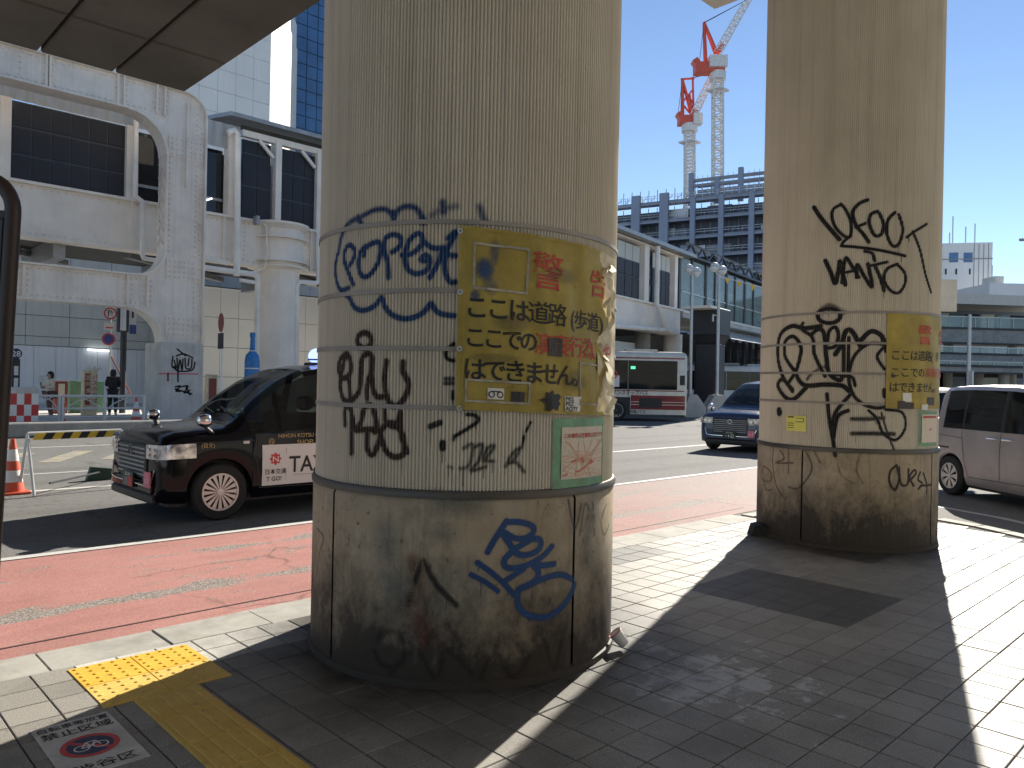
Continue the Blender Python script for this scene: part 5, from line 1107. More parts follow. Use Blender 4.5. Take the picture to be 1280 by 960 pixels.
for px_ in (340, 392):
    SB(MB().bar((Xs(px_)-.55, YS, WT+.6), (Xs(px_)+.05, YS, WT+.05), .1, .12), 'knee_brace')
# pipes
def pipe(pts, r=.085, mat='pipe_white', nm='drain_pipe'): return SB(MB().tube(pts, r, 10), nm, mat, smooth=True)
S_ = lambda px, py, y=YS-.35: (at(px, py, Y=y).x, y, at(px, py, Y=y).z)
pipe([S_(286, 166), S_(293, 163), S_(297, 168), S_(297, 200), S_(296, 345)], .12)
pipe([S_(170, 146), S_(169, 240), S_(169, 245), S_(178, 252), S_(178, 318), S_(180, 323), S_(205, 327)])
pipe([S_(250, 334), S_(318, 343), S_(322, 346), S_(321, 470)], .11); pipe([S_(300, 350), S_(318, 353)], .07)
pipe([S_(398, 290), S_(398, 352), S_(394, 354), S_(374, 352), S_(371, 358), S_(370, 470)], .10)
pipe([S_(330, 280), S_(333, 284), S_(334, 320), S_(330, 336), S_(312, 341)], .035); pipe([S_(250, 322), S_(284, 330)], .06)
SB(MB().box(*[min(a, b) for a, b in zip(S_(316, 281, YS-.3), S_(325, 270, YS-.6))], *[max(a, b) for a, b in zip(S_(316, 281, YS-.3), S_(325, 270, YS-.6))]), 'junction_box', 'steel_grey')
# round steel column with flared cap
ccx, ccy = at(347, 350, Y=YS+.35).x, YS+.35
rcol = .83
cl = thing('station_column', 'round white steel column with ringed cap under the station girder', 'column', (ccx, ccy, 0))
mb = MB().lathe([(rcol, -.02), (rcol, GB-.1)], 40); mb.build('shaft', 'steel_white', cl, True)
for z in (Zs(347, 379), Zs(347, 421)): MB().lathe([(rcol, z-.02), (rcol+.015, z-.02), (rcol+.015, z+.02), (rcol, z+.02)], 40).build('weld_ring', 'steel_white', cl, True)
MB().lathe([(rcol, GB-.1), (rcol+.12, GB-.05), (rcol+.12, GB+.4), (rcol+.14, GT-.15), (rcol+.35, GT+.02), (rcol+.35, GT+.1), (.1, GT+.1)], 40).build('cap', 'steel_white', cl, True)
for z in (GB-.02, GB+.18, GT-.52): MB().lathe([(rcol+.1, z), (rcol+.34, z), (rcol+.34, z+.05), (rcol+.1, z+.05)], 40).build('cap_ring', 'steel_white', cl, True)

# ---- street level on the left
isl = struct(MB().box(-40, 22.0, -.3, 26, 60, .12).build('far_pavement', 'concrete_pale'))
kerb_far = tag(MB().box(-14, 21.35, -.02, 9.0, 21.95, .34, .03).build('median_wall', 'concrete'), 'low concrete wall edging the far pavement behind the barricade', 'wall')
YW = 42.0
Xw = lambda px, py=450: at(px, py, Y=YW).x
Zw = lambda px, py: at(px, py, Y=YW).z
ws = thing('street_wall', 'grey panelled wall above white site hoarding behind the bus stops', 'wall', (10, YW, 0))
HT = Zw(60, 433); r9 = random.Random(9)
MB().box(-16, YW+.1, .1, 44, YW+.5, 12).build('backing', 'under_dark', ws, world=True)
x = -14.0; k = 0
while x < 42:
    w_ = .92; MB().box(x+.008, YW-.02+r9.uniform(-.008, .008), .12, x+w_-.008, YW+.06, HT, .01).build('hoarding_panel', 'hoarding', ws, world=True); x += w_
pw = Xw(87, 400)-Xw(32, 400); x = Xw(32, 400)-pw*9
zr_ = [HT+.02, Zw(60, 421), Zw(60, 395)]; dzr = zr_[2]-zr_[1]; zr_ += [zr_[2]+dzr*k for k in range(1, 6)]
while x < 42:
    for a, b in zip(zr_[:-1], zr_[1:]): MB().box(x+.012, YW, a+.012, x+pw-.012, YW+.08, b-.012, .008).build('wall_panel', 'wall_panel', ws, world=True)
    x += pw
tb = MB().bar((Xw(108, 437), YW-.2, Zw(108, 437)), (Xw(137, 439), YW-.2, Zw(137, 439)), .1, .08).build('tube_lamp', 'tube_light', ws, world=True)
mb = MB().box(Xw(48, 475), YW-.06, Zw(48, 479), Xw(54, 475), YW-.03, Zw(48, 469)); mb.build('poster', 'sticker_white', ws, world=True)
# sunlit wall block right of the portal
wb2 = thing('corner_building', 'cream sunlit low building behind the round column', 'building', (Xw(300), 38, 0))
xa_, xb_ = at(252, 400, Y=37).x, at(420, 400, Y=37).x
for i in range(8):
    for j in range(4):
        a, b = xa_+(xb_-xa_)*i/8, xa_+(xb_-xa_)*(i+1)/8; MB().box(a+.01, 37, .12+1.45*j+.01, b-.01, 37.2, .12+1.45*(j+1)-.01, .01).build('wall_panel', 'wall_cream', wb2, world=True)
MB().box(xa_, 37.15, .1, xb_, 41.5, 6).build('core', 'under_dark', wb2, world=True)

def tube_thing(nm, lab, cat, pts, r, mat, group=None):
    o = MB().tube(pts, r, 8).build(nm, mat, None, True); return tag(o, lab, cat, group)
# guard rail
YR = 23.0
Xr = lambda px, py=510: at(px, py, Y=YR).x
Zr = lambda px, py: at(px, py, Y=YR).z
def rail(pxa, pxb, label):
    xa, xb = Xr(pxa), Xr(pxb); g = thing('guard_rail', label, 'railing', ((xa+xb)/2, YR, .12), 0, 'white pipe railings along the far pavement')
    zt, zb = Zr(110, 495), Zr(110, 520); zm_ = zt-(zt-zb)*.62
    for z, r in ((zt, .035), (zm_, .025), (zb-.02, .025)): MB().tube([(xa, YR, z), (xb, YR, z)], r, 8).build('rail', 'rail_white', g, True, world=True)
    n = max(1, round((xb-xa)/1.35)); sp = (xb-xa)/n
    for k in range(n+1): MB().tube([(xa+sp*k, YR, .1), (xa+sp*k, YR, zt)], .038, 8).build('post', 'rail_white', g, True, world=True)
    for k in range(n):
        c_ = xa+sp*k
        for cc, a0, a1 in ((c_, 0, 90), (c_+sp, 90, 180)):
            rad = min(sp*.95, (zt-zb)*1.7); pts = [(cc+sp*.98*math.cos(R(a)), YR, zb+(zt-zb)*math.sin(R(a))) for a in np.linspace(a0, a1, 9)]
            MB().tube(pts, .016, 6).build('arc_bar', 'rail_white', g, True, world=True)
rail(46, 74, 'short white pipe railing beside the red checkered block'); rail(78, 180, 'white pipe railing with crossing arcs behind the barricade')
# checkered block
xa, xb = Xr(8), Xr(46); zt = Zr(28, 484); cb = thing('checkered_block', 'pale concrete block with red and white checker panel at the pavement end', 'barrier', ((xa+xb)/2, YR, .12))
MB().box(xa, YR-.15, .1, xb, YR+.5, zt, .04).build('block', 'concrete_pale', cb, world=True)
for i in range(4):
    for j in range(3): w_, h_ = (xb-xa)/4, (zt-.32)/3; MB().box(xa+.03+w_*i*.96, YR-.17, .16+h_*j, xa+.03+w_*(i+1)*.96, YR-.155, .16+h_*(j+1)).build('checker', 'sign_red' if (i+j) % 2 == 0 else 'sign_white', cb, world=True)
# bus stop 28
YB = 27.0
def AB(px, py, Y=YB): return at(px, py, Y=Y)
bs = thing('bus_stop_pole', 'slim dark bus stop with round navy sign numbered 28', 'bus stop', (AB(20, 500).x, YB, .12))
c = AB(20, 442); MB().lathe([(.001, -.03), (.155, -.03), (.155, .03), (.001, .03)], 28, (c.x, YB, c.z), 'y').build('disc', 'sign_navy', bs, True, world=True)
mb = MB(); text_mb(mb, '28', lambda u, v: (c.x+u, YB-.034, c.z+v), .24, 0, -.085, .01, 'CENTER'); mb.build('number', 'sign_white', bs, world=True)
MB().box(c.x-.10, YB-.06, .6, c.x+.10, YB+.06, AB(20, 448).z, .03).build('timetable_case', 'plastic_black', bs, world=True)
for k in range(3): MB().box(c.x-.055, YB-.07, .75+.36*k, c.x+.055, YB-.062, 1.03+.36*k).build('timetable', 'sticker_white', bs, world=True)
MB().tube([(c.x, YB, .1), (c.x, YB, .7)], .05, 8).build('pole', 'steel_dark', bs, True, world=True)
# road signs
YQ = 33.0
g = AB(137, 480, YQ); ps = thing('road_sign', 'red ringed no u-turn sign above a blue no parking sign on one pole', 'road sign', (g.x, YQ, .12))
MB().tube([(g.x, YQ, .1), (AB(139, 375, YQ).x, YQ, AB(139, 375, YQ).z)], .035, 8).build('pole', 'galv', ps, True, world=True)
def disc(c, r, y, nm, mat, par): MB().lathe([(.001, -.02), (r, -.02), (r, .02), (.001, .02)], 28, (c.x, y, c.z), 'y').build(nm, mat, par, True, world=True)
def ringd(c, r0, r1, y, nm, mat, par): MB().lathe([(r0, 0), (r1, 0)], 28, (c.x, y, c.z), 'y').build(nm, mat, par, world=True)
c1 = AB(137, 392, YQ); r1 = .24; disc(c1, r1, YQ-.06, 'disc', 'sign_white', ps); ringd(c1, r1*.76, r1, YQ-.084, 'ring', 'sign_red', ps)
mb = MB().tube([(c1.x-.07, YQ-.09, c1.z-.12), (c1.x-.07, YQ-.09, c1.z+.06), (c1.x-.03, YQ-.09, c1.z+.11), (c1.x+.03, YQ-.09, c1.z+.11), (c1.x+.07, YQ-.09, c1.z+.06), (c1.x+.07, YQ-.09, c1.z)], .018, 6); mb.bar((c1.x-.11, YQ-.092, c1.z+.13), (c1.x+.11, YQ-.092, c1.z-.13), .03, .004); mb.build('symbol', 'sign_navy', ps, world=True)
c2 = AB(136, 408, YQ); MB().box(c2.x-.18, YQ-.07, c2.z-.14, c2.x+.18, YQ-.05, c2.z+.14).build('plate', 'sticker_white', ps, world=True); MB().box(c2.x-.14, YQ-.075, c2.z-.08, c2.x+.14, YQ-.071, c2.z-.03).build('plate_print', 'sign_red', ps, world=True)
c3 = AB(135, 424, YQ); disc(c3, r1, YQ-.06, 'disc', 'sign_blue', ps); ringd(c3, r1*.76, r1, YQ-.084, 'ring', 'sign_red', ps); MB().bar((c3.x-.13, YQ-.086, c3.z+.13), (c3.x+.13, YQ-.086, c3.z-.13), .05, .004).build('bar', 'sign_red', ps, world=True)
q1, q2 = AB(139, 446, 32), AB(164, 494, 32); tube_thing('stay_bar', 'thin rusty stay bar leaning from the sign pole to the railing', 'bar', [q1, q2], .03, 'sign_brown')
g = AB(153, 500, 31.0); lb = thing('light_box', 'tall white light box sign on a dark post', 'sign', (g.x, 31, .12))
MB().tube([(g.x, 31, .1), (g.x, 31, AB(153, 415, 31).z)], .11, 10).build('post', 'steel_dark', lb, True, world=True)
a, b = AB(147, 415, 31), AB(160, 382, 31); MB().box(a.x, 30.85, a.z, b.x, 31.15, b.z, .02).build('case', 'steel_dark', lb, world=True); MB().box(a.x+.04, 30.84, a.z+.06, b.x-.1, 30.849, b.z-.06).build('face', 'hoarding', lb, world=True)
a, b = AB(164, 417, 31), AB(173, 386, 31); fs = thing('hanging_banner', 'white and blue vertical street banner beside the light box', 'banner', (a.x, 31.2, a.z)); MB().box(a.x, 31.2, a.z+.35, b.x, 31.22, b.z).build('cloth', 'sign_white', fs, world=True); MB().box(a.x, 31.2, a.z, b.x, 31.22, a.z+.35).build('lower_band', 'sign_blue', fs, world=True)
MB().box(a.x+.08, 31.18, b.z-.35, b.x-.1, 31.195, b.z-.1).build('emblem', 'ink_black', fs, world=True)
# notice boards and kiosks behind the rail
def board(nm, lab, cat, px0, px1, py0, Y, mat, thick=.3):
    a, b = AB(px0, py0, Y), AB(px1, py0, Y); o = thing(nm, lab, cat, ((a.x+b.x)/2, Y, .12)); MB().box(a.x, Y, .12, b.x, Y+thick, a.z, .02).build('body', mat, o, world=True); return o, a, b
o, a, b = board('bus_stop_board', 'tall red and beige bus stop notice board behind the railing', 'notice board', 105, 122, 463, 29, 'cloth_lining')
for k, u in enumerate((a.x+.05, (a.x+b.x)/2+.02)): MB().box(u, 28.98, .5, u+(b.x-a.x)/2-.07, 28.995, a.z-.1).build('print_panel', 'sign_brown' if k == 0 else 'map_paper', o, world=True)
mb = MB()
for k, ch in enumerate('バスのりば'): text_mb(mb, ch, lambda u, v: (u, 28.97, v), .19, (a.x+b.x)/2+.04, a.z-.3-.2*k, .006)
mb.build('lettering', 'sign_brown', o, world=True)
mb = MB()
for k, ch in enumerate('臨時乗場'): text_mb(mb, ch, lambda u, v: (u, 28.96, v), .19, a.x+.06, a.z-.32-.22*k, .006)
mb.build('lettering', 'map_paper', o, world=True)
mb = MB(); r6 = random.Random(6)
for k in range(7): p0 = Vector((a.x+.1+.06*k, 29.1, a.z)); mb.tube([p0, p0+Vector((r6.uniform(-.1, .1), 0, r6.uniform(.08, .22))), p0+Vector((r6.uniform(-.15, .2), 0, .05))], .03, 5)
mb.build('plastic_wrap', 'sticker_white', o, world=True)
o, a, b = board('kiosk_panel', 'brown speckled panel box standing behind the railing', 'box', 69, 85, 476, 31, 'sign_brown'); MB().box(a.x+.1, 30.98, .5, b.x-.1, 30.995, a.z-.1).build('poster', 'map_paper', o, world=True)
o, a, b = board('equipment_box', 'dark green equipment box behind the red notice board', 'box', 88, 130, 476, 31.5, 'green_vinyl'); MB().box(a.x+.6, 31.48, .3, a.x+.63, 31.495, a.z-.1).build('door_gap', 'plastic_black', o, world=True)
o, a, b = board('bus_stop_board', 'red and beige notice board right of the portal footing', 'notice board', 260, 272, 468, 29, 'cloth_lining'); MB().box(a.x+.05, 28.98, .5, b.x-.05, 28.995, a.z-.15).build('print_panel', 'sign_brown', o, world=True)
# small cones behind the rail
def cone(loc, h, label, group, n=20):
    c = thing('traffic_cone', label, 'traffic cone', loc, 0, group); s_ = h/.7
    MB().box(-.18*s_, -.18*s_, 0, .18*s_, .18*s_, .035*s_, .01).build('base', 'cone_red', c)
    P = lambda t_: (.14*(1-t_)+.025*t_)*s_
    for k, (a, b, mt) in enumerate(((0, .18, 'cone_red'), (.18, .40, 'sign_white'), (.40, .58, 'cone_red'), (.58, .80, 'sign_white'), (.80, 1.0, 'cone_red'))):
        MB().lathe([(P(a), .035*s_+.665*s_*a), (P(b), .035*s_+.665*s_*b)]+([(.001, h)] if k == 4 else []), n).build('band', mt, c, True)
cone(tuple(at(15, 615, z=0)[:2])+(ROADZ,), .70, 'red and white striped traffic cone at the left edge by the barricade', 'traffic cones')
a = AB(77, 524, 25); cone((a.x, 25, .12), .6, 'small red cone behind the railing near the walking person', 'traffic cones', 12)
a = AB(170, 524, 25); cone((a.x, 25, .12), .75, 'red cone at the right end of the arched railing', 'traffic cones', 12)
# pipe barricade with black and yellow bar
A_, B_ = at(33, 617, z=0), at(150, 606, z=0); bz = thing('barricade', 'white pipe barricade with black and yellow striped bar by the taxi', 'barricade', (A_.x, A_.y, ROADZ)); d_ = (B_-A_).normalized(); n_ = Vector((-d_.y, d_.x, 0)); up = Vector((0, 0, .76))
for e in (A_, B_):
    for s_ in (-1, 1): MB().tube([e+n_*(.22*s_), e+up], .019, 8).build('leg', 'rail_white', bz, True, world=True)
MB().tube([A_+up, B_+up], .019, 8).build('top_rail', 'rail_white', bz, True, world=True)
for k in range(9):
    t0, t1 = .09+.093*k, .09+.093*(k+1)-.002; p, q = A_.lerp(B_, t0)+up, A_.lerp(B_, t1)+up; dn = Vector((0, 0, -.085)); o_ = -n_*.022; sk = d_*.05
    MB().add([p+o_, q+o_, q+o_+dn-sk, p+o_+dn-sk, p-o_*.2, q-o_*.2, q-o_*.2+dn-sk, p-o_*.2+dn-sk], [(0, 1, 2, 3), (7, 6, 5, 4), (0, 4, 5, 1), (1, 5, 6, 2), (2, 6, 7, 3), (3, 7, 4, 0)]).build('stripe', 'tape_yellow' if k % 2 == 0 else 'plastic_black', bz, world=True)
g = at(128, 598, z=0); gs = thing('steel_stand', 'small dark green steel stand with a long rod on the road before the taxi', 'stand', (g.x, g.y, ROADZ))
MB().prism([(-.22, 0), (.22, 0), (.12, .16), (-.16, .2)], 'y', -.05, .05).build('stand', 'plate_green', gs); h = at(62, 604, z=.1); MB().tube([(0, 0, .12), (h.x-g.x, h.y-g.y, .12)], .014, 6).build('rod', 'steel_dark', gs, True)
# wrapped pole and back of a round sign
g = AB(315, 470, 25); wp = thing('wrapped_post', 'post wrapped in bright blue tarpaulin in front of the round column', 'post', (g.x, 25, .12))
zt = AB(315, 420, 25).z; zs_ = AB(315, 443, 25).z
MB().lathe([(.25, 0), (.25, zs_-.35), (.22, zs_-.16), (.09, zs_), (.075, zt-.2), (.10, zt-.1), (.085, zt), (.001, zt)], 9).build('tarpaulin', 'tarp_blue', wp, True)
for z in (zs_, zs_-.6): MB().lathe([(.10 if z == zs_ else .256, z-.02), (.11 if z == zs_ else .262, z), (.10 if z == zs_ else .256, z+.02)], 12).build('rope', 'sticker_white', wp, True)
g = AB(277, 480, 25); bk = thing('road_sign', 'round road sign seen edge on with plate on a white pole', 'road sign', (g.x, 25, .12))
MB().tube([(0, 0, 0), (0, 0, AB(277, 394, 25).z-.1)], .035, 8).build('pole', 'pipe_white', bk, True)
cz = AB(277, 404, 25).z; o = MB().lathe([(.001, -.01), (.31, -.01), (.31, .01), (.001, .01)], 24, (0, 0, 0), 'x').build('disc', 'sign_brown', bk, True); o.location = (-.06, 0, cz-.1); o.rotation_euler = (0, 0, R(-8))
o = MB().box(-.012, -.2, -.26, .012, .2, .26).build('plate', 'steel_dark', bk); o.location = (-.06, 0, AB(277, 427, 25).z-.1); o.rotation_euler = (0, 0, R(0))
# ---- tall buildings behind the station
YT = 75.0
tw = thing('tower_block', 'tall white panelled tower behind the station roof', 'building', (at(300, 100, Y=YT).x, YT, 0))
xa, xb, xc = at(225, 100, Y=YT).x, at(338, 100, Y=YT).x, at(371, 100, Y=YT).x
zlo, zhi = at(300, 175, Y=YT).z, at(330, -30, Y=YT).z
MB().box(xa-9, YT+.2, 0, xb-.05, YT+14, zhi+4).build('core', 'wall_white', tw, world=True)
nr = 8; nc = 5
for i in range(nc):
    for j in range(nr):
        w_, h_ = (xb-xa)/nc, (zhi-zlo)/nr; MB().box(xa+w_*i+.015, YT, zlo+h_*j+.015, xa+w_*(i+1)-.015, YT+.2, zlo+h_*(j+1)-.015, .01).build('cladding_panel', 'wall_white', tw, world=True)
dS = Vector((.6, .8, 0)); nS = Vector((.8, -.6, 0)); A_ = Vector((xb, YT, 0)); r_ = ray(371, 100)
sS = (A_.x*r_.y-A_.y*r_.x)/(dS.y*r_.x-dS.x*r_.y)       # where the sunlit end face leaves the picture's blue tower
for i in range(3):
    for j in range(nr*2):
        h_ = (zhi-zlo)/nr/2; p0, p1 = A_+dS*(sS*i/3+.03), A_+dS*(sS*(i+1)/3-.03); z0, z1 = zlo+h_*j+.02, zlo+h_*(j+1)-.02; q_ = nS*-.15
        MB().add([(p0.x, p0.y, z0), (p1.x, p1.y, z0), (p1.x, p1.y, z1), (p0.x, p0.y, z1), (p0.x+q_.x, p0.y+q_.y, z0), (p1.x+q_.x, p1.y+q_.y, z0), (p1.x+q_.x, p1.y+q_.y, z1), (p0.x+q_.x, p0.y+q_.y, z1)], [(0, 1, 2, 3), (7, 6, 5, 4), (0, 4, 5, 1), (1, 5, 6, 2), (2, 6, 7, 3), (3, 7, 4, 0)]).build('cladding_panel', 'wall_cream', tw, world=True)
Bq = A_+dS*sS; MB().prism([(A_.x-.1, A_.y+.3), (Bq.x-.15, Bq.y), (Bq.x-.15, Bq.y+10), (A_.x-.1, Bq.y+10)], 'z', 0, zhi+3).build('core', 'wall_white', tw, world=True)
YG = Bq.y+2
gtw = thing('glass_tower', 'blue glass office tower beside the white tower', 'building', (Bq.x+3, YG, 0))
xd = at(470, 100, Y=YG).x; xc2 = at(369, 100, Y=YG).x
MB().box(xc2, YG+.2, 0, xd, YG+16, zhi+16).build('core', 'steel_blue', gtw, world=True)
rg = random.Random(12)
for i in range(8):
    for j in range(20):
        w_, h_ = (xd-xc2)/8, (zhi+16-zlo)/20; o = MB().box(-w_/2+.05, -.08, -h_/2+.05, w_/2-.05, .08, h_/2-.05).build('window_pane', 'window_blue', gtw); o.location = (xc2+w_*(i+.5)-gtw.location.x, 0, zlo+h_*(j+.5)); o.rotation_euler = (rg.uniform(-.012, .012), 0, rg.uniform(-.012, .012))
# ---- two people behind the railing
def person(label, loc, rz, h, joints, radii, edges, parts):
    """joints in metres for a figure of height 1.7; parts: name -> (material, edges)"""
    s_ = h/1.7; p = thing('person', label, 'person', loc, rz)
    def skin(nm, mat, js, es, root):
        me = bpy.data.meshes.new(nm); me.from_pydata([tuple(c*s_ for c in joints[j]) for j in js], [(js.index(a), js.index(b)) for a, b in es], []); o = bpy.data.objects.new(nm, me); col.objects.link(o); o.parent = p
        md = o.modifiers.new('skin', 'SKIN'); md.use_smooth_shade = True
        for i, j in enumerate(js): me.skin_vertices[0].data[i].radius = (radii[j][0]*s_, radii[j][1]*s_); me.skin_vertices[0].data[i].use_root = (j == root)
        o.modifiers.new('sub', 'SUBSURF').levels = 1; o.modifiers['sub'].render_levels = 1
        me.materials.append(M[mat]); return o
    for nm, (mat, es, root) in parts.items():
        js = sorted({j for e in es for j in e}); skin(nm, mat, js, es, root)
    return p, s_
J = dict(pel=(0, 0, .92), bel=(0, 0, 1.08), chest=(0, 0, 1.28), neck=(0, -.01, 1.43), head=(0, -.03, 1.52), crown=(0, -.02, 1.64), sL=(.17, 0, 1.37), eL=(.22, -.02, 1.10), wL=(.12, -.24, 1.14), hL=(.08, -.31, 1.18), sR=(-.17, 0, 1.37), eR=(-.23, -.03, 1.10), wR=(-.10, -.22, 1.10), hR=(-.05, -.29, 1.15),
         hipL=(.09, 0, .88), kL=(.10, -.05, .49), aL=(.10, .03, .09), tL=(.11, -.14, .04), hipR=(-.09, 0, .88), kR=(-.10, .02, .49), aR=(-.10, .10, .10), tR=(-.11, -.06, .04))
RD = dict(pel=(.15, .12), bel=(.14, .11), chest=(.17, .12), neck=(.055, .06), head=(.078, .092), crown=(.06, .07), sL=(.07, .07), eL=(.052, .052), wL=(.038, .038), hL=(.035, .035), sR=(.07, .07), eR=(.052, .052), wR=(.038, .038), hR=(.035, .035), hipL=(.09, .09), kL=(.062, .062), aL=(.045, .045), tL=(.04, .035), hipR=(.09, .09), kR=(.062, .062), aR=(.045, .045), tR=(.04, .035))
ARMS = [('chest', 'sL'), ('sL', 'eL'), ('eL', 'wL'), ('chest', 'sR'), ('sR', 'eR'), ('eR', 'wR')]
def dress(label, loc, rz, h, coat, trousers):
    p, s_ = person(label, loc, rz, h, J, RD, None, {
        'body': ('skin', [('pel', 'bel'), ('bel', 'chest'), ('chest', 'neck'), ('neck', 'head'), ('head', 'crown'), ('chest', 'sL'), ('sL', 'eL'), ('eL', 'wL'), ('wL', 'hL'), ('chest', 'sR'), ('sR', 'eR'), ('eR', 'wR'), ('wR', 'hR'), ('pel', 'hipL'), ('hipL', 'kL'), ('kL', 'aL'), ('pel', 'hipR'), ('hipR', 'kR'), ('kR', 'aR')], 'pel')})
    big = {k: (v[0]*1.22, v[1]*1.28) for k, v in RD.items()}
    for nm, mat, es, root in (('coat', coat, [('pel', 'bel'), ('bel', 'chest')]+ARMS, 'pel'), ('trousers', trousers, [('pel', 'hipL'), ('hipL', 'kL'), ('kL', 'aL'), ('pel', 'hipR'), ('hipR', 'kR'), ('kR', 'aR')], 'pel'), ('shoes', 'shoe', [('aL', 'tL')], 'aL'), ('shoes', 'shoe', [('aR', 'tR')], 'aR')):
        js = sorted({j for e in es for j in e}); me = bpy.data.meshes.new(nm); me.from_pydata([tuple(c*s_ for c in J[j]) for j in js], [(js.index(a), js.index(b)) for a, b in es], []); o = bpy.data.objects.new('shoe' if nm == 'shoes' else nm, me); col.objects.link(o); o.parent = p
        md = o.modifiers.new('skin', 'SKIN'); md.use_smooth_shade = True
        for i, j in enumerate(js): me.skin_vertices[0].data[i].radius = (big[j][0]*s_, big[j][1]*s_); me.skin_vertices[0].data[i].use_root = (j == root)
        o.modifiers.new('sub', 'SUBSURF').levels = 1; me.materials.append(M[mat])
    MB().lathe([(.001, 1.70*s_), (.05*s_, 1.69*s_), (.09*s_, 1.64*s_), (.108*s_, 1.57*s_), (.10*s_, 1.48*s_), (.085*s_, 1.43*s_)], 14, (0, .025, 0), a0=R(-25), a1=R(205)).build('hair', 'hair_dark', p, True)
    MB().ball((0, .015, 1.63*s_), .098*s_, 8, .75).build('hair', 'hair_dark', p, True)
    MB().prism([(-.012, 1.50*s_), (.012, 1.50*s_), (0, 1.55*s_)], 'y', -.135*s_, -.10*s_).build('nose', 'skin', p)
    for s2 in (-1, 1): MB().ball((s2*.033*s_, -.108*s_, 1.555*s_), .012*s_, 5).build('eye', 'hair_dark', p, True)
    return p
g = AB(62, 500, 28); dress('person in cream jacket and dark cap looking at a phone behind the railing', (g.x, 28, .12), R(-75), 1.50, 'coat_cream', 'cloth_brown')
ph = tag(MB().box(0, -.30, 1.03, .06, -.285, 1.14, .004).build('mobile_phone', 'plastic_black'), 'dark phone held by the person in the cream jacket', 'phone'); ph.location = (g.x, 28, .12); ph.rotation_euler = (0, 0, R(-75))
g = AB(141, 500, 29); dress('person dressed all in black standing beside the sign pole', (g.x, 29, .12), R(160), 1.62, 'cloth_black', 'cloth_black')

# ================================================================== RIGHT BACKGROUND
class Frame:
    """vertical plane through a point, along a heading; pixel -> (t along, z)"""
    def __init__(s, px, d, ang):
        p = at(px, 480, d=d); s.o = Vector((p.x, p.y, 0)); s.a = ang; s.u = Vector((math.cos(ang), math.sin(ang), 0)); s.n = Vector((-math.sin(ang), math.cos(ang), 0))
    def __call__(s, px, py, back=0.0):
        p = at_plane(px, py, s.o+s.n*back, s.n); return (p-s.o).dot(s.u), p.z
    def T(s, px, py=400, back=0): return s(px, py, back)[0]
    def Z(s, px, py, back=0): return s(px, py, back)[1]
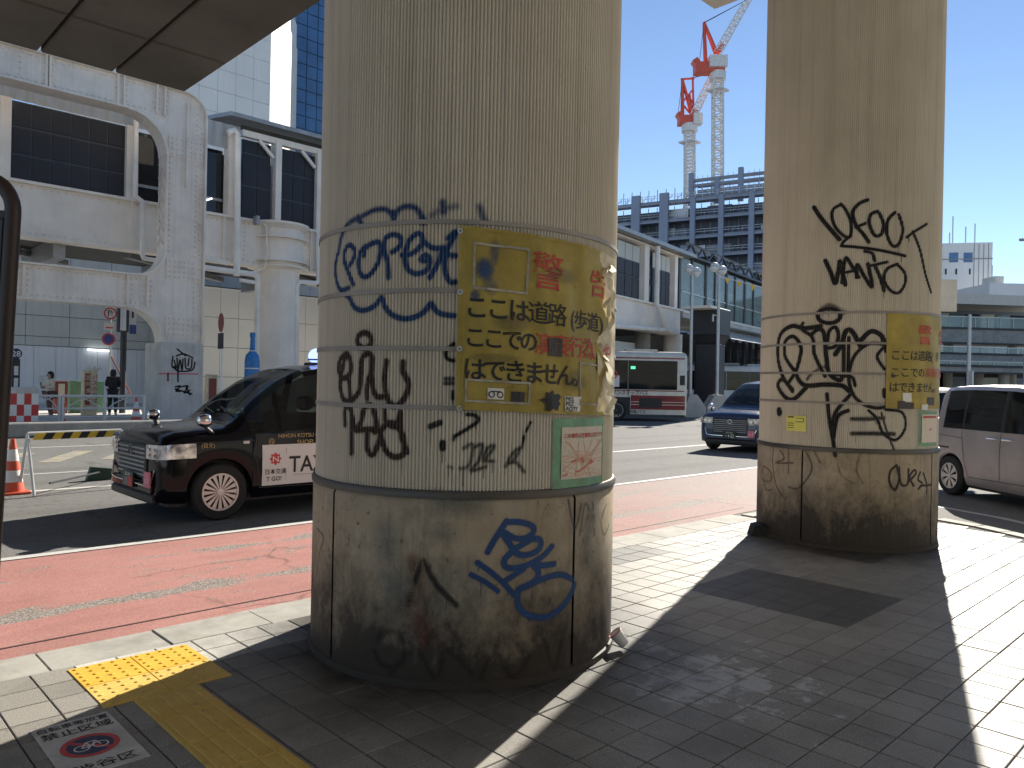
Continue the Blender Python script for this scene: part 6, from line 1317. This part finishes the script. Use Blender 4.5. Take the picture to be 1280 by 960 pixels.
# ---- buses
def build_bus(label, loc, rz, L, body, stripe, text, group):
    b = thing('bus', label, 'bus', loc, rz, group); W2 = 1.22
    prof = [(-W2, .30), (-W2, 2.75), (-W2+.04, 2.95), (-W2+.16, 3.06), (-.5, 3.12), (.5, 3.12), (W2-.16, 3.06), (W2-.04, 2.95), (W2, 2.75), (W2, .30)]
    v = []; f = []; n = len(prof); xs = [0, .05, .18, L-.18, L-.05, L]; sc = [.955, .985, 1, 1, .985, .955]
    for x, k in zip(xs, sc): v += [(x, y*k, .30+(z-.30)*(1-(1-k)*.7)) for y, z in prof]
    for i in range(5):
        for k in range(n): f.append((i*n+k, i*n+(k+1) % n, (i+1)*n+(k+1) % n, (i+1)*n+k))
    f += [tuple(range(n-1, -1, -1)), tuple(range(5*n, 6*n))]
    MB().add(v, f).build('body', body, b, True, angle=35)
    for sg in (-1, 1):
        y = sg*W2
        def sl(x0, x1, z0, z1, nm, mat, t_=.012): return MB().box(x0, min(y+sg*.001, y+sg*t_), z0, x1, max(y+sg*.001, y+sg*t_), z1).build(nm, mat, b)
        xw = 3.1
        if stripe:
            sl(.12, L-.12, 1.33, 1.37, 'stripe', stripe); sl(.12, L-.12, 2.76, 2.82, 'stripe', stripe)
            for x0, x1 in ((.08, xw-.62), (xw+.62, L-.1)):
                for z0, z1 in ((.52, .72), (.75, .84), (.87, 1.14)): sl(x0, x1, z0, z1, 'stripe', stripe)
        wn = [.42, 2.6, 4.2, 5.8, 7.4, L-1.0]
        for a, c_ in zip(wn[:-1], wn[1:]):
            w_ = sl(a+.02, c_-.02, 1.40, 2.68, 'side_window', 'bus_glass', .016)
            MB().box(a+.02, min(y+sg*.017, y+sg*.024), 2.22, c_-.02, max(y+sg*.017, y+sg*.024), 2.25).build('window_bar', 'plastic_black', w_)
        sl(.10, .32, 1.62, 2.05, 'vent', 'plastic_black', .008); sl(1.1, 2.1, .60, 1.02, 'engine_grille', 'plastic_black', .016)
        sl(2.58, 2.60, .32, 2.7, 'panel_seam', 'plastic_black', .014)
        for x in (xw, L-2.6):
            MB().box(x-.60, min(y-sg*.4, y+sg*.004), .28, x+.60, max(y-sg*.4, y+sg*.004), 1.05).build('wheel_arch', 'plastic_black', b); wheel(b, x, sg*(W2-.13), .46, .27, sg, 8, 'steel_grey')
        if text:
            fn = lambda u, v: (2.55-u if sg > 0 else u, y+sg*.018, v)
            mb = MB(); text_mb(mb, 'ノンステップバス', fn, .21, -.75 if sg > 0 else .5, 1.17, .012, 'LEFT', .95); mb.build('lettering', 'ink_black', b); mb = MB(); text_mb(mb, '小田急バス', fn, .19, -.2 if sg > 0 else 1.0, .345, .012, 'LEFT', 1.0); mb.build('lettering', 'ink_black', b)
            st = sl(3.0, 3.5, 1.5, 2.0, 'window_notice', 'sign_white', .022); MB().lathe([(.16, y+sg*.03), (.22, y+sg*.03)], 20, (3.3, 0, 2.05), 'y').build('notice_ring', 'sign_red', st); sl(2.3, 2.5, 2.30, 2.42, 'green_display', 'green_led', .022)
    MB().box(-.012, -1.0, 1.45, .0, 1.0, 2.6).build('rear_window', 'bus_glass', b); MB().box(-.03, -1.1, .34, .02, 1.1, .62).build('rear_bumper', 'plastic_black', b)
    MB().box(L-.005, -1.05, 1.2, L+.012, 1.05, 2.75).build('windscreen', 'bus_glass', b)
    MB().box(1.2, -.6, 3.1, 2.6, .6, 3.22, .05).build('roof_unit', body, b); MB().box(3.2, -.85, 3.1, 6.2, .85, 3.28, .06).build('air_conditioner', 'steel_grey', b)
    return b
cam_ang = math.atan2(_r0.y, _r0.x)
Bc = at(858, 520, d=34); hv = -_r0; yd = Vector((-hv.y, hv.x, 0)); rz = math.atan2(hv.y, hv.x)
o_ = Vector((Bc.x, Bc.y, 0))-yd*1.22; build_bus('cream bus with dark red stripes pulling away behind the near pillar', (o_.x, o_.y, ROADZ), rz, 10.4, 'bus_cream', 'bus_red', True, 'buses')
Bc = at(985, 500, d=52); o_ = Vector((Bc.x, Bc.y, 0))-yd*1.22; build_bus('plain white bus parked behind the black pier', (o_.x, o_.y, ROADZ), rz, 10.6, 'bus_white', None, False, 'buses')

# ---- walkway over the far street
F = Frame(846, 45, R(10.8))
wk = thing('footbridge', 'white girder footbridge with dark panels and slim grey roof beyond the bus', 'footbridge', F.o, F.a)
b = lambda mb, nm, mat='steel_white', par=None, **k: mb.build(nm, mat, par or wk, **k)
gt, gb = F.Z(774, 372), F.Z(790, 409); t0 = F.T(705)
b(MB().box(t0, 0, gb, .3, .5, gt), 'girder'); b(MB().box(t0, -.15, gt, .4, .5, gt+.1), 'girder_flange'); b(MB().box(t0, -.12, gb-.1, .3, .5, gb), 'girder_flange')
wt = F.Z(786, 303); wt2 = F.Z(786, 325)
panels_ = [(F.T(740), F.T(800), 6), (F.T(816), F.T(838), 4), (F.T(700), F.T(738), 4)]
for a, c_, n in panels_:
    b(MB().box(a, .13, gt+.1, c_, .2, wt), 'window_frame', 'frame_dark')
    for i in range(n):
        w_ = (c_-a)/n
        for z0, z1 in ((gt+.12, gt+1.25), (gt+1.3, wt2), (wt2+.05, wt)): b(MB().box(a+w_*i+.03, .08, z0, a+w_*(i+1)-.03, .12, z1-.02), 'window_panel', 'window_dark' if z1 < wt else 'wall_panel')
for px_, w_ in ((805, .55), (739, .4), (842, .42)): b(MB().box(F.T(px_)-w_/2, -.12, gt+.1, F.T(px_)+w_/2, .4, wt+.15), 'post')
rz0 = F.Z(774, 291)
b(MB().add([(t0, -.6, rz0-.05), (1.2, -.6, rz0-.05), (1.2, 3.5, rz0+.2), (t0, 3.5, rz0+.2), (t0, -.6, rz0+.15), (1.2, -.6, rz0+.15), (1.2, 3.5, rz0+.4), (t0, 3.5, rz0+.4)], [(3, 2, 1, 0), (4, 5, 6, 7), (0, 1, 5, 4), (1, 2, 6, 5), (2, 3, 7, 6), (3, 0, 4, 7)]), 'roof', 'steel_grey')
b(MB().box(t0, -.1, wt+.15, .3, .3, rz0-.06), 'lintel')
b(MB().box(t0, .4, gb, .3, 4.5, gb+.3), 'floor_slab', 'under_dark')
b(MB().tube([(F.T(813), -.35, F.Z(813, 308)), (F.T(813), -.35, F.Z(813, 380)), (F.T(826), -.35, F.Z(826, 413)), (F.T(838), -.35, F.Z(838, 417))], .14, 8), 'drain_pipe', 'pipe_white', smooth=True)
b(MB().tube([(F.T(740), -.35, F.Z(790, 414)), (F.T(838), -.35, F.Z(838, 414))], .12, 8), 'drain_pipe', 'pipe_white', smooth=True)
b(MB().tube([(0, .3, -.02), (0, .3, gb)], .55, 24), 'column', 'steel_white', smooth=True)
b(MB().tube([(F.T(828), 1.2, -.02), (F.T(828), 1.2, gb)], .45, 20), 'column', 'concrete', smooth=True)
# glazed part
gw = thing('glass_walkway', 'glass sided walkway with dark mullions and black roof truss', 'walkway', F.o, F.a)
tE = F.T(1010, 400); ft, fb_ = F.Z(900, 392), F.Z(900, 401); gtop = F.Z(860, 322)
b(MB().box(.45, -.1, fb_-.3, tE, 4.0, fb_), 'floor_slab', 'concrete_pale', gw); b(MB().box(.45, -.14, fb_, tE, -.02, fb_+.12), 'edge_beam', 'steel_white', gw)
mt = [F.T(848), F.T(864), F.T(881), F.T(893), F.T(907), F.T(918), F.T(930), F.T(941), F.T(960), F.T(985)]
for i, (a, c_) in enumerate(zip(mt[:-1], mt[1:])):
    b(MB().box(a+.05, 0, fb_+.13, c_-.05, .03, gtop-.1), 'glass_pane', 'glass_clear', gw); b(MB().box(a+.05, 3.8, fb_+.13, c_-.05, 3.83, gtop-.1), 'glass_pane', 'glass_clear', gw)
    b(MB().box(a-.14, -.06, fb_+.12, a+.14 if i % 2 == 0 else a+.02, .12, gtop+.05), 'mullion', 'steel_dark', gw)
b(MB().box(.45, -.04, fb_+1.2, tE, .06, fb_+1.28), 'handrail', 'galv', gw)
b(MB().box(.45, -.3, gtop, tE, 4.0, gtop+.14), 'roof', 'steel_dark', gw)
mb = MB(); n = 16
for k in range(n):
    a, c_ = .45+(tE-.45)*k/n, .45+(tE-.45)*(k+1)/n; mb.bar((a, -.2, gtop+.14), ((a+c_)/2, -.2, gtop+.75), .1); mb.bar(((a+c_)/2, -.2, gtop+.75), (c_, -.2, gtop+.14), .1)
mb.bar((.45, -.2, gtop+.75), (tE, -.2, gtop+.75), .12); b(mb, 'roof_truss', 'steel_dark', gw)
for k in range(14): a = .8+(tE-1)*k/14; b(MB().box(a, 2.0, fb_+.01, a+.25, 2.2, fb_+1.0+.2*(k % 3)), 'inner_post', 'steel_blue', gw)
# black pier
pc = at(889, 400, d=43); pr = thing('bridge_pier', 'black steel clad pier with boxy head below the glass walkway', 'pier', (pc.x, pc.y, 0), F.a)
k_ = 43/FPX; zz = lambda py: CAM_H+(484.9-py)*k_
MB().box(-.85, -.8, zz(420), .85, .8, zz(387), .04).build('head', 'steel_dark', pr); MB().add([(-.85, -.8, zz(420)), (.85, -.8, zz(420)), (.85, .8, zz(420)), (-.85, .8, zz(420)), (-.6, -.6, zz(430)), (.6, -.6, zz(430)), (.6, .6, zz(430)), (-.6, .6, zz(430))], [(0, 1, 5, 4), (1, 2, 6, 5), (2, 3, 7, 6), (3, 0, 4, 7)]).build('taper', 'steel_dark', pr); MB().box(-.6, -.6, -.02, .6, .6, zz(430), .05).build('shaft', 'steel_dark', pr)
MB().box(-1.9, -.7, zz(389), 1.0, .9, zz(386)).build('ledge', 'steel_white', pr)
MB().tube([(-1.6, -.7, zz(405)), (-1.6, -.7, zz(397)), (-.95, -.7, zz(397)), (-.95, -.7, zz(418))], .05, 6).build('hand_hoop', 'galv', pr, True)
# twin-globe street lamps on concrete bases
def lamp(px, globes, label, base_px):
    d = 40.0; g = at(px, 510, d=d); L_ = thing('street_lamp', label, 'street lamp', (g.x, g.y, 0), cam_ang, 'twin globe street lamps'); k_ = d/FPX; hz = 480+(px-640)*.02; zz = lambda py: CAM_H+(hz-py)*k_
    MB().tube([(0, 0, .5), (0, 0, zz(globes[0][1]+4))], [.10, .07], 10).build('pole', 'galv', L_, True)
    a, c_ = (base_px[0]-px)*k_, (base_px[1]-px)*k_
    MB().prism([(a, -.02), (c_, -.02), (c_, .5), (c_*.35, 1.15), (a*.35, 1.15), (a, .5)], 'y', -.6, .6).build('base', 'concrete_pale', L_)
    MB().tube([((globes[0][0]-px)*k_, 0, zz(globes[0][1]+5)), (0, 0, zz(globes[0][1]+9)), ((globes[1][0]-px)*k_, 0, zz(globes[1][1]+5))], .05, 8).build('arm', 'galv', L_, True)
    for gx, gy in globes:
        c = ((gx-px)*k_, 0, zz(gy)); gl = MB().ball(c, .24, 10).build('globe', 'sign_white', L_, True); MB().lathe([(.001, .26), (.16, .20), (.245, .03), (.25, 0)], 16, c).build('cap', 'galv', gl, True)
lamp(862, [(857.5, 336), (867, 340)], 'twin globe lamp left of the black pier', (853, 879)); lamp(895.5, [(890, 334), (899.5, 338)], 'twin globe lamp right of the black pier', (880, 912))
# string of yellow pennants
pn = thing('pennant_string', 'string of yellow triangular pennants under the glass walkway roof', 'pennants', at(905, 350, d=41)); mb = MB()
pts = [at(898, 345, d=41), at(925, 352, d=41), at(960, 361, d=41)]; MB().tube(pts, .02, 5).build('cord', 'sticker_white', pn, world=True)
for px_, py_ in ((909, 348), (924, 352.5), (941, 357), (957, 361)):
    a, c_, e = at(px_-3, py_-1, d=41), at(px_+3, py_, d=41), at(px_, py_+7, d=41); o = _fw*.02; MB().add([a, c_, e, a+o, c_+o, e+o], [(0, 1, 2), (5, 4, 3), (0, 3, 4, 1), (1, 4, 5, 2), (2, 5, 3, 0)]).build('pennant', 'flag_yellow', pn, world=True)
# striped kerb barrier
g0, g1 = at(853, 517, z=.05), at(890, 517, z=.05); kb = thing('kerb_barrier', 'low green and white striped kerb barrier at the lamp bases', 'barrier', g0)
for k in range(8): a, c_ = g0.lerp(g1, k/8), g0.lerp(g1, (k+1)/8); MB().bar(a+Vector((0, 0, .08)), c_+Vector((0, 0, .08)), .3, .26).build('block', 'green_vinyl' if k % 2 else 'sign_white', kb, world=True)
# canopy and shop front under the walkway
sh = thing('corner_shop', 'dark shop front with pale fabric canopy under the glass walkway', 'shop', F.o, F.a); cy_ = 3.0
ca, cb2 = F.T(903, 420, -1.0), F.T(1000, 420, -1.0); z_hi, z_lo = F.Z(925, 413, -1.0), F.Z(925, 428, -1.0)
n = 7
for i in range(n): a, c_ = ca+(cb2-ca)*i/n, ca+(cb2-ca)*(i+1)/n; MB().add([(a+.02, -1.6, z_lo), (c_-.02, -1.6, z_lo), (c_-.02, 1.0, z_hi+.3), (a+.02, 1.0, z_hi+.3), (a+.02, -1.6, z_lo+.05), (c_-.02, -1.6, z_lo+.05), (c_-.02, 1.0, z_hi+.35), (a+.02, 1.0, z_hi+.35)], [(3, 2, 1, 0), (4, 5, 6, 7), (0, 1, 5, 4), (1, 2, 6, 5), (2, 3, 7, 6), (3, 0, 4, 7)]).build('canopy_panel', 'bus_white', sh)
MB().box(-14, 5.0, 0, cb2+10, 5.3, fb_-.35).build('wall', 'under_dark', sh)
for k in range(26): x = -13.5+k*1.6; MB().box(x, 4.9, .2, x+1.35, 4.98, 3.0).build('shop_window', ['glass_teal', 'window_dark', 'glass_deep'][k % 3], sh)
for k in range(9): x = ca+k*1.5; MB().box(x, .6, 0, x+.22, .8, z_hi+.2).build('canopy_post', 'steel_dark', sh)
for k in range(12): x = -12+k*2.2; MB().box(x, 4.7, 3.2, x+1.7, 4.88, 3.9).build('sign_board', ['bus_cream', 'wall_white', 'steel_blue', 'cloth_lining'][k % 4], sh)
MB().box(F.T(740), 1.5, F.Z(790, 440), F.T(832), 1.7, F.Z(790, 424)).build('sign_board', 'hoarding', sh)

# ---- construction frame and tower cranes
pa, pb_ = at(700, 480, d=172), at(960, 480, d=150); ang = math.atan2(pb_.y-pa.y, pb_.x-pa.x); FC = Frame(772, 165, ang)
cs = thing('construction_frame', 'blue grey steel frame of a tower under construction behind the footbridge', 'building', FC.o, ang)
tl, tr_ = FC.T(690), FC.T(1040); ztop = FC.Z(860, 248)
MB().box(tl, 3.0, 0, tr_, 30, ztop-1.5).build('core', 'mesh_dark', cs)
fl_n = 10; fh = (ztop-2)/fl_n
for j in range(1, fl_n+1):
    z = ztop-(fl_n-j)*fh; MB().box(tl, -.2, z-.4, tr_, 3.0, z).build('floor_slab', 'slab_grey', cs); MB().box(tl, -.45, z-.75, tr_, -.25, z-.35).build('edge_beam', 'steel_blue', cs)
    [MB().box(tl, -.35, z+q_, tr_, -.30, z+q_+.07).build('guard_rope', 'galv', cs) for q_ in (.55, 1.05)]
    mbp = MB(); xx_ = tl
    while xx_ < tr_:
        mbp.bar((xx_, -.3, z), (xx_, -.3, z+1.1), .08)
        if j > 3: mbp.bar((xx_+.5, 2.2, z), (xx_+.5, 2.2, z+fh-.8), .12); mbp.bar((xx_+.5, 2.2, z+.2), (xx_+1.9, 2.2, z+1.6), .09)
        xx_ += 1.9
    mbp.build('site_scaffold', 'slab_grey', cs, kind='stuff')
for px_, w_, ex in ((720, 1.0, 0), (756, 1.0, 0), (793, 1.9, 1.5), (828, 1.9, 1.5), (864, 1.0, 0), (899.5, 1.0, 0), (937.5, 1.0, 0), (975, 1.0, 0), (1010, 1.0, 0)): x = FC.T(px_); MB().box(x-w_/2, -.75, 0, x+w_/2, .1, ztop+ex).build('steel_column', 'steel_blue', cs)
r7 = random.Random(7)
for k in range(60): x = r7.uniform(tl+2, tr_-4); j = r7.randrange(3, fl_n); z = ztop-(fl_n-j)*fh; MB().box(x, 1.5, z+.1, x+r7.uniform(1.5, 5), 2.9, z+r7.uniform(1.0, 2.4)).build('site_screen', r7.choice(['steel_blue', 'mesh_dark', 'slab_grey', 'galv']), cs)
# upper skeleton on the right
zu = FC.Z(900, 214)
for px_ in (853, 886, 916, 950, 985): x = FC.T(px_); MB().box(x-.5, 4, ztop-.5, x+.5, 5, zu+(1.5 if px_ in (853, 916) else 0)).build('steel_column', 'steel_blue', cs)
for z in (ztop+1.2, ztop+3.3, zu-.4):
    MB().box(FC.T(853), 4.1, z, FC.T(1000), 4.9, z+.55).build('steel_beam', 'slab_grey', cs); MB().box(FC.T(853), 9.1, z, FC.T(1000), 9.9, z+.55).build('steel_beam', 'slab_grey', cs)
mb = MB()
for k in range(26): x = FC.T(855)+k*1.05; mb.bar((x, 4.3, ztop+.2), (x, 4.3, zu+.8), .09)
for k in range(14): x = FC.T(855)+k*1.9; mb.bar((x, 4.3, ztop+.5), (x+1.9, 4.3, ztop+2.6), .09)
mb.build('scaffold', 'galv', cs)
for k in range(40): x = tl+(tr_-tl)*k/40; mb2 = MB().box(x, -.4, ztop, x+.1, -.3, ztop+1.3).build('guard_post', 'galv', cs)
def lattice(mb, p, q, w_, n, w2=None, chord=.18, brace=.10):
    p, q = Vector(p), Vector(q); d = (q-p).normalized(); a = d.cross(_fw).normalized(); c = d.cross(a); w2 = w2 or w_
    R_ = lambda t_: [p.lerp(q, t_)+(a*sx+c*sy)*((w_+(w2-w_)*t_)/2) for sx, sy in ((-1, -1), (1, -1), (1, 1), (-1, 1))]
    A, Bq = R_(0), R_(1)
    for i in range(4): mb.bar(A[i], Bq[i], chord)
    for k in range(n):
        r0, r1 = R_(k/n), R_((k+1)/n)
        for i in range(4):
            j = (i+1) % 4; mb.bar(r0[i], r1[j] if k % 2 else r1[j], brace) if k % 2 == 0 else mb.bar(r0[j], r1[i], brace); mb.bar(r1[i], r1[j], brace)
    return mb
def crane(label, d, mast_px, mast_top, base_py, apex, apex_base, deck, jib0, jib1, cabin, seed):
    C = lambda px, py, dd=0: at(px, py, d=d+dd)
    r = thing('tower_crane', label, 'crane', C(mast_px, base_py), 0, 'tower cranes'); r.location.z = C(mast_px, base_py).z
    b = lambda mb, nm, mat: mb.build(nm, mat, r, world=True)
    b(lattice(MB(), C(mast_px, base_py+25), C(mast_px, mast_top), 2.0, 26, chord=.34, brace=.2), 'mast', 'crane_white')
    c = C(mast_px, mast_top); b(MB().cyl(c.x, c.y, c.z-1.0, c.z+.8, 1.9, 16), 'slew_ring', 'crane_white')
    c2 = C(mast_px, mast_top+18); b(MB().box(c2.x-1.9, c2.y-1.9, c2.z-.2, c2.x+1.9, c2.y+1.9, c2.z+.15), 'climbing_frame', 'crane_white')
    (x0, y0), (x1, y1) = deck; p0, p1 = C(x0, (y0+y1)/2), C(x1, (y0+y1)/2); hgt = (y1-y0)*d/FPX
    b(MB().bar(p0, p1, 3.0, hgt), 'machinery_deck', 'crane_red')
    b(MB().bar(C(x0-1, y0+1), C(x0+5, y0-3), 2.2, 1.6), 'winch', 'crane_red')
    (x0, y0), (x1, y1) = cabin; p0, p1 = C(x0, (y0+y1)/2, -1.2), C(x1, (y0+y1)/2, -1.2); b(MB().bar(p0, p1, 2.4, (y1-y0)*d/FPX), 'machinery_house', 'crane_white')
    mb = MB()
    for q in apex_base:
        for sh_ in (-.8, .8): mb.bar(C(*apex)+_fw*sh_*.3, C(*q)+_fw*sh_, .42)
    b(mb, 'a_frame', 'crane_red')
    b(lattice(MB(), C(*jib0), C(*jib1), 1.7, 18, 1.3, chord=.26, brace=.15), 'jib', 'crane_white'); b(MB().bar(C(*jib0), C(*jib0)+(C(*jib1)-C(*jib0))*.12, 1.6, 1.0), 'jib_foot', 'crane_red')
    mb = MB().tube([C(*apex), C(*jib0).lerp(C(*jib1), .8)], .06, 5); mb.tube([C(*apex)+_fw*.5, C(*jib0).lerp(C(*jib1), .8)], .06, 5); b(mb, 'pendant_rope', 'steel_dark')
    mb = MB().tube([C(*apex), C(apex[0]-6, deck[0][1])], .06, 5); b(mb, 'hoist_rope', 'steel_dark')
    return r
crane('taller red and white luffing tower crane with raised jib', 176, 897, 95, 240, (880, 28), [(895, 66), (882, 82)], ((868, 80), (904, 92)), (897, 66), (945, -18), ((886, 71), (908, 85)), 1)
crane('lower red and white tower crane left of the taller one', 182, 862, 160, 246, (853, 99), [(853, 148), (866, 148)], ((848, 146), (872, 156)), (866, 146), (899, 78), ((866, 143), (877, 156)), 2)
c_ = lambda px, py: at(px, py, d=182)
cr2 = [o for o in bpy.data.objects if o.name.startswith('tower_crane') and o.type == 'EMPTY'][-1]
mb = MB()
for p, q in (((866, 99), (867, 148)), ((851, 99), (868, 98)), ((853, 112), (866, 128)), ((866, 112), (853, 128)), ((853, 130), (866, 146)), ((862, 118), (866, 148))): mb.bar(c_(*p), c_(*q), .36)
mb.build('a_frame_brace', 'crane_red', cr2, world=True)

# ---- right: footbridge decks, far office block, poles
FR = Frame(1230, 62, math.atan2(_r0.y, _r0.x)+R(6))
def fz_(py, px=1230): return FR.Z(px, py)
tL, tR = FR.T(960), FR.T(1420)
def deck(label, rail_top, rail_bot, slab_bot, back, roof=None):
    o = thing('pedestrian_deck', label, 'footbridge', FR.o+FR.n*back, FR.a, 'raised pedestrian decks'); s_ = (62+back)/62
    zc = lambda py: CAM_H+(fz_(py)-CAM_H)*s_
    MB().box(tL, 0, zc(slab_bot), tR, 5, zc(rail_bot)).build('slab', 'concrete', o); MB().box(tL, -.12, zc(rail_bot)-.05, tR, -.005, zc(rail_bot)+.12).build('edge_trim', 'steel_dark', o)
    MB().box(tL, -.06, zc(slab_bot)-.12, tR, .5, zc(slab_bot)).build('soffit_beam', 'under_dark', o)
    n = 26
    for k in range(n):
        a, c = tL+(tR-tL)*k/n, tL+(tR-tL)*(k+1)/n; MB().box(a+.04, -.02, zc(rail_bot)+.14, c-.04, .0, zc(rail_top)-.05).build('glass_pane', 'glass_clear', o); MB().box(a-.03, -.06, zc(rail_bot)+.12, a+.03, .03, zc(rail_top)).build('rail_post', 'galv', o)
    MB().box(tL, -.07, zc(rail_top)-.05, tR, .04, zc(rail_top)+.03).build('handrail', 'galv', o)
    for k in range(5): x = tL+(tR-tL)*(k+.35)/5; MB().tube([(x, 2.5, -.02), (x, 2.5, zc(slab_bot))], .4, 14).build('column', 'concrete_pale', o, True)
    if roof: MB().box(tL, .5, zc(roof[1]), tR, 6, zc(roof[0])).build('roof', 'fascia_pale', o); MB().box(tL, 6, zc(rail_bot), tR, 6.2, zc(roof[1])).build('shop_wall', 'steel_blue', o); [MB().box(tL+(tR-tL)*k/20+.1, 5.9, zc(rail_bot)+.1, tL+(tR-tL)*(k+1)/20-.1, 5.98, zc(roof[1])-.3).build('shop_window', ('glass_teal', 'window_dark', 'bus_cream')[k % 3], o) for k in range(20)]
deck('upper pedestrian deck with glass railing and pale roof behind the far pillar', 396, 411, 428, 6, (366, 379)); deck('middle pedestrian deck with sunlit railing above the minivan', 434, 443, 456, 2); deck('lower dark pedestrian deck just above the minivan roof', 452, 458.5, 465, -1)
mb = MB(); bsd = thing('shop_frontage', 'dark glazed ground floor frontage under the pedestrian decks', 'shop', FR.o+FR.n*9, FR.a)
MB().box(tL-4, 0, 0, tR+4, 3, fz_(462)+.4).build('wall', 'under_dark', bsd)
for k in range(22): x = tL-3+k*1.65; MB().box(x, -.08, .15, x+1.45, -.01, 3.0).build('shop_window', ('window_dark', 'glass_teal', 'glass_deep', 'steel_blue')[k % 4], bsd)
FB = Frame(1208, 135, math.atan2(_r0.y, _r0.x)-R(14)); ob = thing('office_block', 'pale grey office block with roof antennas at the right', 'building', FB.o, FB.a)
ta, tb_ = FB.T(1120), FB.T(1239); zt = FB.Z(1230, 303)
MB().box(ta, 0, 0, tb_, 16, zt).build('wall', 'wall_white', ob); MB().box(ta-.05, -.12, FB.Z(1230, 324), tb_+.05, 0, FB.Z(1230, 323)).build('ledge', 'slab_grey', ob)
for px_ in (1146, 1164, 1185, 1203):
    a, c = FB.T(px_), FB.T(px_+11); MB().box(a, -.08, FB.Z(px_, 328), c, .3, FB.Z(px_, 316)).build('window', 'window_blue', ob)
for px_ in (1152, 1180, 1193, 1210): a, c = FB.T(px_), FB.T(px_+2); MB().box(a, -.08, FB.Z(px_, 343), c, .2, FB.Z(px_, 336)).build('window', 'window_dark', ob)
for px_ in (1216, 1222, 1228, 1234):
    x = FB.T(px_); MB().box(x-.05, -.05, zt-14, x+.05, 0, zt-.2).build('panel_joint', 'slab_grey', ob)
for px_, h in ((1184, 3), (1198, 3), (1202, 6), (1219, 4), (1231, 4.5)): x = FB.T(px_); MB().tube([(x, 6, zt), (x, 6, zt+h)], .1, 6).build('antenna', 'galv', ob)
FB2 = Frame(1255, 120, math.atan2(_r0.y, _r0.x)); o2 = thing('roof_plant_block', 'low block with rooftop plant box and mast right of the office block', 'building', FB2.o, FB2.a)
MB().box(FB2.T(1236), 0, 0, FB2.T(1330), 10, FB2.Z(1255, 354)).build('wall', 'wall_white', o2); MB().box(FB2.T(1248), 1, FB2.Z(1255, 354), FB2.T(1259), 4, FB2.Z(1255, 344)).build('plant_box', 'wall_cream', o2)
for px_, py_ in ((1254, 328), (1242, 345), (1266, 343)): x = FB2.T(px_); MB().tube([(x, 3, FB2.Z(1255, 354)), (x, 3, FB2.Z(px_, py_))], .08, 6).build('antenna', 'galv', o2)
g = at(1210, 500, d=38); lp = thing('lamp_pole', 'thin grey pole standing before the pedestrian decks', 'pole', (g.x, g.y, 0)); zt = at(1211, 393, d=38).z
MB().tube([(0, 0, 0), (0, 0, zt)], [.11, .08], 10).build('pole', 'galv', lp, True); MB().box(-.12, -.2, 1.9, .12, -.05, 2.6).build('control_box', 'steel_grey', lp)
g = at(1281, 490, d=45); l2 = thing('lamp_pole', 'tall pole with a small lamp head at the right edge', 'pole', (g.x, g.y, 0)); zt = at(1281, 301, d=45).z
MB().tube([(0, 0, 0), (0, 0, zt)], [.12, .07], 10).build('pole', 'galv', l2, True); q = -_r0*.35; MB().tube([(0, 0, zt-.05), (q.x, q.y, zt+.05)], .04, 6).build('arm', 'galv', l2, True); MB().box(q.x-.15, q.y-.12, zt-.02, q.x+.1, q.y+.12, zt+.12, .03).build('lamp_head', 'steel_grey', l2)
# back of a road sign by the far pillar
d = 17.0; g = at(1160, 500, d=d); rs = thing('road_sign', 'cream back of a square road sign beside the far pillar', 'road sign', (g.x, g.y, 0), cam_ang); k_ = d/FPX; hz = 490.5
MB().tube([(0, .05, 0), (0, .05, CAM_H+(hz-345)*k_)], .05, 10).build('pole', 'galv', rs, True); MB().box((1135-1160)*k_, -.02, CAM_H+(hz-389)*k_, (1193-1160)*k_, .01, CAM_H+(hz-349)*k_, .008).build('panel', 'bus_cream', rs)
for z in (365, 380): MB().box(-.3, .012, CAM_H+(hz-z)*k_-.03, .5, .05, CAM_H+(hz-z)*k_+.03).build('bracket', 'galv', rs)
# added unseen wall behind the camera, pale to bounce light onto the pillars
bh = thing('bounce_wall', 'added cream panelled wall behind the camera bouncing light onto the pillars', 'wall', (0, -9, 0))
for k in range(16): MB().box(-14+2.2*k+.01, -9.2, -.05, -14+2.2*(k+1)-.01, -9.0, 7.6, .01).build('wall_panel', 'wall_cream', bh, world=True)
